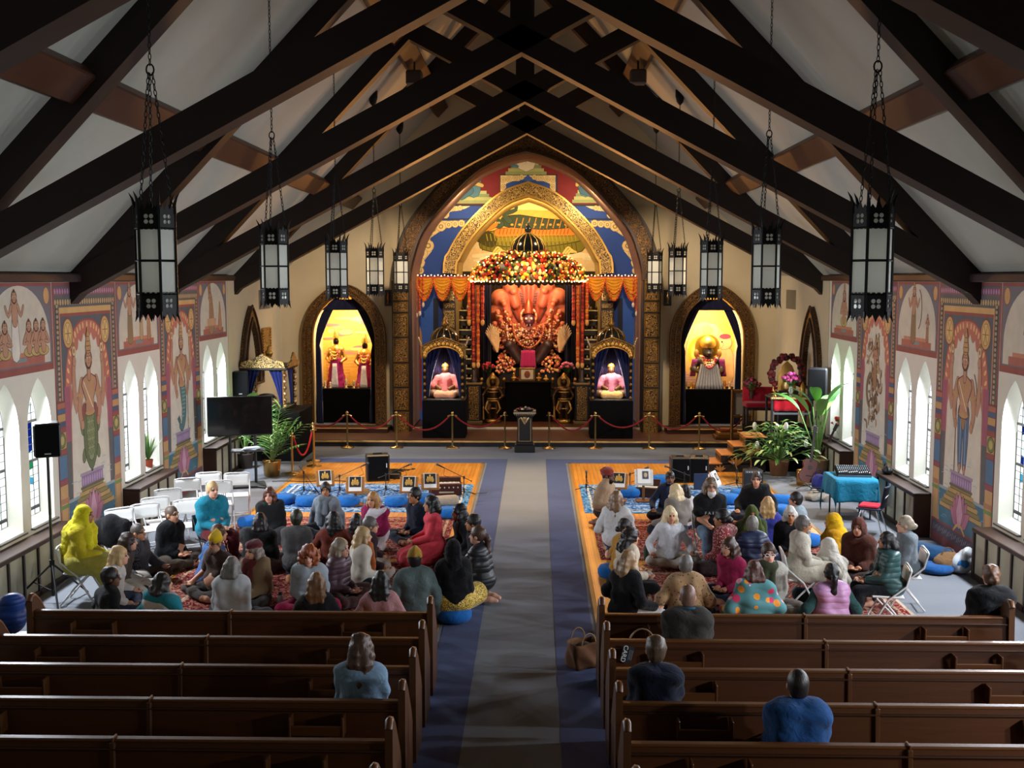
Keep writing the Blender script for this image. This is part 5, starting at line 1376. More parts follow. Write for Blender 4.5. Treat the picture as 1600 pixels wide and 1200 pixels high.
for s in (-1, 1):
 sd = 'left' if s < 0 else 'right'; YSH = 29.2
 xa, xb = place(660 if s < 0 else 922, 650, YSH - .4)[0], place(727 if s < 0 else 989, 650, YSH - .4)[0]; xc = (xa + xb) / 2; W = xb - xa
 z1 = place(700, 626, YSH - .4)[1]
 m = MB(); m.box((0, 0, (z1 - SZ) / 2), (W, .85, z1 - SZ), '#050404', .012)
 tag(m.build('shrine_plinth', 'black', None, (xc, YSH, SZ)), 'large black plinth block under the %s side shrine' % sd, 'plinth', 'black plinths under the side shrines')
 t = thing('side_shrine', 'black and gold domed shrine cabinet on the %s plinth' % sd, 'shrine', (xc, YSH, z1), group='domed side shrines')
 ZS = lambda py: place(700, py, YSH - .4)[1] - z1
 hw = W / 2 - .02; zt = ZS(542)
 for e in (-1, 1):
  for f in (-.36, .36):
   m = MB(); m.box((e * (hw - .05), f, zt / 2), (.09, .09, zt), '#120e0a', .01)
   if f < 0:
    for k in range(8): m.blob((e * (hw - .05), f - .05, .08 + zt * k / 8), (.04, .03, .05), GOLDD, 8, 5)
   m.build('post', 'gilt' if f < 0 else 'satin', t)
 m = MB(); m.box((0, 0, .02), (W - .02, .84, .04), '#1a120c', .01); m.build('floor_board', 'satin', t)
 m = MB(); m.box((0, .39, zt / 2), (W - .06, .03, zt), '#151320'); m.build('back_panel', 'matte', t)
 n = 20; ar = [(hw * .82 * cos(PI * i / n), zt - .26 + .26 * sin(PI * i / n)) for i in range(n + 1)]
 out = [(hw * 1.04, zt - .3), (hw * 1.06, zt - .02), (hw * .9, zt + .06), (hw * .5, zt + .16), (0, zt + .26), (-hw * .5, zt + .16), (-hw * .9, zt + .06), (-hw * 1.06, zt - .02), (-hw * 1.04, zt - .3)]
 m = MB(); m.prism([(hw * 1.04, zt - .3)] + out[1:] + ar[::-1], .38, .46, '#1c140c', (Vector((0, 0, 0)), Vector((1, 0, 0)), Vector((0, 0, 1)), Vector((0, -1, 0))))
 m.build('crest_board', 'scroll_panel', t)
 m = MB()
 for i in range(15):
  a = PI * i / 14; m.blob((hw * .9 * cos(a), -.47, zt - .22 + .3 * sin(a)), (.055, .03, .055), GOLD, 8, 5)
 m.tube([(u, -.47, v) for u, v in out], .022, GOLDD, 6); m.tube([(u, -.47, v) for u, v in ar], .018, GOLD, 6)
 for e in (-1, 1):
  for k in range(5): m.blob((e * (hw + .03 + .02 * k % 3), -.3, zt + .02 + .05 * k), (.03, .03, .045), '#a89070', 6, 5)
 m.build('carving', 'gilt', t)
 m = MB(); m.box((0, 0, zt + .03), (W - .04, .8, .06), '#120e0a', .01); m.build('roof', 'satin', t)
 rr = [(.36, 0), (.38, .05), (.37, .14), (.3, .26), (.18, .35), (.06, .39), (.03, .41)]
 m = MB(); m.lathe([(a, zt + .12 + b) for a, b in rr], '#14120f', 28, (0, 0, 0)); m.lathe([(.4, zt + .05), (.4, zt + .13)], '#1a140c', 28); dm = m.build('dome', 'gloss', t)
 m = MB()
 for i in range(12):
  a = 2 * PI * i / 12; m.tube([(q_ * 1.01 * cos(a), q_ * 1.01 * sin(a), zt + .12 + b) for q_, b in rr[1:-1]], .011, '#8a6a34', 6)
 m.lathe([(.03, zt + .5), (.09, zt + .56), (.1, zt + .62), (.05, zt + .68), (.06, zt + .71), (.0, zt + .8)], GOLDD, 14); m.build('rib', 'gilt', t)
 for e in (-1, 1):
  m = MB(); m.slab(lambda u, v: (e * (hw * .84 - (.06 + .34 * v ** 1.6) * u), -.2 + .035 * sin(u * 20), .05 + (zt - .08) * v), 12, 16, '#1a1f48', .01); m.build('drape', 'velvet', t)
 m = MB(); m.slab(lambda u, v: (-hw * .85 + 1.7 * hw * u, .33 + .012 * sin(u * 130), .05 + (zt - .1) * v), 120, 2, '#7a6a90', .004); m.build('tinsel_curtain', 'steel', t)
 i_ = thing('seated_statue', 'small seated statue in %s inside the %s side shrine' % ('pink and gold shawl' if s < 0 else 'pink and orange robes', sd), 'statue', (xc + .01, YSH + .06, z1 + .04), group='seated statues in the side shrines')
 seated_idol(i_, '#d86a68' if s < 0 else '#d8788c', '#c88a6a' if s < 0 else '#d8a868', '#5a3c1c')
 i_.scale = (.98,) * 3
 lamp_pos = (xc, YSH - .2, z1 + zt - .12)
# ---- niche statues
def standing_idol(t, H, robe, sash, face='#2a1c18'):
 S = SDF(.04); S.cone((0, 0, 0), (0, 0, H * .5), .24, .15); S.cone((0, 0, H * .48), (0, 0, H * .66), .15, .16); S.cone((-.15, 0, H * .68), (.15, 0, H * .68), .07); S.cone((0, 0, H * .7), (0, 0, H * .78), .055)
 S.ell((0, 0, H * .82), (.085, .09, .1), tag=1)
 for s in (-1, 1): S.chain([(s * .18, 0, H * .67), (s * .27, -.02, H * .52), (s * .17, -.16, H * .46)], [.06, .05, .045], tag=2)
 sdfobj('body', S, ['#c8963c', face, '#c89048'], 'gilt', .02, t)
 S = SDF(.05); S.cone((0, 0, .02), (0, 0, H * .46), .27, .17); S.cone((-.08, -.16, .02), (0, -.12, H * .4), .12, .08); sdfobj('robe', S, robe, 'cloth', .02, t, None, .02, 30)
 m = MB(); m.slab(lambda u, v: (-.06 + .12 * u + .05 * (2 * u - 1) * v, -.25 - .06 * v, H * .44 - H * .42 * v), 6, 6, sash, .02); m.build('sash', 'cloth', t)
 m = MB(); m.lathe([(.09, H * .87), (.1, H * .89), (.075, H * .93), (.08, H * .95), (.05, H * 1.0), (.02, H * 1.05)], '#d8b050', 14); m.build('crown', 'gilt', t)
 m = MB(); r = random.Random(2)
 for k in range(3): garland(m, [(.17 * sin(R(-80 + 16 * i)) * (1 - .1 * k), -.16 - .04 * k, H * .7 - (.12 + .09 * k) * cos(R(-80 + 16 * i))) for i in range(11)], .03, (('#e8c050', '#d84858'), ('#e0b040', '#e8d070'), ('#d8505c', '#e8c458'))[k])
 m.build('garland', 'flower', t)
zl = place(540, 606, YF + .7)[1]
for px, H, lb in ((526, 1.72, 'taller crowned standing statue in magenta robe in the left niche'), (571, 1.55, 'shorter crowned standing statue with white sash in the left niche')):
 xx = place(px, 600, YF + .8)[0]; t = thing('standing_statue', lb, 'statue', (xx, YF + .8, zl), group='statues in the left niche'); standing_idol(t, H / 1.05, '#b02a68', '#e8d8d0')
xx = place(1105, 600, YF + .85)[0]
t = thing('crowned_statue', 'large crowned seated statue in pleated silver cloth in the right niche', 'statue', (xx, YF + .85, zl))
S = SDF(.05); S.cone((0, 0, .1), (0, 0, .7), .34, .24); S.cone((-.22, 0, .78), (.22, 0, .78), .11); S.ell((0, -.05, 1.05), (.16, .16, .17), tag=1); S.ell((0, -.2, 1.0), (.09, .1, .07), tag=1)
for s in (-1, 1): S.chain([(s * .3, 0, .78), (s * .42, -.05, .56), (s * .28, -.26, .5)], [.09, .08, .06]); S.ell((s * .32, 0, 1.0), (.08, .05, .12), tag=2)
sdfobj('body', S, ['#3a2820', '#1c1414', '#b8843c'], 'satin', .02, t)
m = MB(); m.lathe([(.17, 1.16), (.22, 1.22), (.24, 1.3), (.2, 1.4), (.1, 1.48), (.0, 1.52)], '#d8b050', 20); m.lathe([(.34, -.015), (.36, 0), (.34, .015)], '#d8a838', 30, (0, .1, 1.2), Matrix.Rotation(PI / 2, 3, 'X')); m.build('crown', 'gilt', t)
m = MB(); m.slab(lambda u, v: ((-.24 + .48 * u) * (1 + .7 * v), -.3 - .14 * v + .03 * sin(u * 60), .72 - .7 * v), 60, 6, '#b8b8bc', .02); m.build('pleated_cloth', 'cloth', t)
m = MB()
for k in range(4): garland(m, [(.28 * sin(R(-80 + 16 * i)) * (1 - .12 * k), -.25 - .04 * k, .98 - (.16 + .07 * k) * cos(R(-80 + 16 * i))) for i in range(11)], .035, (('#e8c050', '#d84858'), ('#e0e0c0', '#e8d070'), ('#d8505c', '#f0c0a0'), ('#d04858', '#e8a060'))[k])
m.build('garland', 'flower', t)
for s in (-1, 1): m = MB(); m.slab(lambda u, v: (s * (.3 + .16 * u + .06 * v), -.1 + .02 * sin(u * 20), .85 - .5 * v), 6, 6, '#a8447c', .02); m.build('shawl', 'cloth', t)
r = random.Random(5)
for s, pxs in ((-1, (508, 516, 541, 553, 560)), (1, (1072, 1080, 1084, 1132, 1140, 1148))):
 for i, px in enumerate(pxs):
  xx = place(px, 605, YF + .48)[0]; h = r.uniform(.14, .3)
  t = thing('votive_figure', '%s small votive figure from the left in front of the %s niche statue%s' % (['first', 'second', 'third', 'fourth', 'fifth', 'sixth'][i], 'left' if s < 0 else 'right', 's' if s < 0 else ''), 'figurine', (xx, YF + .48, zl), group='votive figures in the niches')
  m = MB(); m.lathe([(.06, 0), (.065, .02), (.03, .04), (.05, h * .5), (.03, h * .7), (.04, h * .85), (.0, h)], r.choice(['#d8b050', '#c08038', '#e0c890']), 10); m.build('figure', 'gilt', t)
  m = MB(); m.blob((0, -.03, h * .45), (.03, .02, .03), '#d84a4a', 7, 5); m.build('flower', 'flower', t)
# ---- hangings on the front and side walls
for px, lb in ((607, 'small dark framed statue picture left of the altar arch'), (1043, 'small dark framed statue picture right of the altar arch')):
 x0, z0 = place(px - 6, 478, YF - .04); x1, z1 = place(px + 6, 453, YF - .04)
 t = thing('framed_picture', lb, 'picture', ((x0 + x1) / 2, YF - .03, (z0 + z1) / 2), group='small framed pictures by the arch')
 m = MB(); m.box((0, 0, 0), (x1 - x0, .05, z1 - z0), '#16100c', .008); m.build('frame', 'satin', t)
 m = MB(); m.lathe([(.05, -.16), (.02, -.1), (.045, 0), (.03, .08), (.035, .12), (0, .17)], '#a05a2c' if px < 800 else '#b09868', 10, (0, -.035, 0)); m.build('relief', 'gilt', t)
# ================================================================ things at the stage edge and on the chancel walls
ST = thing('stanchion', 'brass rope stanchion', 'stanchion', (0, 28.02, 0), group='brass stanchions along the stage')
m = MB(); m.lathe([(.17, 0), (.175, .012), (.16, .022), (.06, .04), (.035, .06)], '#b89a60', 24); m.build('base', 'brass', ST)
m = MB(); m.lathe([(.024, .05), (.024, .84), (.034, .845), (.034, .88), (.024, .885)], '#c0a468', 14); m.build('post', 'brass', ST)
m = MB(); m.blob((0, 0, .92), (.038, .038, .038), '#c8ac70', 14, 10); m.lathe([(.02, .88), (.03, .89)], '#c8ac70', 12); m.build('finial', 'brass', ST)
m = MB()
for e in (-1, 1): m.tube([(e * .03, 0, .86), (e * .06, 0, .865), (e * .07, 0, .85)], .008, '#c8ac70', 6)
m.build('ring', 'brass', ST)
SPX = [468, 543, 620, 707, 789, 858, 930, 1014, 1092, 1166]
ON = ['first', 'second', 'third', 'fourth', 'fifth', 'sixth', 'seventh', 'eighth', 'ninth', 'tenth']
HX = ['before the left edge of the left niche', 'in front of the left niche', 'in front of the left pillar of the altar arch', 'before the left side shrine', 'just left of the black lectern', 'just right of the black lectern', 'before the right side shrine', 'in front of the right pillar of the altar arch', 'in front of the right niche', 'at the right end of the stage ropes']
sx = []
for i, px in enumerate(SPX):
 x = at(px, 698, y=28.02).x; sx.append(x)
 if i == 0: ST.location.x = x; ST['label'] = 'brass stanchion ' + HX[0]
 else: dup(ST, (x, 28.02, 0), 0, 'brass stanchion ' + HX[i])
def rope(a, b, sag, lb, grp, col='#7a1418'):
 a, b = Vector(a), Vector(b); t = thing('velvet_rope', lb, 'rope', a, group=grp)
 m = MB(); n = 16; m.tube([(b - a) * (i / n) + Vector((0, 0, -sag * (1 - (2 * i / n - 1) ** 2))) for i in range(n + 1)], .02, col, 8); m.build('rope', 'velvet', t)
 m = MB()
 for p, q in ((Vector(), (b - a)), (b - a, Vector())):
  d = (q - p).normalized() * .05; m.tube([p, p + d + Vector((0, 0, -.02))], .024, '#c0a468', 8)
 m.build('end_cap', 'brass', t)
for i in range(9):
 if i == 4: continue
 rope((sx[i] + .07, 28.02, .85), (sx[i + 1] - .07, 28.02, .85), .3 + .04 * (i % 3), 'red velvet rope sagging between the %s and %s stage stanchions from the left' % (ON[i], ON[i + 1]), 'red velvet ropes along the stage')
p1, p2, p3 = at(457, 741, z=0), at(491, 729, z=0), at(490, 721, z=0)
for p, lb in ((p1, 'nearest brass stanchion, standing on the left edge of the wood floor'), (p2, 'brass stanchion on the wood floor joined by a red rope to the nearest one'), (p3, 'brass stanchion standing directly behind the roped pair on the left wood floor')):
 dup(ST, (p.x, p.y, .006), .4, lb, 'free-standing brass stanchions on the left')
d = (p2 - p1).normalized() * .07
rope(p1 + d + Vector((0, 0, .86)), p2 - d + Vector((0, 0, .86)), .5, 'bright red velvet rope sagging low between two stanchions on the left wood floor', 'red ropes', '#a81820')
# lectern-like offering box
p = at(820, 700, z=0); y = 27.5; x = at(820, 690, y=y).x
t = thing('offering_pedestal', 'black and gold pedestal box standing in the aisle before the stage', 'pedestal', (x, y, 0))
m = MB(); m.box((0, 0, .1), (.52, .46, .2), '#0f0c0a', .02); m.box((0, 0, .23), (.44, .4, .08), '#14100c', .02); m.build('base', 'satin', t)
m = MB(); m.box((0, 0, .58), (.38, .34, .66), '#0f0c0a', .012); b = m.build('body', 'satin', t)
m = MB()
for dx in (-1, 1): m.box((dx * .15, -.175, .57), (.016, .012, .56), '#b09468')
m.box((0, -.175, .29), (.31, .012, .016), '#b09468')
m.tube([(.15, -.175, .85), (.1, -.175, .9), (0, -.175, .72), (-.1, -.175, .9), (-.15, -.175, .85)], .012, '#b09468', 5)
for a in range(5): m.tube([(0, -.175, .86), (.09 * sin(R(-70 + 35 * a)), -.175, .86 + .08 * cos(R(-70 + 35 * a)))], .009, '#c0a070', 5)
m.prism([(-.12, .88), (.12, .88), (0, .7)], .172, .18, '#8a744c', (Vector((0, 0, 0)), Vector((1, 0, 0)), Vector((0, 0, 1)), Vector((0, -1, 0)))); m.build('inlay', 'gilt', b)
m = MB(); m.box((0, 0, .95), (.46, .42, .08), '#17120e', .02)
m.box((0, 0, 1.02), (.58, .52, .07), '#3a3028', .02); m.build('top', 'satin', t)
m = MB(); m.box((0, -.265, 1.02), (.56, .012, .03), '#c8b898')
for i in range(12): m.blob((-.25 + .045 * i, -.268, .98), .012, '#c0a878', 6, 4)
m.build('trim', 'gilt', t)
t2 = thing('offering_tray', 'dark round tray of offerings on top of the black pedestal', 'tray', (x, y, 1.056))
m = MB(); m.lathe([(.2, 0), (.22, .03), (.23, .04), (.21, .035), (.19, .015)], '#4a4440', 24); m.build('tray', 'steel', t2)
m = MB()
for i in range(9): m.blob((.12 * cos(i * .7), .12 * sin(i * .7), .04 + .01 * (i % 3)), .035, ['#8a8078', '#7a2030', '#c8b898', '#2a2420'][i % 4], 8, 6)
m.build('offerings', 'gilt', t2)
# blind arches, plaque and vents on the cream chancel walls
for s in (-1, 1):
 sd = 'left' if s < 0 else 'right'; fr = YZ(s * (HW - .015), -s)
 ya, yb = (26.0, 27.9) if s < 0 else (25.6, 27.3)
 L = lancet(0, yb - ya, 1.75, 3.72, 8)
 L = [((ya + yb) / 2 + u, v) for u, v in L]
 Lo = L[1:] + L[:1]
 t = thing('blind_arch', 'dark carved pointed arch frame on the cream %s wall' % sd, 'arch', (s * HW, (ya + yb) / 2, 1.75), group='blind arches on the side walls'); iM = Matrix.Translation(-t.location)
 A = offset(Lo, -.0); B = offset(Lo, -.3 if True else 0)
 ce = Vector(((ya + yb) / 2, 2.4));
 IN = [tuple(ce + Vector(((u - ce.x) * .7, (v - ce.y) * .8 - .04 if v > 1.8 else v - ce.y))) for u, v in L]
 m = MB(); m.prism(L, 0, .1, '#2a1a0e', fr, [IN]); m.xf(iM).build('frame', 'scroll_dark', t)
 m = MB()
 for q in (L, IN): m.tube([fr[0] + fr[1] * u + fr[2] * v + fr[3] * .11 for u, v in q], .035, '#3a2210', 6, True)
 m.xf(iM).build('moulding', 'satin', t)
 y0, y1 = (28.0, 29.1) if s < 0 else (28.35, 29.35)
 t = thing('wall_vent', 'grey louvred wall vent high on the cream %s wall' % sd, 'vent', (s * (HW - .02), (y0 + y1) / 2, 3.85), group='wall vents')
 m = MB(); m.box((-s * .01, 0, 0), (.02, y1 - y0, .5), '#857860', .004); m.build('frame', 'matte', t)
 m = MB()
 for i in range(14): m.box((-s * .024, 0, -.22 + .034 * i), (.012, y1 - y0 - .08, .016), '#6f6450')
 m.build('louvres', 'matte', t)
t = thing('wall_plaque', 'narrow gilded relief plaque on the cream left wall', 'plaque', (-HW + .02, 28.55, 2.6))
m = MB(); m.box((.02, 0, 0), (.05, .78, 1.0), '#8a6028', .01); m.build('panel', 'scroll_gold', t)
m = MB()
for e in (-1, 1):
 for i in range(14): m.blob((.05, e * .38, -.47 + .072 * i), .04, '#a87c3c', 7, 5)
 m.box((.04, 0, e * .49), (.05, .8, .04), '#a87c3c', .01)
m.build('border', 'gilt', t)
# ================================================================ lanterns
IRON = '#0c0b0a'
LN = thing('hanging_lantern', 'lantern', 'lantern', (0, 0, 0), group='hanging iron lanterns')
RL = .185
def hexp(i, r=RL): return Vector((r * cos(PI / 3 * i), r * sin(PI / 3 * i), 0))
m = MB()
for i in range(6):
 a, b = hexp(i, RL * .96), hexp(i + 1, RL * .96)
 m.add([a + Vector((0, 0, 4.12)), b + Vector((0, 0, 4.12)), b + Vector((0, 0, 4.98)), a + Vector((0, 0, 4.98))], [(0, 1, 2, 3)], '#eef2ea')
m.build('glass_pane', 'milk_glass', LN)
m = MB()
for i in range(6):
 a, b = hexp(i), hexp(i + 1)
 m.tube([a + Vector((0, 0, 4.08)), a + Vector((0, 0, 5.02))], .014, IRON, 5)
 for z in (4.255, 4.56, 4.855): m.tube([a + Vector((0, 0, z)), b + Vector((0, 0, z))], .011, IRON, 4)
m.build('frame', 'iron', LN)
for nm, z0, z1 in (('top_band', 4.86, 5.01), ('bottom_band', 4.09, 4.255)):
 m = MB(); zc_ = (z0 + z1) / 2
 for i in range(6):
  a, b = hexp(i, RL * 1.01), hexp(i + 1, RL * 1.01); u = (b - a).normalized(); n = u.cross(Vector((0, 0, 1))); o = (a + b) / 2
  hw_ = (b - a).length / 2; hh = (z1 - z0) / 2; fr = (o + Vector((0, 0, zc_)), u, Vector((0, 0, 1)), n)
  holes = []
  for p in range(4):
   an = PI / 4 + PI / 2 * p; c = Vector((cos(an), sin(an))) * .034
   holes.append([(c.x + .021 * cos(t), c.y + .021 * sin(t)) for t in (2 * PI * k / 8 for k in range(8))])
  s_ = 1 if nm == 'top_band' else -1
  edge = [(-hw_, -hh), (hw_, -hh), (hw_, hh), (-hw_, hh)]
  m.prism(edge, 0, .004, IRON, fr, holes)
  for q in (-.75, -.25, .25, .75):   # cut crenellation towards the pane
   m.prism([(hw_ * q - .014, -s_ * hh), (hw_ * q + .014, -s_ * hh), (hw_ * q + .014, -s_ * (hh + .02)), (hw_ * q - .014, -s_ * (hh + .02))], 0, .004, IRON, fr)
  for q, L in ((-.6, .05), (0, .085), (.6, .05)): m.prism([(hw_ * q - .035, s_ * hh), (hw_ * q + .035, s_ * hh), (hw_ * q, s_ * (hh + L))], 0, .004, IRON, fr)
 m.build(nm, 'iron', LN)
for i in range(6):
 v = hexp(i).normalized()
 m = MB(); m.tube([v * RL + Vector((0, 0, 4.98)), v * (RL + .0) + Vector((0, 0, 5.07)), v * (RL + .02) + Vector((0, 0, 5.13)), v * (RL + .05) + Vector((0, 0, 5.18))], [.02, .018, .011, .002], IRON, 5); m.build('spike', 'iron', LN)
 m = MB(); m.tube([v * RL + Vector((0, 0, 4.1)), v * (RL + .004) + Vector((0, 0, 4.06)), v * (RL + .025) + Vector((0, 0, 4.0))], [.018, .014, .002], IRON, 5); m.build('spike', 'iron', LN)
def chain(m, a, b, L=.062):
 a, b = Vector(a), Vector(b); d = (b - a); n = max(1, int(d.length / (L * .8))); t = d.normalized(); o = t.orthogonal().normalized(); w = t.cross(o)
 for i in range(n):
  c = a + d * ((i + .5) / n); q = o if i % 2 else w
  m.tube([c + t * (L * .5 * cos(x)) + q * (.013 * sin(x)) for x in (2 * PI * k / 8 for k in range(8))], .0045, IRON, 4, True)
CZ = ZW + SL * (HW - 3.3)
m = MB()
for i in (0, 2, 4): chain(m, hexp(i, RL * .9) + Vector((0, 0, 5.0)), Vector((0, 0, 6.25)) + hexp(i, .02))
m.tube([(.035 * cos(x), 0, 6.28 + .05 * sin(x)) for x in (2 * PI * k / 12 for k in range(12))], .008, IRON, 5, True)
chain(m, (0, 0, 6.32), (0, 0, CZ - .12)); m.build('chain', 'iron', LN)
m = MB(); m.lathe([(.02, CZ - .2), (.07, CZ - .14), (.1, CZ - .02), (.1, CZ + .12)], IRON, 14); m.build('ceiling_mount', 'iron', LN)
LY = [10., 14.55, 19.1, 23.65, 28.2]
ONL = ['nearest and largest', 'second nearest', 'middle', 'fourth', 'farthest']
first = True
for s in (-1, 1):
 for k, y in enumerate(LY):
  lb = '%s black iron hanging lantern in the row on the %s side' % (ONL[k], 'left' if s < 0 else 'right')
  if first: LN.location = (s * 3.27, y, 0); LN['label'] = lb; first = False
  else: dup(LN, (s * 3.27, y, 0), 0, lb)
# small track spots with cables under the ridge, towards the altar
for s, yy, xx in ((-1, 23.4, 2.35), (1, 23.4, 2.35)):
 t = thing('track_spotlight', 'small dark spotlight box on the %s roof slope aimed at the altar' % ('left' if s < 0 else 'right'), 'spotlight', (s * xx, yy, 8.6), group='roof spotlights')
 m = MB(); m.box((0, 0, 0), (.34, .3, .3), '#4a4038', .03); m.build('housing', 'plastic', t); m = MB(); m.lathe([(.1, 0), (.12, .04)], '#c8b890', 14, (0, .15, 0), Matrix.Rotation(-PI / 2, 3, 'X')); m.build('lens', 'gloss', t)
 m = MB(); m.tube([(0, 0, .1), (0, 0, ZW + SL * (HW - xx) - 8.6)], .02, '#2a2420', 6); m.tube([(s * .1, 0, -.1), (s * .9, .3, -.75), (s * 1.75, .6, -1.5)], .012, '#1a1614', 5); m.build('cable', 'rubber', t)
# ================================================================ pews
PEW = thing('church_pew', 'pew', 'pew', (0, 0, 0), group='church pews')
PL = 4.31; PH = .88; PB = '#48260d'
m = MB(); m.box((0, 0, PH / 2 + .1), (PL - .06, .035, PH - .24), PB, .006, Matrix.Rotation(R(-4), 3, 'X')); m.build('backrest', 'wood_x', PEW)
m = MB(); m.box((0, .035, PH - .015), (PL - .04, .075, .03), '#54300f', .01); m.box((0, -.012, PH - .075), (PL - .05, .03, .016), '#351c0a', .004); m.build('top_rail', 'wood_x', PEW)
m = MB(); m.box((0, -.028, .5), (.045, .04, .72), '#4c2b0f', .008, Matrix.Rotation(R(-4), 3, 'X')); m.box((0, .03, PH - .01), (.02, .09, .045), '#4c2b0f', .005); m.build('centre_strip', 'wood_z', PEW)
m = MB(); m.box((0, .26, .44), (PL - .06, .44, .035), PB, .01); m.build('seat', 'wood_x', PEW)
for e in (-1, 1):
 m = MB(); prof = [(-.06, 0), (.46, 0), (.48, .5), (.40, .64), (.16, .94), (.06, 1.02), (-.0, 1.03), (-.03, .98), (-.05, .6)]
 m.prism(prof, e * (PL / 2 - .025) - .03, e * (PL / 2 - .025) + .03, '#4a2a0f', (Vector((0, 0, 0)), Vector((0, 1, 0)), Vector((0, 0, 1)), Vector((1, 0, 0)))); m.tube([(e * (PL / 2 - .025), a, b + .006) for a, b in prof[2:8]], .034, '#563112', 6); m.build('end_panel', 'wood_z', PEW)
for x in (-1.43, 1.43):
 m = MB(); m.box((x, -.12, .67), (.44, .02, .085), '#522e10', .005); m.box((x, -.07, .63), (.44, .1, .015), '#48260d')
 for e in (-1, 1): m.box((x + e * .22, -.075, .70), (.022, .12, .17), '#4c2b0f', .006)
 m.build('book_rack', 'wood_x', PEW)
m = MB(); m.box((0, .1, .2), (.05, .3, .4), '#351c0a', .01); m.build('support', 'wood_z', PEW)
PY = [11.18, 10.36, 9.57, 8.77, 7.98, 7.18]
PN = ['front', 'second', 'third', 'fourth', 'fifth', 'rearmost']
first = True
for s in (-1, 1):
 for k, y in enumerate(PY):
  lb = '%s brown wooden church pew on the %s of the aisle' % (PN[k], 'left' if s < 0 else 'right')
  loc = (s * (.86 + PL / 2) + (.04 if s > 0 else 0), y, 0)
  if first: PEW.location = loc; PEW['label'] = lb; first = False
  else: dup(PEW, loc, 0, lb)
# card and bag by the pews
t = thing('paper_card', 'dark card with white lettering stuck on a pew back near the aisle', 'card', (1.12, PY[1] - .055, .76)); t.rotation_euler = (R(-4), R(14), 0)
m = MB(); m.box((0, 0, 0), (.11, .004, .16), '#23252a'); m.build('card', 'paper', t)
def text(body, size, col, mat, parent, loc, rot, ext=.0008, name='lettering', sp=1.0):
 c = bpy.data.curves.new(name, 'FONT'); c.body = body; c.size = size; c.align_x = 'CENTER'; c.align_y = 'CENTER'; c.extrude = ext; c.space_character = sp
 o = bpy.data.objects.new(name, c); dg = bpy.context.evaluated_depsgraph_get
 COL.objects.link(o); bpy.context.view_layer.update()
 me = bpy.data.meshes.new_from_object(o.evaluated_get(dg())); COL.objects.unlink(o); bpy.data.objects.remove(o)
 a = me.color_attributes.new('Col', 'FLOAT_COLOR', 'POINT'); a.data.foreach_set('color', np.tile(np.array([*lin(col), 1], np.float32), len(me.vertices)))
 me.materials.clear(); me.materials.append(MATS[mat]); o = link(name, me, parent, loc); o.rotation_euler = rot
 return o
text('CARD', .062, '#e8e8e4', 'paper', t, (-.028, -.004, .0), (PI / 2, R(90), 0))
for i in range(3):
 m = MB(); m.box((.02 + .014 * i, -.003, 0), (.004, .002, .1), '#8a8c90'); m.build('printed_line', 'paper', t)
p = at(905, 1046, z=0)
t = thing('paper_bag', 'open brown bag standing on the blue carpet beside the pew end', 'bag', (p.x + .05, p.y + .1, 0), .5)
def bagside(u, v):
 a = 2 * PI * u; rx, ry = .17 + .015 * sin(3 * a + 4 * v), .11 + .012 * sin(5 * a + 7 * v)
 c, s_ = cos(a), sin(a); k = 1 / max(abs(c), abs(s_)) ** .8
 return (rx * c * k * (1 + .08 * v), ry * s_ * k * (1 + .1 * v), .3 * v + .012 * sin(4 * a) * v)
m = MB(); m.slab(bagside, 32, 8, '#6a4526', .006); m.box((0, 0, .01), (.3, .19, .02), '#5a3a20'); m.build('body', 'paper', t)
for e in (-1, 1): m = MB(); m.tube([(.09 * cos(x), e * .12, .29 + .13 * sin(x)) for x in (PI * k / 10 for k in range(11))], .006, '#b08a58', 6); m.build('handle', 'cloth', t)
m = MB(); m.blob((0, 0, .2), (.12, .08, .09), '#3a2a20', 12, 8); m.build('contents', 'cloth', t)
p = Vector((1.3, PY[1] + .3, .46))
t = thing('handbag', 'brown handbag with an arched handle on the second right pew', 'bag', p)
m = MB(); m.box((0, 0, .1), (.34, .14, .2), '#5a3a26', .04); m.build('body', 'satin', t)
m = MB(); m.tube([(.15 * cos(x), 0, .2 + .24 * sin(x)) for x in (PI * k / 12 for k in range(13))], .009, '#8a6a50', 6); m.build('handle', 'satin', t)
# ================================================================ chairs
def folding(label, loc, rz, group='white folding chairs'):
 t = thing('folding_chair', label, 'chair', loc, rz, group)
 W_ = '#d8d8d4'
 m = MB(); m.slab(lambda u, v: ((u - .5) * .43, -.20 - .03 * v + .02 * (1 - (2 * u - 1) ** 2) * -1, .58 + .2 * v), 10, 4, W_, .014); m.build('backrest', 'plastic', t)
 m = MB(); m.box((0, .02, .445), (.4, .39, .028), W_, .012); m.build('seat', 'plastic', t)
 for nm, pts in (('front_leg_frame', lambda e: [(e * .225, -.24, .79), (e * .225, -.19, .6), (e * .225, .02, .42), (e * .225, .25, .01)]), ('rear_leg_frame', lambda e: [(e * .2, .16, .43), (e * .2, -.02, .25), (e * .2, -.22, .01)])):
  m = MB()
  for e in (-1, 1): m.tube(pts(e), .013, '#c8c8c6', 6)
  a = pts(1)
  if nm[0] == 'f': m.tube([(-.225, -.24, .79), (-.15, -.245, .805), (.15, -.245, .805), (.225, -.24, .79)], .013, '#c8c8c6', 6); m.tube([(-.225, .2, .1), (.225, .2, .1)], .01, '#c8c8c6', 6)
  else: m.tube([(-.2, -.17, .07), (.2, -.17, .07)], .01, '#c8c8c6', 6)
  m.build(nm, 'plastic', t)
 return t
CH0 = None
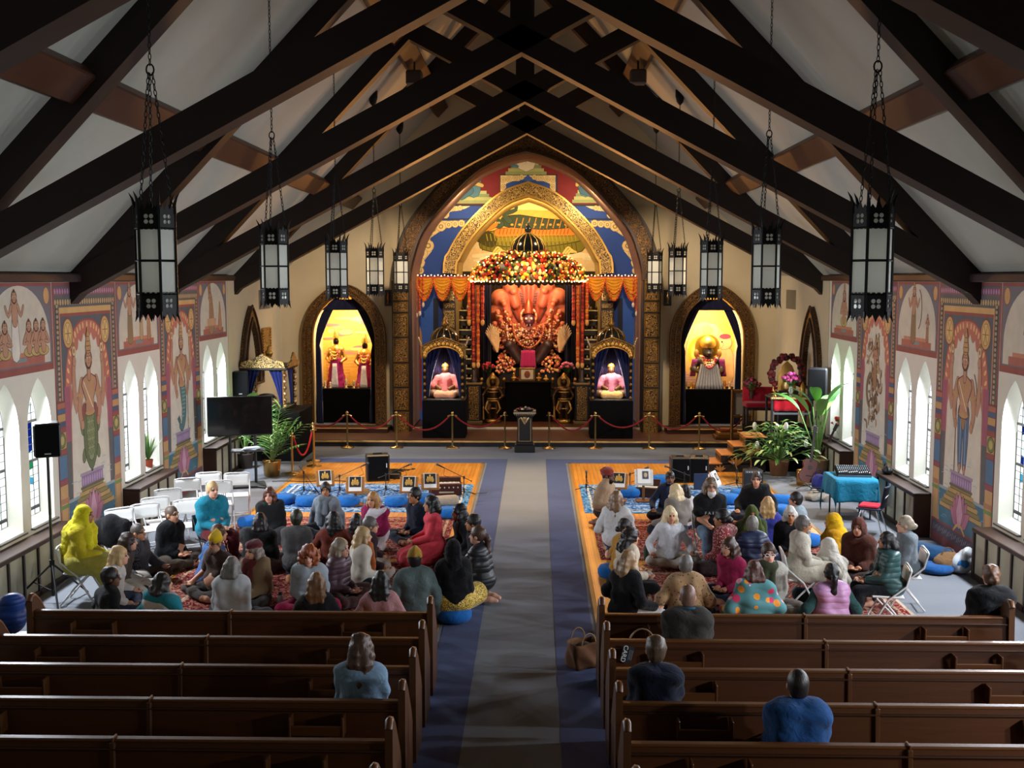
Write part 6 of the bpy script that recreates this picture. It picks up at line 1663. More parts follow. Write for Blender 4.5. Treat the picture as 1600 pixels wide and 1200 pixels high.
def wchair(px, py, face, label, zt=.8, loc=None):
 """face: heading of the sitter, 0 = towards the altar"""
 global CH0
 p = loc if loc is not None else at(px, py, z=zt)
 rz = R(face); v = Vector((p.x, p.y, .0)) + (Matrix.Rotation(rz, 3, 'Z') @ Vector((0, .24, 0)) if loc is None else Vector())
 v.z = .008 if abs(v.x) < 5.25 else .004
 if CH0 is None: CH0 = folding(label, v, rz); return CH0
 return dup(CH0, v, rz, label)
for px, py, fc, lb in ((293, 748, 205, 'empty white folding chair in the back row, leftmost under the mermaid-tailed mural'), (326, 739, 200, 'empty white folding chair in the back row, second from the wood floor'),
                       (370, 740, 196, 'empty white folding chair in the back row, rightmost at the wood floor edge'), (342, 752, 200, 'empty white folding chair right behind the woman in teal'), (262, 765, 212, 'empty white folding chair in the second row against the radiator cover'),
                       (242, 778, 214, 'empty white folding chair in the third row beside the radiator cover'), (293, 782, 206, 'empty white folding chair immediately left of the woman in teal'), (226, 788, 216, 'empty white folding chair behind the man in the black fleece'),
                       (186, 795, 222, 'white folding chair nearest the lotus at the turtle mural')):
 wchair(px, py, fc, lb)
# ================================================================ rugs
def rug(label, x0, x1, y0, y1, mat, cols, z, group):
 m = MB(); a = 0
 fr = XY(0)
 for i, (c, w_) in enumerate(cols):
  q = [(x0 + a, y0 + a), (x1 - a, y0 + a), (x1 - a, y1 - a), (x0 + a, y1 - a)]
  m.prism(q, z, z + .008 + .0012 * i, c, fr); a += w_
 o = m.build('rug', mat); tag(o, label, 'rug', group); return o
RC = [('#7c1c20', .1), ('#a88a70', .05), ('#7a2226', .32), ('#b09078', .06), ('#7c2024', .0)]
rug('red patterned rug on the left, nearer the altar', -5.15, -1.25, 16.75, 19.7, 'rug_red', RC, .007, 'red rugs')
rug('red patterned rug on the left, nearer the pews', -5.1, -1.25, 12.9, 16.55, 'rug_red', RC, .007, 'red rugs')
rug('red patterned rug on the right, nearer the altar', 1.25, 5.0, 16.75, 19.6, 'rug_red', RC, .007, 'red rugs')
rug('red patterned rug on the right, nearer the pews', 1.3, 5.15, 12.7, 16.45, 'rug_red', RC, .007, 'red rugs')
BC = [('#1f78b8', .14), ('#c8ccc8', .05), ('#2a4a78', .07), ('#b8c4c8', .05), ('#2c68a8', .3), ('#b8c8d0', .04), ('#2a60a0', .0)]
rug('blue patterned rug under the microphones on the left', -5.05, -1.1, 20.15, 22.95, 'rug_blue', BC, .007, 'blue rugs')
rug('blue patterned rug under the microphones on the right', 1.15, 4.95, 20.15, 22.95, 'rug_blue', BC, .007, 'blue rugs')
RZ = .018
# ================================================================ floor cushions
CU = None
def cushion(px, py, lb, col='#1f68b4', r=.225, h=.19, rz=0, loc=None, z=RZ, grp='blue floor cushions'):
 global CU
 p = at(px, py, z=z + h * .5) if loc is None else loc
 if CU is None or col != '#1f68b4' or r != .225:
  m = MB(); n = 28
  m.lathe([(.02, .012), (r * .6, .004), (r * .9, .02), (r * 1.0, h * .35), (r * 1.0, h * .6), (r * .88, h * .88), (r * .5, h * 1.0), (.03, h * .93)], col, n, ribs=(22, .025))
  o = m.build('floor_cushion', 'cloth', None, (p.x, p.y, z)); o.rotation_euler.z = rz; tag(o, lb, 'cushion', grp)
  if col == '#1f68b4' and r == .225: CU = o
  return o
 o = CU.copy(); COL.objects.link(o); o.location = (p.x, p.y, z); o.rotation_euler = (0, 0, rz); o['label'] = lb
 return o
for px, py, lb in ((444, 779, 'blue floor cushion at the left end of the row on the left blue rug'), (480, 782, 'blue floor cushion second from the left end of the row on the left blue rug'), (544, 782, 'blue floor cushion right of the man in the grey hoodie'),
                   (619, 782, 'blue floor cushion behind the man in the navy shirt'), (663, 779, 'blue floor cushion beside the beige bolster by the harmonium'), (391, 815, 'blue floor cushion beside the woman in the dark shawl'),
                   (1139, 779, 'blue floor cushion right of the bearded man in the black tee'), (1158, 772, 'blue floor cushion behind the row, left of the woman in the black poncho'), (1033, 749, 'blue floor cushion behind the man in the navy sweatshirt'),
                   (984, 768, 'blue floor cushion in front of the white music sheets'), (1222, 797, 'blue floor cushion in front of the long blue bolster'), (1262, 843, 'blue floor cushion behind the man in the cream kurta'),
                   (958, 892, 'blue floor cushion at the edge of the near right rug'), (700, 800, 'blue floor cushion behind the woman in the coral dress')):
 cushion(px, py, lb)
def bolster(px, py, lb, col, L, r, rz, z=RZ, grp=None):
 p = at(px, py, z=z + r); m = MB(); m.lathe([(.02, -L / 2), (r * .7, -L / 2 + .01), (r, -L / 2 + .06), (r * 1.03, 0), (r, L / 2 - .06), (r * .7, L / 2 - .01), (.02, L / 2)], col, 20, (0, 0, r), Matrix.Rotation(PI / 2, 3, 'Y'), ribs=(9, .03))
 o = m.build('bolster', 'cloth', None, (p.x, p.y, z)); o.rotation_euler.z = rz; tag(o, lb, 'bolster', grp)
bolster(697, 782, 'beige bolster lying in front of the harmonium', '#b0a08c', .5, .1, .35)
bolster(1215, 783, 'long blue bolster behind the woman in the black poncho', '#1f68b4', .9, .13, -.35)
bolster(1450, 866, 'dark blue bolster against the wall under the warrior mural', '#1c4468', .85, .16, -.9)
# ================================================================ music gear
BK = '#131313'
def mic_stand(lb, base, top, mic, z=RZ, grp='microphone stands'):
 """base: floor pixel, top/mic: pixels at the stand's own depth"""
 b = at(*base, z=z); t = thing('microphone_stand', lb, 'microphone stand', (b.x, b.y, z), group=grp)
 T = at(*top, y=b.y) - Vector((b.x, b.y, z)); M_ = at(*mic, y=b.y) - Vector((b.x, b.y, z)); M_.y = -.06; T.x = 0; T.y = 0
 m = MB()
 for a in range(3): m.tube([(0, 0, .1), (.26 * cos(a * 2.1 + .5), .26 * sin(a * 2.1 + .5), .012)], .009, BK, 6)
 m.lathe([(.02, .06), (.022, .16)], BK, 10); m.build('tripod_base', 'satin', t)
 m = MB(); m.tube([(0, 0, .08), T], .009, '#1c1c1c', 8); m.lathe([(.018, -.03), (.018, .03)], BK, 8, T); m.build('pole', 'satin', t)
 d = (M_ - T); m = MB(); m.tube([T - d * .35, M_], .007, '#1c1c1c', 8); m.blob(T - d * .35, .016, BK, 8, 6); m.build('boom', 'satin', t)
 dd = d.normalized(); m = MB(); m.tube([M_ - dd * .04, M_ + dd * .1], [.011, .016], '#202022', 10); m.blob(M_ + dd * .125, .027, '#55585a', 10, 8); m.build('microphone', 'iron', t)
 m = MB(); m.tube([M_ - dd * .04, M_ + Vector((.02, .05, -.18)), T * .6 + Vector((.04, .04, 0)), (.03, .03, .12), (.2, .2, .012), (.45, .28, .012)], .005, '#0c0c0c', 5); m.build('cable', 'rubber', t)
mic_stand('microphone stand at the left end of the left blue rug, boom pointing down', (475, 772), (475, 738), (494, 763))
mic_stand('microphone stand behind the man in the grey hoodie, boom up to the right', (531, 772), (531, 744), (567, 727))
mic_stand('microphone stand in the middle of the left blue rug, right of the monitor speaker', (603, 771), (603, 742), (634, 728))
mic_stand('microphone stand at the right end of the left blue rug, boom up to the left', (725, 775), (725, 746), (692, 729))
mic_stand('short microphone stand left of the man in the knitted cap', (916, 768), (916, 745), (916, 741))
mic_stand('microphone stand between the two white music sheets on the right', (984, 772), (984, 741), (1003, 733))
mic_stand('microphone stand behind the man in the navy sweatshirt, boom to the left', (1069, 768), (1069, 740), (1048, 731))
mic_stand('microphone stand left of the guitar amplifier', (1151, 761), (1151, 735), (1148, 729))
def music_stand(lb, px, py, pic=True, z=RZ, rz=0., h=.42, wd='#9a6a38', grp='low music stands'):
 p = at(px, py, z=z + h); t = thing('music_stand', lb, 'music stand', (p.x, p.y, z), rz, grp)
 m = MB(); m.box((0, .04, .02), (.3, .28, .03), '#6a4220', .008); m.box((0, .06, h * .42), (.05, .03, h * .8), '#6a4220', .006); m.build('base', 'wood_z', t)
 Rm = Matrix.Rotation(R(-28), 3, 'X')
 m = MB(); m.box((0, 0, h), (.36, .018, .3), wd, .004, Rm); m.box((0, -.05, h - .15), (.36, .05, .02), wd, .004); m.build('board', 'wood_x', t)
 m = MB(); m.box(Vector((0, 0, h + .01)) + Rm @ Vector((0, -.014, 0)), (.25, .006, .3), '#dcdcd8', 0, Rm); sh = m.build('sheet', 'paper', t)
 if pic:
  m = MB(); m.box(Vector((0, 0, h + .01)) + Rm @ Vector((0, -.019, .035)), (.22, .003, .21), '#14161c', 0, Rm)
  for e in (-1, 0, 1): m.blob(Vector((0, 0, h + .01)) + Rm @ Vector((e * .045, -.021, .01 + .03 * (e == 0))), (.03, .003, .045 + .02 * (e == 0)), '#b08a3c', 8, 6, Rm); m.blob(Vector((0, 0, h + .01)) + Rm @ Vector((e * .045, -.022, .065 + .04 * (e == 0))), (.014, .003, .018), '#c8a860', 8, 6, Rm)
  m.build('printed_picture', 'paper', t)
 else:
  m = MB(); m.box(Vector((0, 0, h + .01)) + Rm @ Vector((.03, -.02, .02)), (.12, .003, .16), '#3a4a5a', 0, Rm); m.blob(Vector((0, 0, h + .01)) + Rm @ Vector((.03, -.022, .02)), (.035, .003, .05), '#b8a078', 8, 6, Rm); m.build('printed_picture', 'paper', t)
music_stand('low music stand with a black picture sheet behind the grey hoodie', 508, 747, rz=.3)
music_stand('low music stand with a picture sheet beside the small wooden box', 555, 757, rz=.1)
music_stand('low music stand with a picture sheet in the middle of the left rug', 639, 757)
music_stand('low music stand with a tilted picture sheet behind the harmonium', 672, 752, rz=.15)
music_stand('low music stand with a picture sheet before the man in the knitted cap', 967, 751, rz=-.2)
music_stand('music stand with large white sheets beyond the knitted cap', 1006, 745, False, h=.5, wd='#c8c8c4')
music_stand('music stand with a white sheet turned sideways behind the bearded man', 1118, 748, False, rz=1.1, wd='#b8b8b8')
def monitor(lb, px, py, w, h, d, rz=0., z=.006, grp='floor monitor speakers'):
 p = at(px, py, z=z); t = thing('monitor_speaker', lb, 'speaker', (p.x, p.y, z), rz, grp)
 m = MB(); m.box((0, 0, h / 2), (w, d, h), '#17181a', .025); m.build('cabinet', 'plastic', t)
 m = MB(); m.box((0, -d / 2 - .004, h / 2), (w * .86, .012, h * .88), '#0d0e0f', .004); m.build('grille', 'black', t)
 m = MB(); m.box((w * .36, -d / 2 - .012, h * .6), (.02, .01, h * .16), '#c8c8c8'); m.build('badge', 'plastic', t)
 m = MB(); m.box((0, 0, h + .012), (w * .4, .03, .03), '#0c0c0c', .01); m.build('handle', 'rubber', t)
 return t
monitor('black speaker standing on the left wood floor behind the blue rug', 590, 750, .5, .58, .36, .25)
monitor('left one of two black speakers standing together on the right wood floor', 1062, 752, .42, .55, .4)
monitor('right one of two black speakers standing together on the right wood floor', 1092, 752, .42, .55, .4, -.15)
p = at(1177, 764, z=RZ)
t = thing('guitar_amplifier', 'small black guitar amplifier behind the woman in the black poncho', 'amplifier', (p.x, p.y + .1, RZ))
m = MB(); m.box((0, 0, .2), (.4, .22, .4), '#17181a', .02); m.build('cabinet', 'plastic', t)
m = MB(); m.box((0, -.115, .17), (.34, .01, .28), '#2c2e30'); m.build('grille', 'cloth', t); m = MB(); m.box((0, -.112, .36), (.36, .012, .05), '#55585c'); [m.lathe([(.01, 0), (.01, .02)], '#c8c8c8', 8, (-.14 + .05 * i, -.118, .36), Matrix.Rotation(PI / 2, 3, 'X')) for i in range(6)]; m.build('control_panel', 'plastic', t)
m = MB(); m.tube([(-.1, 0, .4), (-.1, 0, .43), (.1, 0, .43), (.1, 0, .4)], .012, '#0c0c0c', 6); m.build('handle', 'rubber', t)
# harmonium on the left rug
p = at(696, 775, z=RZ)
t = thing('harmonium', 'dark red-brown harmonium with a row of white keys by the beige bolster', 'harmonium', (p.x, p.y + .2, RZ), .12)
m = MB(); m.box((0, 0, .12), (.62, .34, .24), '#4a1a12', .012); m.build('case', 'wood_x', t)
m = MB(); m.box((0, .1, .29), (.6, .14, .1), '#3a130e', .01); m.build('bellows', 'wood_x', t)
m = MB(); m.box((0, -.06, .247), (.54, .13, .014), '#e0dcd0'); [m.box((-.26 + .026 * i, -.03, .257), (.012, .07, .01), '#141414') for i in range(21) if i % 7 not in (2, 6)]; m.build('keys', 'plastic', t)
m = MB(); [m.lathe([(.012, 0), (.014, .03)], '#d8d0b8', 8, (-.22 + .09 * i, -.172, .17), Matrix.Rotation(PI / 2, 3, 'X')) for i in range(6)]; m.box((0, -.174, .07), (.3, .006, .03), '#b8a888'); m.build('stop_knob', 'plastic', t)
t = thing('harmonium', 'small dark brown harmonium with raised lid in front of the white sheets', 'harmonium', at(1016, 778, z=RZ) + Vector((0, .15, 0)), -.3)
m = MB(); m.box((0, 0, .1), (.5, .3, .2), '#2a1610', .012); m.build('case', 'wood_x', t); m = MB(); m.box((0, -.05, .205), (.44, .12, .012), '#d8d4c8'); m.build('keys', 'plastic', t); m = MB(); m.box((-.06, .16, .26), (.5, .02, .14), '#3a1e14', .006, Matrix.Rotation(R(-20), 3, 'X')); m.build('lid', 'wood_x', t)
p = at(614, 747, z=.006)
t = thing('cable_box', 'low black box with coiled cables on the left wood floor', 'box', (p.x, p.y, .006))
m = MB(); m.box((0, 0, .06), (.36, .25, .12), '#141414', .02); m.build('body', 'plastic', t); m = MB(); m.tube([((.12 + .01 * k % 3) * cos(k * .5), .09 * sin(k * .5), .13 + .002 * k) for k in range(40)], .009, '#0c0c0c', 5); m.build('coil', 'rubber', t)
p = at(566, 772, z=RZ); t = thing('wooden_box', 'small light wooden box between cushions on the left blue rug', 'box', (p.x, p.y, RZ), .1)
m = MB(); m.box((0, 0, .05), (.3, .14, .1), '#a07a48', .006); m.build('box', 'wood_x', t); m = MB(); m.box((0, 0, .104), (.28, .12, .01), '#8a6438'); m.build('lid', 'wood_x', t)
p = at(1095, 765, z=RZ); t = thing('folder', 'navy folder standing upright on the right blue rug', 'folder', (p.x, p.y, RZ), .1)
m = MB(); m.box((0, 0, .17), (.3, .03, .34), '#1c2a48', .006); m.build('cover', 'satin', t); m = MB(); m.box((.155, .0, .17), (.04, .024, .3), '#e0e0dc'); m.build('pages', 'paper', t)
# trailing cable across the left floor
p, q = at(425, 753, z=.01), at(560, 752, z=.01)
m = MB(); m.tube([p + (q - p) * (i / 12) + Vector((0, .05 * sin(i), .012)) for i in range(13)], .009, '#101010', 5); tag(m.build('floor_cable', 'rubber'), 'black cable running along the far edge of the left blue rug', 'cable')
# ---------------------------------------------------------------- speakers on stands
def pole_speaker(lb, grp, x, y, zb, w, h, d, rz, z0=0., tri=.55):
 t = thing('speaker_stand', 'tripod stand carrying the ' + lb, 'stand', (x, y, z0), rz, 'speaker stands')
 m = MB()
 for k in range(3): a = k * 2.094 + .6; m.tube([(0, 0, .55), (tri * cos(a), tri * sin(a), .015)], .014, BK, 6); m.tube([(0, 0, .16), (tri * .5 * cos(a), tri * .5 * sin(a), .29)], .008, BK, 5)
 m.build('leg_set', 'satin', t)
 m = MB(); m.tube([(0, 0, .1), (0, 0, zb - z0 - .003)], .02, '#1a1a1a', 10); m.lathe([(.034, .5), (.034, .6)], BK, 10); m.build('pole', 'satin', t)
 t2 = thing('loudspeaker', lb, 'speaker', (x, y, zb), rz, grp)
 m = MB(); m.box((0, 0, h / 2), (w, d, h), '#141516', .03); m.build('cabinet', 'plastic', t2)
 m = MB(); m.box((0, -d / 2 - .005, h / 2), (w * .88, .014, h * .93), '#0c0d0e', .006); m.build('grille', 'black', t2); m = MB(); m.box((0, -d / 2 - .015, h * .12), (.08, .006, .018), '#9a9a9a'); m.build('badge', 'plastic', t2)
x, y = at(84, 942, z=0).xy
pole_speaker('black loudspeaker in front of the nearest left windows', 'loudspeakers on stands', x, y, 2.02, .34, .46, .3, .45)
x, y = at(375, 600, y=25.6).x, 25.6
pole_speaker('black loudspeaker above the television', 'loudspeakers on stands', x, y, at(375, 619, y=25.6).z, .38, .6, .34, .3, 0., .16)
x, y = at(1278, 600, y=24.9).x, 24.9
pole_speaker('black loudspeaker beside the last right windows', 'loudspeakers on stands', x, y, at(1278, 625, y=24.9).z, .42, .74, .36, -.35, .785, .2)
# ---------------------------------------------------------------- television
y = 22.7; c = at(375, 650, y=y)
t = thing('television', 'large black flat television angled on a floor stand, left', 'television', (c.x, c.y, c.z), R(17))
m = MB(); m.box((0, 0, 0), (1.34, .05, .84), '#0a0a0b', .012); m.build('housing', 'plastic', t)
m = MB(); m.box((0, -.027, .005), (1.3, .006, .79), '#050506'); m.build('screen', 'gloss', t)
s_ = thing('television_stand', 'black two-post floor stand with a shelf under the television', 'stand', (c.x + .02, c.y + .09, 0), R(17))
m = MB()
for e in (-1, 1): m = MB(); m.tube([(e * .26, 0, .05), (e * .26, 0, c.z + .2)], .03, BK, 8); m.build('post', 'satin', s_)
m = MB(); m = MB(); m.box((0, -.1, .03), (.9, .6, .04), BK, .01); m.tube([(-.26, 0, .04), (.5, -.55, .02)], .02, BK, 6); m.build('base', 'satin', s_); m = MB(); m.box((.1, -.16, .78), (.7, .4, .025), '#2a2a2c', .006); m.build('shelf', 'satin', s_)
t = thing('paper_stack', 'pale folded papers on the television stand shelf', 'papers', (c.x + .2, c.y - .04, .8)); m = MB(); [m.box((.02 * i, 0, .006 + .012 * i), (.3, .22, .01), ['#c8d0d8', '#a8b8c8'][i % 2], 0, Matrix.Rotation(.2 * i, 3, 'Z')) for i in range(4)]; m.build('sheets', 'paper', t)
# ---------------------------------------------------------------- plants
def leafblade(m, base, d, L, w, droop, col, n=6):
 d = Vector(d).normalized(); side = d.cross(Vector((0, 0, 1))); side = side.normalized() if side.length > .05 else Vector((1, 0, 0)); p = Vector(base); pts = []
 for i in range(n + 1): pts.append(p.copy()); p = p + d * (L / n); d = (d + Vector((0, 0, -droop / n))).normalized()
 vs = []; fs = []
 for i, q in enumerate(pts):
  ww = w * sin(PI * min(.98, .06 + .94 * i / n)) ** .8; up = Vector((0, 0, -.25 * ww)); vs += [q + side * ww + up * -1, q, q - side * ww + up * -1]
 for i in range(n):
  for k in (0, 1): fs.append((i * 3 + k, i * 3 + k + 1, i * 3 + 4 + k, i * 3 + 3 + k))
 m.add(vs, fs, col, True)
def plant(name, lb, loc, pot, kind, h, seed, pr=.16, ph=.3, pmat='clay', cat='plant'):
 r = random.Random(seed); t = thing(name, lb, cat, loc)
 m = MB(); m.lathe([(pr * .8, 0), (pr * .85, .02), (pr, ph * .9), (pr * 1.05, ph), (pr * .92, ph), (pr * .9, ph - .04)], pot, 20); m.build('pot', pmat, t)
 m = MB(); m.lathe([(.0, ph - .04), (pr * .9, ph - .05)], '#2a1c12', 14); m.build('soil', 'clay', t)
 s_ = MB(); f_ = MB(); G = ['#3c6a2c', '#4f7f38', '#2f5a26', '#6a9048', '#86a45c']
 if kind == 'palm':
  for i in range(15):
   a = r.uniform(0, 6.28); e = r.uniform(.15, .95); d = Vector((sin(e) * cos(a), sin(e) * sin(a), cos(e))); L = h * r.uniform(.55, 1); p = Vector((0, 0, ph)); pts = [p]
   for k in range(6): p = p + d * (L / 6); d = (d + Vector((0, 0, -.1 * e))).normalized(); pts.append(p)
   s_.tube(pts, [.012, .011, .01, .008, .007, .005, .003], '#6a7c3c', 5)
   for k in range(2, 7):
    for e2 in (-1, 1):
     q = (pts[k] - pts[k - 1]).normalized(); sd = q.cross(Vector((0, 0, 1))).normalized() * e2
     for o_ in (0, .5): leafblade(f_, pts[k - 1].lerp(pts[k], o_), q * .7 + sd, L * .34, .02, .5, r.choice(G), 4)
 elif kind == 'banana':
  for i in range(9):
   a = r.uniform(0, 6.28); e = r.uniform(.05, .4); d = Vector((sin(e) * cos(a), sin(e) * sin(a), cos(e))); L = h * r.uniform(.5, .75); p = Vector((0, 0, ph)) + d * L
   s_.tube([(0, 0, ph), p], [.018, .012], '#6a9048', 6); leafblade(f_, p, d + Vector((.5 * cos(a), .5 * sin(a), 0)), h * r.uniform(.35, .5), .13, 1.1, r.choice(G[:4]), 8)
 elif kind == 'bush':
  for i in range(260):
   a = r.uniform(0, 6.28); e = r.uniform(.0, 1.45); rr = h * r.uniform(.35, .8); p = Vector((rr * sin(e) * cos(a), rr * sin(e) * sin(a), ph + rr * cos(e) * .95))
   if i % 3 == 0: s_.tube([(0, 0, ph), p * .6 + Vector((0, 0, ph * .4)), p], .006, '#5c7c3c', 4)
   leafblade(f_, p, Vector((cos(a), sin(a), .5 * cos(e))), h * .26, .035, 1.0, r.choice(G + ['#a8b878']), 5)
  for i in range(5): a = r.uniform(0, 6.28); f_.blob((h * .5 * cos(a), h * .5 * sin(a) - .1, ph + h * r.uniform(.3, .8)), (.05, .03, .09), '#e8e8dc', 8, 6)
 else:
  for i in range(46):
   a = r.uniform(0, 6.28); e = r.uniform(0, .55); d = Vector((sin(e) * cos(a), sin(e) * sin(a), cos(e))); leafblade(f_, (.02 * cos(a), .02 * sin(a), ph), d, h * r.uniform(.6, 1), .016, .35, r.choice(G), 6)
  s_.tube([(0, 0, ph * .8), (0, 0, ph + .1)], .02, '#5c7c3c', 5)
 s_.build('stems', 'leaf', t); o = f_.build('leaves', 'leaf', t)
 return t
p = at(422, 746, z=0); plant('potted_palm', 'potted palm in a brass pot at the left end of the wood floor', (p.x, p.y + .18, 0), '#b08a50', 'palm', 1.3, 3, .2, .36, 'brass')
p = at(372, 738, z=0); plant('leafy_plant', 'broad-leaved plant behind the television stand', (p.x, p.y + .6, 0), '#3a3028', 'banana', 1.5, 5, .2, .35)
plant('sill_plant', 'small spiky plant in a red pot on the second left window sill', (-HW - .09, WINC[(-1, 1, 1)][1], .862), '#9c4028', 'spiky', .55, 8, .09, .16)
p = at(1238, 748, z=0); plant('leafy_bush', 'bushy flowering plant behind the guitar, right', (p.x - .2, p.y + .45, 0), '#7a5030', 'bush', 1.15, 11, .22, .34)
p = at(1282, 750, z=0); plant('tall_leafy_plant', 'tall broad-leaved plant in a wicker basket, right', (p.x, p.y + .3, 0), '#9a7a54', 'banana', 1.9, 14, .24, .42, 'knit')
p = at(1250, 757, z=0); m = MB(); m.lathe([(.14, 0), (.15, .02), (.16, .3), (.15, .32), (.14, .3)], '#b08a50', 20); tag(m.build('brass_pot', 'brass', None, (p.x + .06, p.y - .05, 0)), 'empty brass pot beside the guitar', 'pot')
bouquet('flower_vase', 'vase of red flowers on the last right window sill', (HW + .1, WINC[(1, 2, -1)][1] + .75 if False else WINC[(1, 2, 1)][1], .862), '#d8d8d0', ('#c83028', '#d8503c', '#a82020'), 24, .16, .2, .06, None, 31, 'plastic')
# ---------------------------------------------------------------- guitars
def guitar(lb, p, rz, tilt, col, L=.98, stand=True):
 t = thing('guitar', lb, 'guitar', p, rz, 'acoustic guitars'); Rt = Matrix.Rotation(tilt, 4, 'Y') @ Matrix.Rotation(R(-12), 4, 'X')
 out = [(.0, .0), (.12, .01), (.19, .08), (.2, .17), (.15, .26), (.125, .31), (.145, .38), (.13, .46), (.05, .49)]
 o = smooth(out, 4); poly = o + [(-u, v) for u, v in o[::-1][:-1]]
 fr = (Vector((0, 0, .06)), Vector((1, 0, 0)), Vector((0, 0, 1)), Vector((0, -1, 0)))
 m = MB(); m.prism(poly, -.05, .05, col, fr); m.xf(Rt).build('body', 'satin', t)
 m = MB(); m.lathe([(.045, 0), (.048, .004)], '#140a06', 16, (0, -.052, .37), Matrix.Rotation(PI / 2, 3, 'X')); m.box((0, -.056, .2), (.14, .012, .025), '#1c100a', .003); m.xf(Rt).build('bridge', 'satin', t)
 m = MB(); m.box((0, -.05, .06 + .74), (.05, .03, .62), '#2a1810', .006); m.xf(Rt).build('neck', 'wood_z', t)
 m = MB(); m.box((0, -.05, 1.18), (.075, .025, .16), '#20120c', .006)
 for e in (-1, 1):
  for k in range(3): m.blob((e * .05, -.05, 1.13 + .045 * k), (.014, .01, .01), '#c8c8c0', 6, 4)
 m.xf(Rt).build('headstock', 'satin', t)
 return t
p = at(1253, 752, z=.1); guitar('brown acoustic guitar standing in front of the plants', (p.x, p.y - .45, .1), 0, R(9), '#5a2416')
p = at(1300, 745, z=.02); guitar('second guitar leaning against the radiator cover, right', (p.x - .38, p.y + .25, .02), -.3, R(24), '#8a4a24')
t = thing('guitar_stand', 'low black stand holding the brown guitar', 'stand', (at(1253, 752, z=.1).x, at(1253, 752, z=.1).y - .43, 0))
m = MB()
for a in range(3): m.tube([(0, .08, .12), (.2 * cos(a * 2.1 - 1), .08 + .2 * sin(a * 2.1 - 1), .012)], .01, BK, 6)
for e in (-1, 1): m.tube([(0, .08, .11), (e * .09, 0, .1), (e * .09, -.09, .1), (e * .09, -.1, .13)], .009, BK, 6)
m.build('frame', 'satin', t)
# ---------------------------------------------------------------- mixing table
tx0, tx1, ty0, ty1 = 5.72, 6.4, 19.65, 20.45; H = .75
t = thing('folding_table', 'folding table under the teal cloth by the right wall', 'table', ((tx0 + tx1) / 2, (ty0 + ty1) / 2, 0))
m = MB(); m.box((0, 0, H - .02), (tx1 - tx0 - .04, ty1 - ty0 - .04, .03), '#3a3a3a', .006); m.build('table_top', 'plastic', t)
for a in (-1, 1):
 for b in (-1, 1): m = MB(); m.tube([(a * .28, b * .33, 0), (a * .28, b * .33, H - .03)], .016, '#2a2a2a', 8); m.build('leg', 'satin', t)
def cloth(u, v):
 x = -.56 + 1.12 * u; y = -.66 + 1.32 * v; hx, hy = (tx1 - tx0) / 2, (ty1 - ty0) / 2
 ox, oy = max(0, abs(x) - hx), max(0, abs(y) - hy); dz = ox + oy
 f = 1 + .04 * sin(9 * (x + y)) * min(1, dz * 6)
 sx_, sy_ = (1 if x > 0 else -1), (1 if y > 0 else -1)
 X = sx_ * (min(abs(x), hx) + .04 * (ox > 0) * f + ox * .12 + .03 * sin(14 * y) * min(1, ox * 5)); Y = sy_ * (min(abs(y), hy) + .04 * (oy > 0) * f + oy * .12 + .03 * sin(14 * x) * min(1, oy * 5))
 return (X, Y, H + .006 - dz * 1.55)
m = MB(); m.slab(cloth, 46, 50, '#176e8c', -.006); tag(m.build('tablecloth', 'cloth', None, ((tx0 + tx1) / 2, (ty0 + ty1) / 2, 0)), 'teal cloth draped over the mixing table', 'tablecloth')
t = thing('mixing_desk', 'black audio mixing desk with rows of knobs on the teal table', 'mixing desk', (6.12, 20.12, H + .012), -.12)
Rm = Matrix.Rotation(R(10), 3, 'X')
m = MB(); m.box((0, 0, .06), (.6, .46, .09), '#0c0d0e', .01, Rm); m.build('body', 'black', t)
m = MB(); [m.lathe([(.007, 0), (.006, .014)], ['#9aa0a4', '#50707c', '#8a8a8a'][j % 3], 6, Vector((0, 0, .06)) + Rm @ Vector((-.27 + .036 * i, .2 - .05 * j, .045)), Rm) for i in range(16) for j in range(6)]; o = m.build('knobs', 'plastic', t); o['kind'] = 'stuff'
m = MB(); [m.box(Vector((0, 0, .06)) + Rm @ Vector((-.27 + .036 * i, -.17 + .012 * (i % 5), .05)), (.012, .03, .014), '#d8d8d8', 0, Rm) for i in range(16)]; m.box(Vector((0, 0, .06)) + Rm @ Vector((0, -.248, 0)), (.6, .006, .05), '#55585c', 0, Rm); m.build('faders', 'plastic', t)
# navy school chair with a red cushion
t = thing('school_chair', 'navy plastic chair with chrome legs and red seat pad by the teal table', 'chair', (6.05, 18.75, 0), R(62))
m = MB(); m.slab(lambda u, v: ((u - .5) * .44, -.2 - .06 * v - .05 * (1 - (2 * u - 1) ** 2), .47 + .38 * v), 12, 10, '#1a2038', .014); m.box((0, .0, .44), (.44, .42, .03), '#1a2038', .014); m.build('shell', 'plastic', t)
m = MB(); [m.slab(lambda u, v: (-.15 + .06 * k + .022 * u, -.285 - .0 * v, .53 + .2 * v - .0), 1, 3, '#c8c8cc', .006) for k in range(0)]; m.tube([(-.17, -.225, .6), (-.12, -.27, .66), (0, -.285, .68), (.12, -.27, .66), (.17, -.225, .6)], .008, '#d0d4d8', 6); m.build('back_trim', 'steel', t)
m = MB(); m.box((0, .02, .475), (.36, .34, .045), '#b81c30', .02); m.build('seat_pad', 'cloth', t)
for a in (-1, 1):
 for b in (-1, 1): m = MB(); m.tube([(a * .17, b * .12, .43), (a * .22, b * .24, 0)], .012, '#c8ccd0', 8); m.build('leg', 'steel', t)
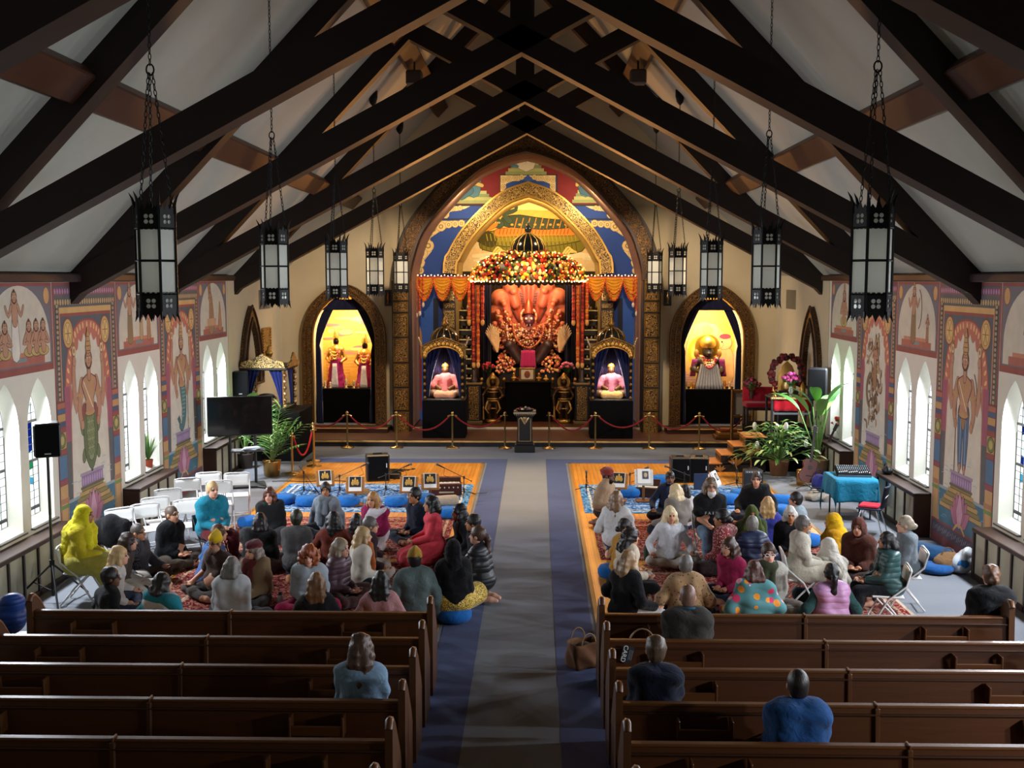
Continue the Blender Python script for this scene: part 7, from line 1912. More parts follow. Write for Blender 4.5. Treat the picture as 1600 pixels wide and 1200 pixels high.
# ---------------------------------------------------------------- right platform, table, steps
px0 = 5.5
m = MB(); m.box(((px0 + 6.9) / 2, 26.2, .39), (6.9 - px0, 3.0, .78), '#0e0d0c', .01); tag(m.build('platform', 'black'), 'black draped platform in the right front corner', 'platform')
t = thing('portable_steps', 'portable wooden steps with gold lotus painted on the black side', 'steps', (0, 25.0, 0))
for i in range(4):
 x0 = at(1108 + 19 * i, 735, y=24.6).x; h = .2 * (i + 1)
 m = MB(); m.box(((x0 + 5.46) / 2, 0, h - .1 - .012), (5.46 - x0, .8, .176 if i else .176), '#0f0c0a'); m.build('riser', 'matte', t)
 x1 = at(1108 + 19 * (i + 1), 735, y=24.6).x if i < 3 else 5.46
 m = MB(); m.box(((x0 + x1) / 2, 0, h), (x1 - x0 + .03, .84, .03), '#b8763c', .006); m.build('tread', 'wood_y', t)
 m = MB(); m.box((x0 - .012, 0, h - .1), (.012, .7, .15), '#8a5c28'); [m.box((x0 - .02, -.3 + .12 * k, h - .1), (.008, .05, .09), '#2a1a0c') for k in range(6)]; m.build('riser_panel', 'satin', t)
P = PT((Vector((0, 25.0 - .403, 0)), Vector((1, 0, 0)), Vector((0, 0, 1)), Vector((0, -1, 0))), .002); LG = '#a87c34'
for (px, py, sc) in ((1172, 706, 1.), (1150, 724, .72), (1125, 734, .5)):
 v = at(px, py, y=24.6); u, w_ = v.x, v.z
 for a in (-70, 70, -40, 40, 0): q_ = R(a); P.limb([(u, w_ - .08 * sc), (u + .12 * sc * sin(q_), w_ + .08 * sc * cos(q_)), (u + .26 * sc * sin(q_), w_ + .22 * sc * cos(q_))], [.02 * sc, .045 * sc, .006], LG, '#3a2810', .006)
 P.stroke([(u, w_ - .08 * sc), (u + .03, max(.02, w_ - .3)), (u, .02)], .012, LG)
P.m.build('lotus_painting', 'paint', t, (0, -25.0, 0))
PZ = .78
y = 25.5
t = thing('red_cloth_table', 'black table with red cloth and gold trim on the right platform', 'table', (6.15, 25.45, PZ))
m = MB()
for a in (-1, 1):
 for b in (-1, 1): m.box((a * .46, b * .3, .42), (.05, .05, .84), '#17181a', .006)
m.box((0, -.3, .5), (.9, .03, .05), '#55585c', .005); m.build('leg_frame', 'satin', t)
m = MB(); m.box((0, 0, .86), (1.0, .7, .04), '#2a2c30', .008); m.build('table_top', 'satin', t)
m = MB(); m.slab(lambda u, v: (-.44 + .88 * u, -.28 - .02 * sin(u * 24), .56 + .28 * v), 24, 4, '#a81824', .01); m.build('red_cloth', 'velvet', t)
m = MB(); m.box((0, -.352, .865), (1.0, .012, .05), '#c8a868'); [m.blob((-.47 + .047 * i, -.36, .865), .016, '#e0c890', 6, 4) for i in range(21)]; m.build('gold_trim', 'gilt', t)
TZ = PZ + .882
bouquet('flower_vase', 'vase of magenta flowers on the red-clothed table', (6.15, 25.3, TZ), '#a8a89a', ('#c8408c', '#e070b0', '#d85098'), 26, .2, .26, .08, None, 41, 'steel')
bouquet('flower_vase', 'vase of dark maroon flowers at the back left of the platform', (5.62, 27.2, PZ + .62), '#3a2a20', ('#6a1428', '#8a2038', '#501020'), 26, .2, .22, .07, None, 42)
t = thing('brass_lamp', 'small brass hand-shaped figure at the left end of the red-clothed table', 'figurine', (5.78, 25.3, TZ)); m = MB(); m.lathe([(.05, 0), (.06, .02), (.02, .05), (.03, .1)], '#c8a058', 12); m.tube([(0, 0, .1), (-.05, 0, .15), (-.03, 0, .24)], [.02, .025, .01], '#c8a058', 8); m.build('figure', 'brass', t)
t = thing('gilt_bottle', 'tall gilt pointed container on the red-clothed table', 'container', (6.42, 25.3, TZ)); m = MB(); m.lathe([(.06, 0), (.07, .02), (.065, .2), (.04, .28), (.02, .32), (0, .36)], '#c89848', 14); m.build('body', 'gilt', t); m = MB(); m.lathe([(.072, .1), (.075, .12), (.072, .14)], '#e0c080', 14); m.build('band', 'gilt', t)
t = thing('red_bench', 'red cushioned bench standing behind the table on the platform', 'bench', (5.9, 27.0, PZ))
m = MB(); m.box((0, 0, .5), (1.0, .5, .12), '#8a1420', .03); m.box((0, .25, .72), (1.0, .08, .4), '#8a1420', .03); m.build('upholstery', 'velvet', t); m = MB(); [m.box((a * .46, b * .2, .22), (.06, .06, .44), '#2a1a10', .01) for a in (-1, 1) for b in (-1, 1)]; m.box((0, 0, .4), (.94, .44, .05), '#2a1a10'); m.build('leg_frame', 'wood_z', t)
t = thing('wreathed_shrine', 'gilded shrine figure ringed by a dark red wreath on the platform', 'shrine', (6.35, 26.6, PZ))
m = MB(); m.box((0, 0, .45), (.5, .4, .9), '#1c1410', .02); m.build('stand', 'satin', t)
m = MB(); m.prism([(-.22, 0), (.22, 0), (.22, .35), (.12, .6), (0, .72), (-.12, .6), (-.22, .35)], -.03, .03, '#c89a50', (Vector((0, 0, .9)), Vector((1, 0, 0)), Vector((0, 0, 1)), Vector((0, -1, 0)))); m.lathe([(.1, 0), (.12, .1), (.08, .22), (.06, .3), (.0, .4)], '#d8b878', 12, (0, -.1, .95)); m.build('gilded_figure', 'gilt', t)
m = MB(); r = random.Random(6)
for i in range(90): a = R(-40 + 260 * i / 89); m.blob((.38 * cos(a) + r.uniform(-.05, .05), r.uniform(-.05, .05), 1.3 + .42 * sin(a) + r.uniform(-.05, .05)), .06, r.choice(['#5a1418', '#7a1c20', '#3a1410', '#6a2a1c']), 6, 4)
m.build('wreath', 'flower', t)
t = thing('gilt_tray_stack', 'stack of gilded low trays at the foot of the right niche', 'trays', (5.35, 28.9, SZ)); m = MB(); [m.box((0, 0, .05 + .09 * k), (.75 - .16 * k, .5 - .08 * k, .08), ['#7a5428', '#a87c3c'][k % 2], .01) for k in range(3)]; m.build('tray', 'gilt', t)
t = thing('gilt_chair_frame', 'gilded upright frame standing left of the red bench', 'frame', (5.55, 28.0, PZ if False else SZ), .2)
m = MB()
for e in (-1, 1): m.box((e * .28, 0, .7), (.07, .07, 1.4), '#7a5428', .01)
m.box((0, 0, 1.36), (.62, .07, .08), '#8a6430', .01); m.box((0, 0, .7), (.56, .06, .06), '#7a5428', .01); m.build('frame', 'gilt', t)
m = MB(); m.box((0, .02, 1.03), (.48, .02, .56), '#8a8478', .004); m.build('panel', 'satin', t)
# ---------------------------------------------------------------- left block and palanquin
bx0, bx1 = at(424, 700, y=25.9).x, at(470, 700, y=25.9).x
m = MB(); m.box(((-6.85 + bx1) / 2, 26.6, .6), (bx1 + 6.85, 1.5, 1.2), '#100e0d', .01); tag(m.build('platform', 'black'), 'black draped block under the ornate palanquin in the left front corner', 'platform')
t = thing('palanquin', 'ornate gold and black palanquin shrine with navy curtains, left corner', 'shrine', (-6.35, 26.6, 1.2), .0)
W_, D_ = .95, 1.1
for a in (-1, 1):
 for b in (-1, 1):
  m = MB(); m.lathe([(.045, 0), (.05, .04), (.03, .1), (.035, .5), (.028, .9), (.045, .96), (.045, 1.0)], '#8a6430', 10, (a * W_ / 2, b * D_ / 2, 0))
  for k in range(6): m.blob((a * W_ / 2 + a * .04, b * D_ / 2 - .03, .12 + .15 * k), (.045, .045, .05), ['#c8a070', '#8a6a48'][k % 2], 7, 5)
  m.build('post', 'gilt', t)
m = MB(); m.box((0, 0, .04), (W_ + .1, D_ + .1, .08), '#1a120c', .01); m.build('floor_board', 'satin', t)
m = MB(); m.box((0, 0, 1.04), (W_ + .2, D_ + .2, .1), '#16100c', .02); m.build('roof', 'satin', t)
fr = lambda y: (Vector((0, y, 1.06)), Vector((1, 0, 0)), Vector((0, 0, 1)), Vector((0, -1, 0)))
m = MB(); m.prism([(-.55, 0), (.55, 0), (.5, .14), (.25, .2), (0, .34), (-.25, .2), (-.5, .14)], 0, .05, '#1a120c', fr(-D_ / 2 - .1)); m.build('crest', 'scroll_gold', t)
m = MB(); m.prism([(-.6, 0), (.6, 0), (.55, .1), (.3, .14), (0, .34), (-.3, .14), (-.55, .1)], 0, .05, '#1a120c', (Vector((W_ / 2 + .1, 0, 1.06)), Vector((0, 1, 0)), Vector((0, 0, 1)), Vector((1, 0, 0)))); m.build('crest', 'scroll_gold', t)
m = MB()
for e in (-1, 1):
 m = MB(); m.slab(lambda u, v: (W_ / 2 - .05 + .03 * sin(u * 18), e * (.5 - (.04 + .3 * v ** 1.5) * u), .08 + .9 * v), 10, 10, '#1f2860', .01); m.build('drape', 'velvet', t); m = MB(); m.slab(lambda u, v: (e * (.42 - (.04 + .26 * v ** 1.5) * u), -D_ / 2 + .05 + .03 * sin(u * 18), .08 + .9 * v), 10, 10, '#1f2860', .01); m.build('drape', 'velvet', t)
m = MB(); m.lathe([(.06, 0), (.09, .04), (.1, .1), (.05, .16), (.06, .19), (.02, .24), (0, .28)], '#c89c4c', 14, (0, 0, 1.3)); m.build('finial', 'gilt', t)
t = thing('folded_cloth', 'pile of dark and pale cloth on the palanquin roof', 'cloth', (-6.45, 26.35, 1.41)); m = MB(); m.blob((0, 0, .07), (.34, .3, .08), '#a87c58', 14, 8); m.blob((.1, -.1, .12), (.22, .2, .08), '#2a2226', 12, 8); m.build('bundle', 'cloth', t)
# ---------------------------------------------------------------- bags along the walls
t = thing('tote_bag', 'brown cloth bag slumped beside the blue cushion on the right', 'bag', at(1478, 893, z=0)); S = SDF(.06); S.ell((0, 0, .14), (.2, .15, .14)); S.ell((.05, 0, .24), (.12, .1, .08)); sdfobj('bag', S, '#7a5c3c', 'cloth', .02, t, None, .02, 18)
m = MB(); m.tube([(.08 * cos(x), -.04, .28 + .1 * sin(x)) for x in (PI * k / 8 for k in range(9))], .01, '#6a4c30', 5); m.build('handle', 'cloth', t)
t = thing('plastic_bag', 'white and blue carrier bag on the carpet by the right wall', 'bag', at(1502, 896, z=0)); S = SDF(.05); S.ell((0, 0, .15), (.17, .12, .16)); S.ell((.05, 0, .3), (.1, .07, .08)); sdfobj('bag', S, '#c0c8cc', 'plastic', .018, t, None, .03, 22); m = MB(); m.blob((-.02, -.11, .17), (.09, .03, .07), '#2c78b8', 10, 6); m.build('printed_patch', 'plastic', t)
cushion(1463, 887, 'round dark blue cushion beside the brown bag on the right', '#1a4f88', .24, .14, z=.004, grp=None)
t = thing('cable_bag', 'pale crumpled bag of cables on the carpet by the teal table', 'bag', at(1277, 782, z=0)); S = SDF(.05); S.ell((0, 0, .08), (.24, .18, .09)); S.ell((-.08, .05, .14), (.1, .1, .07)); sdfobj('bag', S, '#8a8478', 'cloth', .02, t, None, .035, 26); m = MB(); m.tube([((.13 + .03 * sin(k)) * cos(k * .7), .12 * sin(k * .7), .16 + .004 * k) for k in range(24)], .009, '#1a1a1a', 5); m.build('cable', 'rubber', t)
t = thing('blue_bag', 'purple-blue bag leaning behind the pale bag of cables', 'bag', at(1283, 770, z=0) + Vector((0, .2, 0))); S = SDF(.05); S.ell((0, 0, .18), (.16, .12, .18)); sdfobj('bag', S, '#2c3070', 'cloth', .02, t, None, .025, 20); m = MB(); m.tube([(.08 * cos(x), 0, .33 + .12 * sin(x)) for x in (PI * k / 8 for k in range(9))], .01, '#20245a', 5); m.build('strap', 'cloth', t)
t = thing('headphones', 'black headphones case on the right radiator cover', 'headphones', at(1390, 750, x=HW - .2)); t.location = (6.78, bays(1)['win'][1][1] - .25, .766); m = MB(); m.blob((0, 0, .07), (.1, .13, .08), '#141414', 12, 8); m.build('case', 'plastic', t); m = MB(); m.tube([(-.02, .12 * cos(x), .1 + .1 * sin(x)) for x in (PI * k / 10 for k in range(11))], .012, '#0c0c0c', 6); m.build('band', 'plastic', t)
t = thing('paper_stack', 'scattered papers on the middle right window sill', 'papers', (HW + .1, WINC[(1, 1, -1)][1], .862)); m = MB(); [m.box((.02 * i - .03, -.1 + .05 * i, .006 + .008 * i), (.2, .28, .006), ['#e0e0dc', '#c8d0c8', '#d8d8d8'][i % 3], 0, Matrix.Rotation(.35 * i, 3, 'Z')) for i in range(5)]; m.build('sheets', 'paper', t)
# ================================================================ people
def ik(S, W, l1, l2, pole):
 S, W, pole = np.array(S), np.array(W), np.array(pole); v = W - S; d = np.linalg.norm(v); t = v / d
 if d > l1 + l2 - .01: d = l1 + l2 - .01; W = S + t * d
 a = (l1 * l1 - l2 * l2 + d * d) / (2 * d); h = math.sqrt(max(0, l1 * l1 - a * a)); p = pole - t * (pole @ t); p /= np.linalg.norm(p)
 return S + t * a + p * h, W
def skel(pose, arms, lean, turn, g):
 J = {}
 hz = {'cross': .115, 'kneel': .26, 'chair': .56}[pose]; H = np.array([0, 0, hz]); l = R(lean); u = np.array([0, sin(l), cos(l)])
 J['H'] = H; J['u'] = u; J['chest'] = H + u * .30; J['sh'] = H + u * .45; J['neck'] = H + u * .53; J['head'] = H + u * .655 + np.array([0, .025, 0])
 c, s_ = cos(R(turn)), sin(R(turn)); J['Rh'] = np.array([[c, -s_, 0], [s_, c, 0], [0, 0, 1]])
 for k in (-1, 1):
  hip = H + (k * .095, 0, 0)
  if pose == 'cross': kn, an, toe = (k * .34, .27, .12), (-k * .04, .33 + .05 * (k > 0), .075), (-k * .2, .3 + .05 * (k > 0), .045)
  elif pose == 'kneel': kn, an, toe = (k * .14, .40, .08), (k * .1, -.06, .075), (k * .07, -.22, .05)
  else: kn, an, toe = (k * .13, .43, .53), (k * .13, .45, .09), (k * .15, .62, .045)
  S = J['sh'] + (k * (.162 + .05 * (g - 1)), 0, -.01)
  kn = np.array(kn)
  W = {'knees': kn + (-k * .03, -.05, .1), 'lap': np.array([k * .07, .22 + .1 * (pose != 'cross'), hz + .1]), 'mid': np.array([k * .2, .22, hz + .14]), 'down': np.array([k * .3, .02, max(.06, hz - .05)])}[arms]
  E, W = ik(S, W, .28, .25, (k * .45, -.8, -.45))
  J[k] = (hip, kn, np.array(an), np.array(toe), S, E, W)
 return J
def arms_of(S, J, d, upto=1., k_=.02, tag=0):
 for k in (-1, 1):
  h, kn, an, toe, Sh, E, W = J[k]
  if upto >= 1: S.chain([Sh, E, W - (W - E) * .1], [.053 + d, .042 + d, .033 + d], k_, tag)
  else: S.cone(Sh, Sh + (E - Sh) * .75, .058 + d, .058 + d, k_, tag)
def legs_of(S, J, d, k_=.03, tag=0):
 for k in (-1, 1):
  h, kn, an, toe, *_ = J[k]; S.chain([h, kn], [.098 + d, .066 + d], k_, tag); S.chain([kn, kn + (an - kn) * .35, an - (an - kn) * .06], [.064 + d, .06 + d, .042 + d], k_, tag)
 S.ell(J['H'] + (0, -.02, .02), (.175 + d, .13 + d, .12 + d), k=.04, tag=tag)
def torso_of(S, J, d, g, k_=.05, tag=0):
 H, u = J['H'], J['u']
 for a, b, w0, w1 in ((.02, .2, .125, .115), (.2, .42, .115, .13)):
  for k in (-1, 1): S.cone(H + u * a + (k * .055 * g, 0, 0), H + u * b + (k * .065 * g, 0, 0), (w0 - .02) * (.7 + .3 * g) + d, (w1 - .025) * (.7 + .3 * g) + d, k_, tag)
 if g > 1.1: S.ell(H + u * .14 + (0, .05, 0), (.17 * g, .15 * g, .15), k=k_, tag=tag)
 S.cone(J['sh'] + (-.13, 0, .0), J['sh'] + (.13, 0, .0), .068 + d, .068 + d, k_, tag)
CACHE = {}
def cached(key, fn):
 if key not in CACHE: CACHE[key] = fn()
 return CACHE[key]
def body_mesh(pose, arms, lean, turn, g):
 J = skel(pose, arms, lean, turn, g); S = SDF(.025); torso_of(S, J, 0, g); legs_of(S, J, 0); arms_of(S, J, 0)
 hd, Rh = J['head'], J['Rh']; q = lambda *p: hd + Rh @ np.array(p)
 S.cone(J['neck'] - J['u'] * .06, hd - (0, 0, .05), .058, .052); S.ell(q(0, -.012, .02), (.074, .092, .1), Rh); S.ell(q(0, .03, -.045), (.058, .066, .078), Rh)
 S.cone(q(0, .09, .005), q(0, .108, -.028), .009, .015, .012); S.cone(q(-.035, .082, .03), q(.035, .082, .03), .011, .011, .015); S.ell(q(0, .088, -.066), (.026, .013, .012), Rh, .012); S.ell(q(0, .072, -.1), (.024, .02, .016), Rh)
 for k in (-1, 1):
  S.ell(q(k * .077, -.005, -.012), (.012, .024, .034), Rh, .008)
  h, kn, an, toe, Sh, E, W = J[k]
  S.chain([an, an + (toe - an) * .5, toe], [.042, .042, .03]); S.ell(an + (0, 0, -.012), .04)
  f = W - E; f = f / np.linalg.norm(f); f = f * .7 + np.array([-k * .15, .5, -.1]); f /= np.linalg.norm(f); sd = np.cross(f, [0, 0, 1.]); sd /= np.linalg.norm(sd); up = np.cross(sd, f)
  pc = W + f * .05; S.cone(W, pc, .03, .034, .02); S.cone(pc - sd * .024, pc + sd * .024, .024, .024, .02)
  for i, L in enumerate((.062, .074, .07, .054)):
   b = pc + f * .03 + sd * (.034 - .0225 * i); m_ = b + f * L * .55 + up * .004; S.chain([b, m_, m_ + (f * .6 + up * .75) * L * .5], [.0105, .01, .009], .003)
  th = pc - f * .02 - sd * -k * .03; S.chain([th, th + (sd * k * .5 + f * .5 + up * .3) * .04, th + (sd * k * .5 + f * .9 + up * .5) * .065], [.014, .012, .01], .006)
 V, Q = S.mesh(.0115)
 L = (V - hd) @ Rh; mk = np.zeros(len(V), int)
 for k in (-1, 1):
  mk[(np.abs(L[:, 0] - k * .034) < .02) & (np.abs(L[:, 2] - .002) < .01) & (L[:, 1] > .05)] = 1
  mk[(np.abs(L[:, 0] - k * .036) < .026) & (np.abs(L[:, 2] - .031) < .008) & (L[:, 1] > .05)] = 2
 mk[(np.abs(L[:, 0]) < .026) & (np.abs(L[:, 2] + .066) < .011) & (L[:, 1] > .07)] = 3
 return V, Q, mk, J
def cap(S, q, Rh, e=0., tag=0): S.ell(q(0, -.018, .026), (.083 + e, .1 + e, .106 + e), Rh, .02, tag)
def hair_mesh(style, J, lean):
 hd, Rh = J['head'], J['Rh']; q = lambda *p: hd + Rh @ np.array(p); S = SDF(.025); w = .01
 back = lambda z, o=0.: np.array([0, -.085 - .05 * min(1, -z / .3) - o - .0, z])
 if style in ('short', 'thin', 'crop'): cap(S, q, Rh, {'short': .008, 'thin': -.001, 'crop': .002}[style]); S.ell(q(0, -.05, -.04), (.07, .05, .06), Rh); S.cut_ell(q(0, .115, -.035), (.1, .085, .095), .01, Rh); w = .006 if style == 'short' else 0.
 elif style in ('long', 'verylong', 'bob', 'half'):
  cap(S, q, Rh, .009); L = {'long': -.3, 'verylong': -.48, 'bob': -.13, 'half': -.22}[style]
  for x in (-.045, 0, .045): S.chain([q(x, -.07, .0), q(x * 1.3, -.1, -.12 if L < -.13 else -.08), q(x * 1.35, -.13 if L < -.13 else -.08, L)], [.055, .056, .028 if L < -.13 else .04])
  for k in (-1, 1): S.chain([q(k * .066, .0, .03), q(k * .082, .0, -.08), q(k * .1, .02 if L < -.13 else 0, max(L, -.26))], [.034, .034, .022])
  S.cut_ell(q(0, .12, -.04), (.062, .1, .1), .01, Rh)
 elif style == 'curly':
  cap(S, q, Rh, .03); w = .018
  for k in (-1, 1): S.ell(q(k * .075, -.03, -.05), (.06, .08, .09), Rh)
  S.cut_ell(q(0, .125, -.045), (.068, .1, .1), .01, Rh)
 elif style == 'curlylong':
  cap(S, q, Rh, .02); w = .016
  for x in (-.05, 0, .05): S.chain([q(x, -.07, 0), q(x * 1.4, -.11, -.14), q(x * 1.4, -.12, -.28)], [.06, .07, .04])
  S.cut_ell(q(0, .125, -.045), (.07, .1, .1), .01, Rh)
 elif style in ('bun', 'pony'):
  cap(S, q, Rh, .005); S.cut_ell(q(0, .115, -.035), (.095, .085, .1), .01, Rh)
  if style == 'bun': S.ell(q(0, -.125, -.02), (.045, .04, .045), Rh)
  else: S.chain([q(0, -.1, .02), q(0, -.15, -.04), q(0, -.15, -.2), q(0, -.13, -.3)], [.03, .035, .035, .014])
 elif style == 'beard': S.ell(q(0, .055, -.085), (.056, .05, .05), Rh); S.cut_ell(q(0, .09, -.03), (.06, .06, .042), .006, Rh)
 elif style == 'longbeard': S.ell(q(0, .06, -.095), (.06, .055, .075), Rh); S.cut_ell(q(0, .09, -.03), (.06, .06, .042), .006, Rh)
 elif style == 'beanie': S.ell(q(0, -.02, .05), (.091, .108, .11), Rh, .01, 0); S.cone(q(0, -.05, .15), q(0, -.06, .165), .03, .02, .03); S.cut_plane(q(0, 0, .018), (0, -.3, -1))
 elif style == 'beret': S.ell(q(0, -.03, .085), (.105, .12, .06), Rh); S.ell(q(0, -.015, .05), (.086, .1, .05), Rh)
 elif style == 'cap': S.ell(q(0, -.03, .07), (.105, .115, .085), Rh); S.ell(q(0, -.02, .04), (.088, .104, .06), Rh)
 elif style in ('hood', 'scarf'):
  w = .008; S.ell(q(0, -.025, .02), (.1, .118, .125), Rh); S.cone(q(0, -.05, -.05), J['sh'] + (0, -.04, .02), .1, .12, .04)
  if style == 'scarf':
   S.cone(J['sh'] + (-.12, -.02, .01), J['sh'] + (.12, -.02, .01), .1, .1, .06); S.chain([q(0, -.05, -.1), J['sh'] + (0, -.1, -.05), J['chest'] + (0, -.14, -.12)], [.1, .14, .13], .06)
   for k in (-1, 1): S.chain([q(k * .08, .02, -.08), J['sh'] + (k * .1, .1, -.02), J['chest'] + (k * .08, .13, -.06)], [.04, .07, .07], .05)
  S.cut_ell(q(0, .13, -.035), (.062, .1, .095), .01, Rh)
 V, Q = S.mesh(.0125, w, 70 if w > .012 else 60, 3)
 return V, Q
def cloth_mesh(kind, J, g):
 S = SDF(.03); w, h, k = .015, .014, 26
 if kind in ('long', 'loose', 'short', 'vest'):
  d = .03 if kind in ('loose', 'vest') else .017
  torso_of(S, J, d, g); S.ell(J['H'] + (0, -.02, .05), (.185 * (.6 + .4 * g) + d, .14 * g + d, .14), k=.05)
  if kind != 'vest': arms_of(S, J, d * .9, .5 if kind == 'short' else 1.)
  S.cone(J['neck'] - J['u'] * .05, J['neck'] - J['u'] * .015, .075 + d, .062 + d * .5)
  S.cut_ell(J['head'] + (0, .03, -.02), (.085, .1, .135), .02)
 elif kind == 'legs':
  legs_of(S, J, .015)
 elif kind == 'skirt':
  legs_of(S, J, .03, .14); S.k = .1
  for k2 in (-1, 1): S.cone(J[k2][0], J[k2][1] * (.9, 1, 1) + (0, .02, -.02), .13, .11, .12)
  S.cone(J['H'] + (0, .1, 0), J[1][1] * (0, 1, 1), .14, .12, .1); w = .012
 elif kind == 'shawl':
  torso_of(S, J, .026, g, .06); arms_of(S, J, .026, 1, .06); S.ell(J['chest'] + (0, 0, -.1), (.23, .14, .2), k=.08); S.cone(J['neck'] - J['u'] * .07, J['neck'], .11, .09); S.cut_ell(J['head'] + (0, .04, -.02), (.085, .11, .14), .02); w = .022; k = 20
 elif kind == 'blanket':
  for k2 in (-1, 1): S.cone(J['H'] + (k2 * .1, .05, .03), J[k2][1], .15, .13, .12)
  S.cone(J['H'] + (0, .12, .02), (0, .42, .1), .16, .12, .12); w = .016; k = 24
 elif kind == 'wrap':   # scarf round the neck
  q = J['neck']; S.chain([q + (.09 * cos(a), .02 + .085 * sin(a), -.02 + .012 * sin(2 * a)) for a in (2 * PI * i / 12 for i in range(13))], .042); S.chain([q + (.05, .1, -.03), J['chest'] + (.07, .15, 0), J['H'] + (.06, .17, .1)], [.045, .05, .045]); S.chain([q + (-.04, .1, -.03), J['chest'] + (-.03, .15, -.02)], [.04, .045]); w = .01
 elif kind == 'belly': S.ell(J['H'] + J['u'] * .1 + (0, .03, 0), (.2, .17, .12)); w = .01
 V, Q = S.mesh(h, w, k, 5)
 return V, Q
SKIN = {'w': '#c08a6c', 'p': '#cf9c84', 't': '#a06c48', 'b': '#6e4630', 'd': '#4a2e20'}
PEO = []
def person(px, py, face, label, pose='cross', top=('sweater', 'cloth', '#444', 'long'), bot='#2a2c34', hair=('short', '#2a1c14'), skin='w', arms='knees', lean=4, turn=0, g=1., sc=1., add=(), grp='seated people', cush=0., y=None, chair=None, z0=None, x=None):
 V, Q, mk, J = cached(('b', pose, arms, lean, turn, g), lambda: body_mesh(pose, arms, lean, turn, g))
 sk = np.array(lin(SKIN[skin])); pal = np.array([sk, np.array(lin('#1c1210')), np.array(lin(hair[1] if hair else '#4a3020')) * .7, sk * (.85, .5, .5)], np.float32)
 top_pt = J['head'] + np.array([0, -.02, .125]); rz = R(face); Rz = Matrix.Rotation(rz, 3, 'Z'); zf = (.0185 if z0 is None else z0) + cush
 if y is not None: P_ = at(px, py, y=y); P_.z = 0
 else: P_ = at(px, py, z=zf + top_pt[2] * sc)
 off = Rz @ Vector(top_pt * sc); loc = Vector((P_.x - off.x, (y - off.y * 0 if y is not None else P_.y - off.y), zf))
 o = npmesh('person', V, Q, pal[mk], 'skin', None, loc); o.rotation_euler = (0, 0, rz); o.scale = (sc,) * 3; tag(o, label, 'person', grp)
 a = (pose, arms, lean, turn, g)
 def put(name, kind, mat, col):
  v, q_ = cached(('c', kind) + a, lambda: cloth_mesh(kind, J, g)); npmesh(name, v, q_, col, mat, o)
 if bot: put('trousers', 'legs', 'cloth', bot) if isinstance(bot, str) else put(bot[0], bot[1], bot[2], bot[3])
 if top: put(top[0], top[3], top[1], top[2])
 def hr(name, st, col, mat='hair'):
  v, q_ = cached(('h', st) + a, lambda: hair_mesh(st, J, lean)); npmesh(name, v, q_, col, mat, o)
 if hair: hr('hair', *hair)
 hd, Rh = Vector(J['head']), Matrix(J['Rh'].tolist())
 for e in add:
  if e[0] == 'glasses':
   m = MB()
   for k in (-1, 1): m.tube([hd + Rh @ Vector((k * .034 + .025 * cos(t), .098, .002 + .019 * sin(t))) for t in (2 * PI * i / 10 for i in range(10))], .0035, e[1], 5, True); m.tube([hd + Rh @ Vector((k * .06, .096, .006)), hd + Rh @ Vector((k * .079, .0, .004))], .003, e[1], 5)
   m.build('glasses', 'plastic', o)
  elif e[0] == 'lanyard':
   m = MB(); nk = Vector(J['neck']); m.tube([nk + Vector((.082 * cos(t), .004 + .08 * sin(t), .012 - .022 * sin(t))) for t in (2 * PI * i / 20 for i in range(20))], .011, e[1], 6, True); m.build('lanyard', 'cloth', o)
  elif e[0] in ('beard', 'longbeard', 'beanie', 'beret', 'cap', 'hood', 'scarf'): hr({'longbeard': 'beard', 'cap': 'knit_cap', 'scarf': 'head_scarf'}.get(e[0], e[0]), e[0], e[1], e[2] if len(e) > 2 else 'hair')
  else: put(e[0], e[3], e[1], e[2])
 if chair:
  b = Rz @ Vector((0, .03, 0)); cl = Vector((loc.x + b.x, loc.y + b.y, .008 if z0 is None else z0))
  c = dup(CH0 if chair[0] == 'w' else BCH, cl, rz, chair[1], 'white folding chairs' if chair[0] == 'w' else 'dark folding chairs')
 PEO.append(o); return o
# dark folding chair for two sitters
BCH = None
def black_chair():
 t = thing('dark_chair', 'dark metal folding chair', 'chair', (0, 0, 0), 0, 'dark folding chairs')
 m = MB(); m.slab(lambda u, v: ((u - .5) * .42, -.2 - .03 * v, .56 + .24 * v), 8, 4, '#17171a', .014); m.build('backrest', 'plastic', t); m = MB(); m.tube([(-.13, -.235, .6), (-.13, -.245, .74), (.13, -.245, .74), (.13, -.235, .6)], .006, '#8a7a58', 5); m.build('back_trim', 'steel', t)
 m = MB(); m.box((0, .02, .445), (.4, .39, .03), '#1a1a1e', .012); m.build('seat', 'plastic', t)
 for nm, y0, y1 in (('front_leg_frame', -.22, .24), ('rear_leg_frame', .16, -.22)):
  m = MB(); [m.tube([(e * .2, y0, .78 if y0 < 0 else .43), (e * .2, 0, .42 if y0 < 0 else .24), (e * .2, y1, .01)], .012, '#2a2a2c', 6) for e in (-1, 1)]; m.build(nm, 'satin', t)
 return t
BCH = black_chair(); BCH0 = BCH
GL, GR, GP = 'people seated on the left', 'people seated on the right', 'people seated in the pews'
T = lambda c, k='long', m='cloth', n='sweater': (n, m, c, k)
JK = lambda c, k='loose', m='cloth': ('jacket', m, c, k)
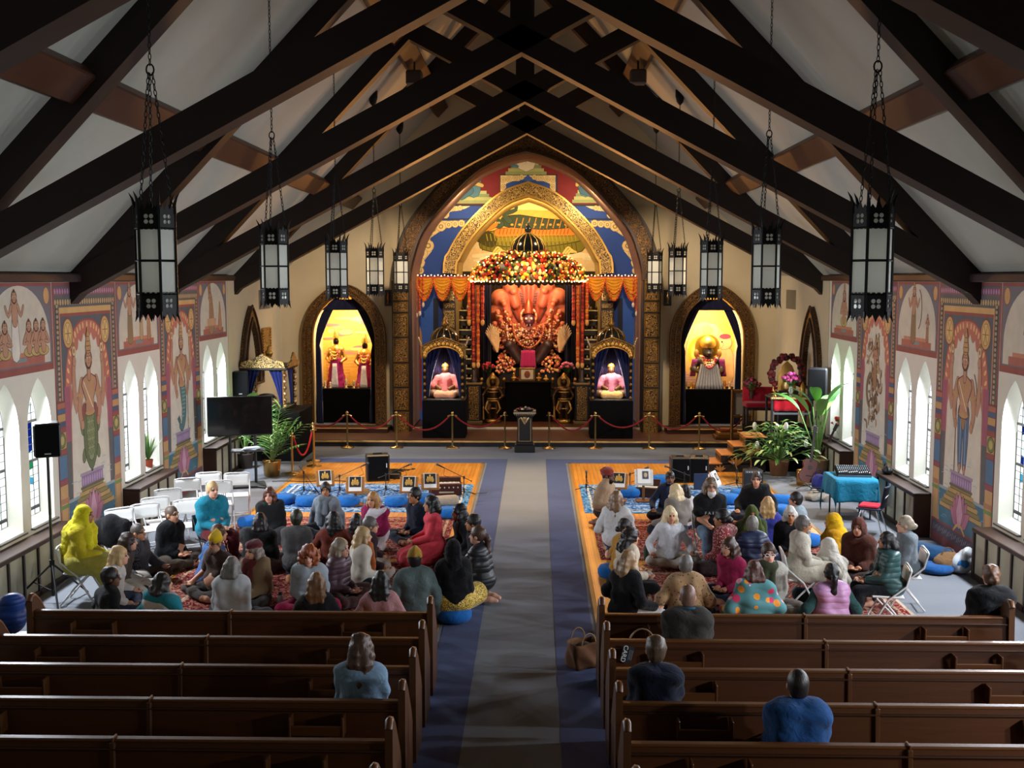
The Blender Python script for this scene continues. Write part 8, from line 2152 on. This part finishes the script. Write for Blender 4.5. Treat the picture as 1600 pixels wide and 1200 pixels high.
# ---- left group
person(130, 790, -85, 'person in a bright yellow head scarf on a white chair at far left', 'chair', T('#b8a820', 'loose', n='tunic'), ('long_skirt', 'skirt', 'cloth', '#a8a048'), None, 't', 'lap', 8, 0, 1.1, add=(('scarf', '#cfc520', 'cloth'),), grp=GL, z0=.004, chair=('w', 'white folding chair under the person in the yellow scarf'))
person(170, 887, -50, 'person in a black tee with short dark hair and glasses, turned away', top=T('#17181b', 'short', n='tee_shirt'), hair=('short', '#16100c'), skin='b', turn=-20, add=(('glasses', '#2a2a2a'),), grp=GL, z0=.004)
person(184, 854, -75, 'person with blond hair in a white shirt, palms up on dark jeans', top=T('#d6d2cc', n='shirt'), bot='#2c3448', hair=('half', '#c0a070'), skin='p', lean=8, grp=GL)
person(198, 833, -75, 'brunette person with a white blanket over the legs', top=T('#5a5248'), bot='#2a2a2c', hair=('long', '#2c1c16'), skin='p', arms='lap', lean=10, add=(('blanket', 'cloth', '#d8d2c4', 'blanket'),), grp=GL)
person(214, 818, -105, 'person with cropped grey hair in an open grey cardigan', top=T('#5a5a5c', 'loose', n='cardigan'), bot='#4a3c30', hair=('crop', '#4a4440'), grp=GL, add=(('shirt', 'cloth', '#141416', 'vest'),))
person(267, 790, -115, 'bald person in a black fleece pullover with hands in the lap', top=T('#101114', 'loose', n='fleece'), bot='#4a3e32', hair=('thin', '#5a4a3e'), arms='lap', g=1.15, sc=1.06, grp=GL, z0=.004)
person(253, 896, -15, 'person with dark hair and a teal and white shawl seen from behind', top=T('#1f7a88', 'shawl', n='shawl'), hair=('bob', '#1c1412'), turn=-30, add=(('scarf_cloth', 'cloth', '#b0b0aa', 'vest'),), grp=GL)
person(331, 752, -135, 'person with pale short hair in a teal tunic on a dark chair', 'chair', T('#1f8098', 'loose', n='tunic'), '#5a1c24', ('crop', '#c0a070'), 'p', 'lap', 6, 0, 1.25, grp=GL, chair=('b', 'dark folding chair under the person in the teal tunic'), z0=.006)
person(421, 762, 178, 'person with long auburn hair in a dark shawl, facing the pews', top=T('#17181a', 'shawl', n='shawl'), bot=('long_skirt', 'skirt', 'cloth', '#2a2a2c'), hair=('long', '#4a2418'), skin='p', arms='lap', grp=GL, add=(('blouse', 'cloth', '#16342a', 'long'),))
person(406, 802, 5, 'person with very long near-black hair in sheer black, seen from behind', 'cross', T('#1a1a1c', 'shawl', n='shawl'), ('long_skirt', 'skirt', 'cloth', '#6a5c58'), ('verylong', '#1c1818'), arms='lap', grp=GL)
person(463, 797, 0, 'person with short dark hair in a grey shirt with a crossing strap', 'kneel', T('#4c4a4a', n='shirt'), '#1c2434', ('short', '#2a2a1c'), 't', 'lap', grp=GL)
person(509, 754, 172, 'person in a grey hooded sweatshirt leaning back on straight arms', 'cross', T('#7e8890', n='hoodie'), '#14161c', ('short', '#16100e'), 't', 'down', -2, 15, grp=GL, add=(('hood_roll', 'cloth', '#727c84', 'wrap'),))
person(520, 800, 0, 'person with black hair in a rust sweater seen from behind', top=T('#6a2e20'), hair=('half', '#141010'), turn=25, skin='t', grp=GL)
person(557, 803, -5, 'person with long straight dark hair beside the rust sweater, seen from behind', top=T('#4a2020'), hair=('verylong', '#1a1212'), skin='t', sc=.88, grp=GL)
person(340, 820, -60, 'brown-haired person in a blue tee behind the yellow beanie', top=T('#3c5c8c', 'short', n='tee_shirt'), bot='#2c3c58', hair=('short', '#4a3020'), arms='down', lean=14, grp=GL)
person(337, 834, 150, 'person in a yellow beanie and brown tee with yellow socks', top=T('#4a3a34', 'short', n='tee_shirt'), bot='#4a4440', hair=('crop', '#6a5a4c'), lean=6, turn=10, g=1.15, add=(('beanie', '#d8b018', 'knit'), ('glasses', '#2a2a2a'), ('beard', '#8a7a6c')), grp=GL)
person(396, 846, 150, 'person in a burgundy beret and tan shawl with long grey hair', top=T('#8a7050', 'shawl', 'knit', 'shawl'), bot='#2a2420', hair=('long', '#7a6a60'), arms='lap', add=(('beret', '#5a1620', 'knit'), ('scarf_cloth', 'cloth', '#5a2420', 'wrap')), grp=GL)
person(362, 871, -8, 'grey-haired person in a fluffy white sweater, seen from behind', 'cross', T('#c6cacc', 'loose', 'knit'), '#3a3a3c', ('bob', '#6e6c66'), arms='lap', g=1.25, grp=GL)
person(482, 854, 188, 'person with curly red hair in a pale blue fleece', top=T('#a8b4bc', 'loose', 'knit', 'fleece'), bot='#a01c48', hair=('curly', '#8a4420'), skin='p', arms='lap', lean=8, grp=GL)
person(494, 896, 4, 'person with long light brown hair in front of the curly red head, seen from behind', top=T('#1c1c20'), bot='#a01c3c', hair=('verylong', '#6a4a30'), grp=GL)
person(531, 842, -110, 'person with long grey-blond hair in a mauve padded jacket', top=JK('#584048', 'loose', 'puffer'), bot='#4a2c28', hair=('long', '#8c7c68'), skin='p', arms='lap', grp=GL)
person(583, 769, 160, 'blond person in a magenta shawl and white trousers', 'kneel', T('#8c1c4c', 'shawl', n='shawl'), '#c8c4c4', ('half', '#a87840'), 'w', 'lap', 10, 0, sc=.95, add=(('shirt', 'cloth', '#d0ccd0', 'vest'),), grp=GL)
person(577, 808, -80, 'grey-haired person with glasses in a dark maroon jacket', top=JK('#2c1a1e'), bot='#a89c90', hair=('short', '#55504c'), skin='w', add=(('glasses', '#8a8a8a'),), grp=GL)
person(566, 824, -70, 'person with long blond hair in a cream cardigan and orange lanyard', top=T('#c8c0b0', 'loose', 'knit', 'cardigan'), bot='#1c2c30', hair=('long', '#a88c60'), skin='p', arms='lap', add=(('shirt', 'cloth', '#a8582c', 'wrap'),), grp=GL)
person(649, 762, 135, 'young person with short black hair in a navy shirt and jeans', top=T('#141c2c', n='shirt'), bot='#141c2c', hair=('short', '#0e0c0c'), skin='t', arms='lap', sc=1.04, grp=GL)
person(675, 775, 105, 'person with a black bob in a coral pink dress', 'kneel', T('#c83c48', n='dress_top'), ('dress_skirt', 'skirt', 'cloth', '#c83c48'), ('bob', '#141010'), 'w', 'lap', 2, grp=GL)
person(719, 788, 105, 'person with long black hair in black, near the aisle', top=T('#131316'), bot='#17181c', hair=('verylong', '#120e0e'), skin='t', grp=GL)
person(741, 804, 92, 'person with short dark hair in a black jacket over a white shirt', top=JK('#121216'), bot='#17181c', hair=('short', '#1c1614'), skin='t', arms='lap', add=(('shirt', 'cloth', '#b8bcc4', 'belly'),), grp=GL)
person(748, 823, 75, 'person with a brown ponytail in a dark padded jacket, nearest the aisle', 'kneel', JK('#1e2024', 'loose', 'puffer'), '#5c564c', ('pony', '#4a3428'), 'p', 'lap', grp=GL, z0=.004)
person(708, 844, 12, 'person in a black hooded coat and gold sequinned skirt on a blue cushion', 'cross', JK('#0e0e10'), ('sequin_skirt', 'skirt', 'sequin', '#a8842c'), None, 'w', 'lap', 6, cush=.14, add=(('hood', '#0e0e10', 'cloth'),), grp=GL)
cushion(0, 0, 'blue floor cushion under the gold sequinned skirt', loc=PEO[-1].location, z=.012)
person(648, 858, 10, 'person in a mustard beanie and faded green denim jacket, seen from behind', 'cross', JK('#5c6a68'), '#3a3a3c', ('crop', '#1c1412'), 't', 'down', g=1.15, sc=1.06, add=(('beanie', '#a8802c', 'knit'), ('beard', '#1c1412')), grp=GL)
person(595, 893, -4, 'person with long black hair and a pink top behind the front pew', top=T('#a87878'), bot='#b02c3c', hair=('verylong', '#1c1a1a'), grp=GL)
# ---- right group
person(949, 732, -115, 'person in a striped knitted cap and beige plaid shawl', 'kneel', T('#a08468', 'shawl', n='shawl'), '#3a2c24', ('crop', '#140e0c'), 'b', 'mid', 6, add=(('cap', '#8a3424', 'knit'), ('beard', '#140e0c')), grp=GR)
person(964, 768, -20, 'person with long light brown hair in a white sweater, left edge of the right rug', 'kneel', T('#d0cecc', 'loose'), '#28406a', ('long', '#7a5c40'), 'p', 'mid', turn=-20, grp=GR)
person(1047, 736, 178, 'bearded person in a navy sweatshirt facing the pews', top=T('#1f2a40'), bot='#1c1c22', hair=('crop', '#120c0a'), skin='b', add=(('beard', '#120c0a'),), grp=GR)
person(1056, 757, 40, 'person with long platinum hair in a grey wool shawl', top=T('#7a7268', 'shawl', 'knit', 'shawl'), hair=('verylong', '#cbb48a'), skin='p', grp=GR)
person(1071, 757, -5, 'dark-haired person in a white top with pink striped hem, seen from behind', top=T('#cfcac8'), bot='#20345a', hair=('bob', '#1a1210'), skin='t', sc=.87, grp=GR, add=(('striped_hem', 'knit', '#a8446c', 'belly'),))
person(1110, 747, 184, 'long-haired grey-bearded person in a black lettered tee and jeans on a chair', 'chair', T('#111114', 'short', n='tee_shirt'), '#6c86a0', ('half', '#6a5844'), 'w', 'lap', 2, 0, 1.25, add=(('longbeard', '#c8c4be'), ('glasses', '#3a3a3a')), grp=GR, chair=('w', 'white folding chair under the person in the black lettered tee'))
BT = PEO[-1]
for i, ch in enumerate('FAITH'):
 m = MB(); m.box((-.112 + .056 * (4 - i), .243, .84), (.05, .005, .06), '#111114'); b_ = m.build('letter_box', 'paper', BT); c_ = '#d0d0cc'
 for dx in (-1, 1): m = MB()
 text(ch, .06, c_, 'paper', b_, (-.112 + .056 * (4 - i), .247, .84), (PI / 2, 0, PI))
person(1182, 738, 165, 'person with tied dark hair in a wide black poncho', top=T('#0f0f11', 'shawl', n='poncho'), hair=('bun', '#2a221e'), skin='w', g=1.1, grp=GR)
person(1175, 791, 178, 'person wrapped in an olive green head scarf', top=T('#3a4420', 'shawl', n='shawl'), hair=None, skin='t', arms='lap', add=(('scarf', '#454f22', 'cloth'),), grp=GR)
person(1200, 777, -10, 'person with blond bobbed hair in a violet-blue top, seen from behind', top=T('#34388a'), hair=('half', '#a88454'), grp=GR)
person(1176, 807, -2, 'person with short grey hair in a navy padded jacket, seen from behind', top=JK('#1a2440', 'loose', 'puffer'), hair=('short', '#78756e'), grp=GR)
person(1245, 769, 70, 'person with dark short hair and a pale grey hood down, in profile', top=T('#7e8a90', 'loose', n='hoodie'), hair=('short', '#1c1614'), skin='w', add=(('hood_roll', 'cloth', '#8c989e', 'wrap'),), grp=GR)
person(1235, 792, 172, 'white-haired person in a black jacket facing the pews', top=JK('#101013'), hair=('bob', '#b8b4ac'), skin='t', arms='lap', grp=GR)
person(1254, 806, -95, 'grey-bearded person in a cream kurta on a white chair', 'chair', T('#b8b0a0', 'loose', n='kurta'), ('kurta_skirt', 'skirt', 'cloth', '#b8b09c'), ('short', '#5a5450'), 't', 'lap', 4, 0, 1.1, .94, add=(('beard', '#9a948c'),), grp=GR, chair=('w', 'white folding chair under the person in the cream kurta'))
person(1130, 796, 65, 'black-haired person in a maroon speckled wrap, turned to the left', 'cross', T('#7a2c30', 'shawl', 'speckled', 'wrap'), '#2a1c1c', ('bun', '#141010'), 't', 'lap', grp=GR, sc=1.08)
person(1140, 840, 130, 'person with long brown hair and glasses in a magenta shirt and jeans', top=T('#98204c', n='shirt'), bot='#20344e', hair=('long', '#3c281e'), arms='lap', lean=8, add=(('glasses', '#c8a8a0'),), grp=GR)
person(1303, 803, 62, 'person in a golden yellow head scarf and shawl', top=T('#c08a10', 'shawl', n='shawl'), hair=None, arms='lap', add=(('scarf', '#d0a014', 'cloth'),), grp=GR)
person(1342, 810, 150, 'person in a brown hooded sweatshirt with the hood up', 'cross', T('#4e2a20', 'loose', n='hoodie'), '#3a2820', None, 'w', 'lap', 8, g=1.1, cush=.1, add=(('hood', '#522c22', 'cloth'),), grp=GR, z0=.008)
person(1295, 842, 25, 'person wrapped in a white head scarf and shawl', top=T('#bab4a8', 'shawl', n='shawl'), bot='#24383a', hair=None, arms='lap', g=1.1, lean=8, add=(('scarf', '#c4beb2', 'cloth'),), grp=GR)
person(1300, 881, 0, 'person with a black ponytail in a lilac padded vest behind the front pew', top=('padded_vest', 'puffer', '#b888b0', 'vest'), hair=('pony', '#141012'), g=1.15, add=(('sleeves', 'cloth', '#2a4a48', 'long'),), grp=GR)
person(1388, 831, 80, 'black-haired person in a green padded coat on a white chair', 'chair', JK('#2c4c4c', 'loose', 'puffer'), '#14161a', ('bob', '#120f10'), 'w', 'lap', 4, 0, 1.15, sc=.92, add=(('hood_roll', 'puffer', '#24403f', 'wrap'),), grp=GR, z0=.008, chair=('w', 'white folding chair under the person in the green padded coat'))
person(1416, 806, 82, 'person with a grey-blond bun in a grey sweater on a white chair', 'chair', T('#6c747a', 'loose'), '#3a3c40', ('bun', '#9a8c78'), 'p', 'lap', 4, sc=.93, grp=GR, z0=.004, chair=('w', 'white folding chair under the person in the grey sweater'))
person(976, 811, -75, 'person with dark tied hair in an ochre top, before the dark wavy hair', top=T('#a8782c'), bot='#8c8c88', hair=('bun', '#20140f'), skin='t', grp=GR)
person(984, 826, -75, 'person with long dark wavy hair in a cream vest, palms open', top=T('#c8b8a0', 'loose'), bot='#1c1c1c', hair=('curlylong', '#1c1412'), skin='w', arms='mid', grp=GR)
person(981, 861, -50, 'person with streaked blond hair in a black sweater and white trousers', top=T('#101014', 'loose'), bot='#d4d2ce', hair=('long', '#8a6c4a'), skin='w', cush=.12, turn=-10, grp=GR)
cushion(0, 0, 'blue floor cushion under the black sweater and white trousers', loc=PEO[-1].location, z=.02)
person(1047, 792, 188, 'person with long white-blond hair in a white shirt and trousers facing the pews', top=T('#e0e2e6', n='shirt'), bot='#c0bab0', hair=('long', '#d8c49a'), skin='w', arms='knees', grp=GR)
person(1072, 868, -4, 'person with curly grey hair in a tan patterned shirt, seen from behind', top=T('#9c7c58', 'loose', 'tan_print', 'shirt'), hair=('short', '#6e6a66'), skin='w', g=1.25, grp=GR)
person(1201, 849, 178, 'person with clear glasses, an olive scarf and a cream jacket', 'cross', JK('#a8a498'), '#948c80', ('short', '#3a281e'), 'p', 'lap', sc=1.03, cush=.1, add=(('glasses', '#e8e4e4'), ('neck_scarf', 'cloth', '#363a26', 'wrap')), grp=GR)
person(1179, 877, 8, 'person with auburn hair in a teal shawl printed with pink flowers', top=T('#4f8488', 'shawl', 'floral', 'shawl'), hair=('bob', '#4a281e'), g=1.1, grp=GR)
# ---- in the pews
PS = dict(pose='chair', arms='lap', grp=GP, z0=-.0)
person(1076, 916, 0, 'bald person in a charcoal shirt with a blue lanyard, second right pew', y=PY[1] + .30, top=T('#34302c', 'loose', n='shirt'), hair=('thin', '#7a5c4c'), skin='w', g=1.35, add=(('lanyard', '#1c5a78'),), **PS)
person(1026, 1014, 0, 'person with short brown hair in a navy shirt, fourth right pew', y=PY[3] + .30, top=T('#131a2c', n='shirt'), hair=('short', '#4e3c2c'), g=1.15, **PS)
person(1250, 1053, 0, 'person with very short dark hair in a bright blue pullover, fifth right pew', y=PY[4] + .30, top=T('#1c4678', 'loose', n='pullover'), hair=('crop', '#221a18'), skin='t', g=1.45, **PS)
person(562, 1016, 0, 'person with long brown hair in a pale denim shirt, fourth left pew', y=PY[3] + .30, top=T('#7c98b0', n='denim_shirt'), hair=('long', '#4c3628'), skin='w', **PS)
person(1553, 884, 0, 'person with a brown bun in a black top, right end of front pew', y=PY[0] + .32, top=T('#0e0e11', 'loose'), hair=('bun', '#5a3c28'), skin='p', g=1.2, **PS)
# ---- small things on the floor among them
p = at(172, 822, z=.75)
S = SDF(.06); S.ell((0, 0, .0), (.2, .12, .26)); S.chain([(-.18, 0, .1), (-.24, -.04, -.2)], [.08, .07]); S.chain([(.18, 0, .1), (.24, -.04, -.2)], [.08, .07])
c = CH0 and wchair(172, 818, -120, 'white folding chair under the black coat behind the yellow scarf')
o = sdfobj('coat', S, '#101014', 'cloth', .02, None, (c.location.x - .1, c.location.y - .1, .74), .015, 20); tag(o, 'black coat hung over a chair behind the yellow scarf', 'coat')
for (px, py), col, cc, lb in (((438, 944), '#b8b4b4', '#2a2a2a', 'white water bottle with a black cap on the left rug'), ((1010, 866), '#1c4a40', '#16342c', 'dark green water bottle on the right rug')):
 b = at(px, py, z=.1); t = thing('water_bottle', lb, 'bottle', (b.x, b.y, .02)); m = MB(); m.lathe([(.036, 0), (.038, .01), (.038, .17), (.03, .2), (.02, .21)], col, 16); m.build('body', 'satin', t); m = MB(); m.lathe([(.024, .205), (.024, .245), (.02, .25)], cc, 14); m.build('cap', 'plastic', t)
p = at(10, 935, y=11.6); S = SDF(.05); S.ell((0, 0, .2), (.2, .18, .2)); S.ell((.05, 0, .38), (.14, .14, .1)); o = sdfobj('puffer_jacket', S, '#123a80', 'puffer', .02, None, (p.x - .06, 11.75, .42), .02, 16); tag(o, 'bright blue padded jacket heaped at the far left end of the front pew', 'jacket')
S = SDF(.05); S.ell((0, 0, .2), (.2, .16, .24)); o = sdfobj('yellow_cloth', S, '#b8942c', 'cloth', .02, None, (p.x + .02, 11.62, .0), .02, 16); tag(o, 'yellow cloth bundle beside the left end of the front pew', 'cloth')
b = Vector((p.x - .06, 11.75, 0)); m = MB(); m.box((0, 0, .2), (.4, .4, .4), '#4a2c18', .01); tag(m.build('low_stool', 'wood_z', None, b), 'low wooden stool under the blue padded jacket', 'stool')
for c in kids(BCH0) + [BCH0]: bpy.data.objects.remove(c)
# ================================================================ light
w = bpy.data.worlds.new('world'); SC.world = w; w.use_nodes = True
w.node_tree.nodes['Background'].inputs[0].default_value = (.75, .85, 1, 1)
w.node_tree.nodes['Background'].inputs[1].default_value = .2
def lamp(kind, loc, e, col, size=.2, target=None, spot=None, sy=None):
 l = bpy.data.lights.new(kind.lower() + '_lamp', kind); o = bpy.data.objects.new(kind.lower() + '_lamp', l); COL.objects.link(o)
 o.location = loc; l.energy = e; l.color = lin(col)
 if kind == 'AREA':
  l.size = size
  if sy: l.shape = 'RECTANGLE'; l.size_y = sy
 elif kind in ('POINT', 'SPOT'): l.shadow_soft_size = size
 if spot: l.spot_size = R(spot); l.spot_blend = .6
 if target is not None:
  o.rotation_euler = (Vector(target) - Vector(loc)).to_track_quat('-Z', 'Y').to_euler()
 return o
WARM = '#ffc27a'
SC.view_settings.view_transform = 'Standard'; SC.view_settings.look = 'None'
SC.view_settings.exposure = 1.2; SC.view_settings.gamma = 1.0
SC.cycles.use_denoising = True
SC.cycles.max_bounces = 6; SC.cycles.diffuse_bounces = 4; SC.cycles.glossy_bounces = 3
SC.cycles.caustics_reflective = False; SC.cycles.caustics_refractive = False
SC.cycles.sample_clamp_indirect = 4.0
# daylight falling in through each window
for (s, b, k), (wx, wy) in WINC.items():
 far = b >= 3
 lamp('SPOT', (wx + s * .08, wy, 2.62), 190 if not far else 210, '#eef4ff', .1, (wx - s * 3, wy - .2, .6), 150)
for s in (-1, 1):
 cx = sum(p[0] for p in nich[s]) / len(nich[s])
 lamp('AREA', (cx, YF + .6, 3.62), 34, '#ffeaca', .6, (cx, YF + 1.2, 1.7))
 xc = place(693 if s < 0 else 956, 600, 29.2)[0]
 lamp('SPOT', (xc, 28.95, 2.4), 60, '#fff0e0', .05, (xc, 29.3, 1.2), 70)
 # floodlights tucked behind the great arch
 lamp('AREA', (XC + s * 1.7, YF + .4, 6.7), 30, '#ffe0b0', .4, (XC + s * 1.3, YR, 5.2))
 lamp('SPOT', (XC + s * 1.2, 29.4, 4.6), 260, '#ffb060', .12, (XC + s * .6, 18, 7.6), 110)
 lamp('SPOT', (s * 2.4, 25.6, 6.2), 360, '#ffe2c0', .12, (XC + s * 4.2, YF, 2.0), 85)  # added spot without a fixture, brightens the cream front wall
lamp('AREA', (XR, YR + .5, 6.35), 90, '#ffcc80', 1.6, (XR, YA, 5.4))
lamp('POINT', (ux, 32.2, 4.1), 70, '#ffd2a8', .25)
lamp('SPOT', (ux, 29.5, 5.6), 330, '#ffb480', .15, (ux, 33.4, 2.8), 40)
for s in (-1, 1): lamp('SPOT', (s * 2.35, 23.62, 8.35), 1100, '#ffd8a0', .1, (s * 2.7, 22.6, 0), 62)
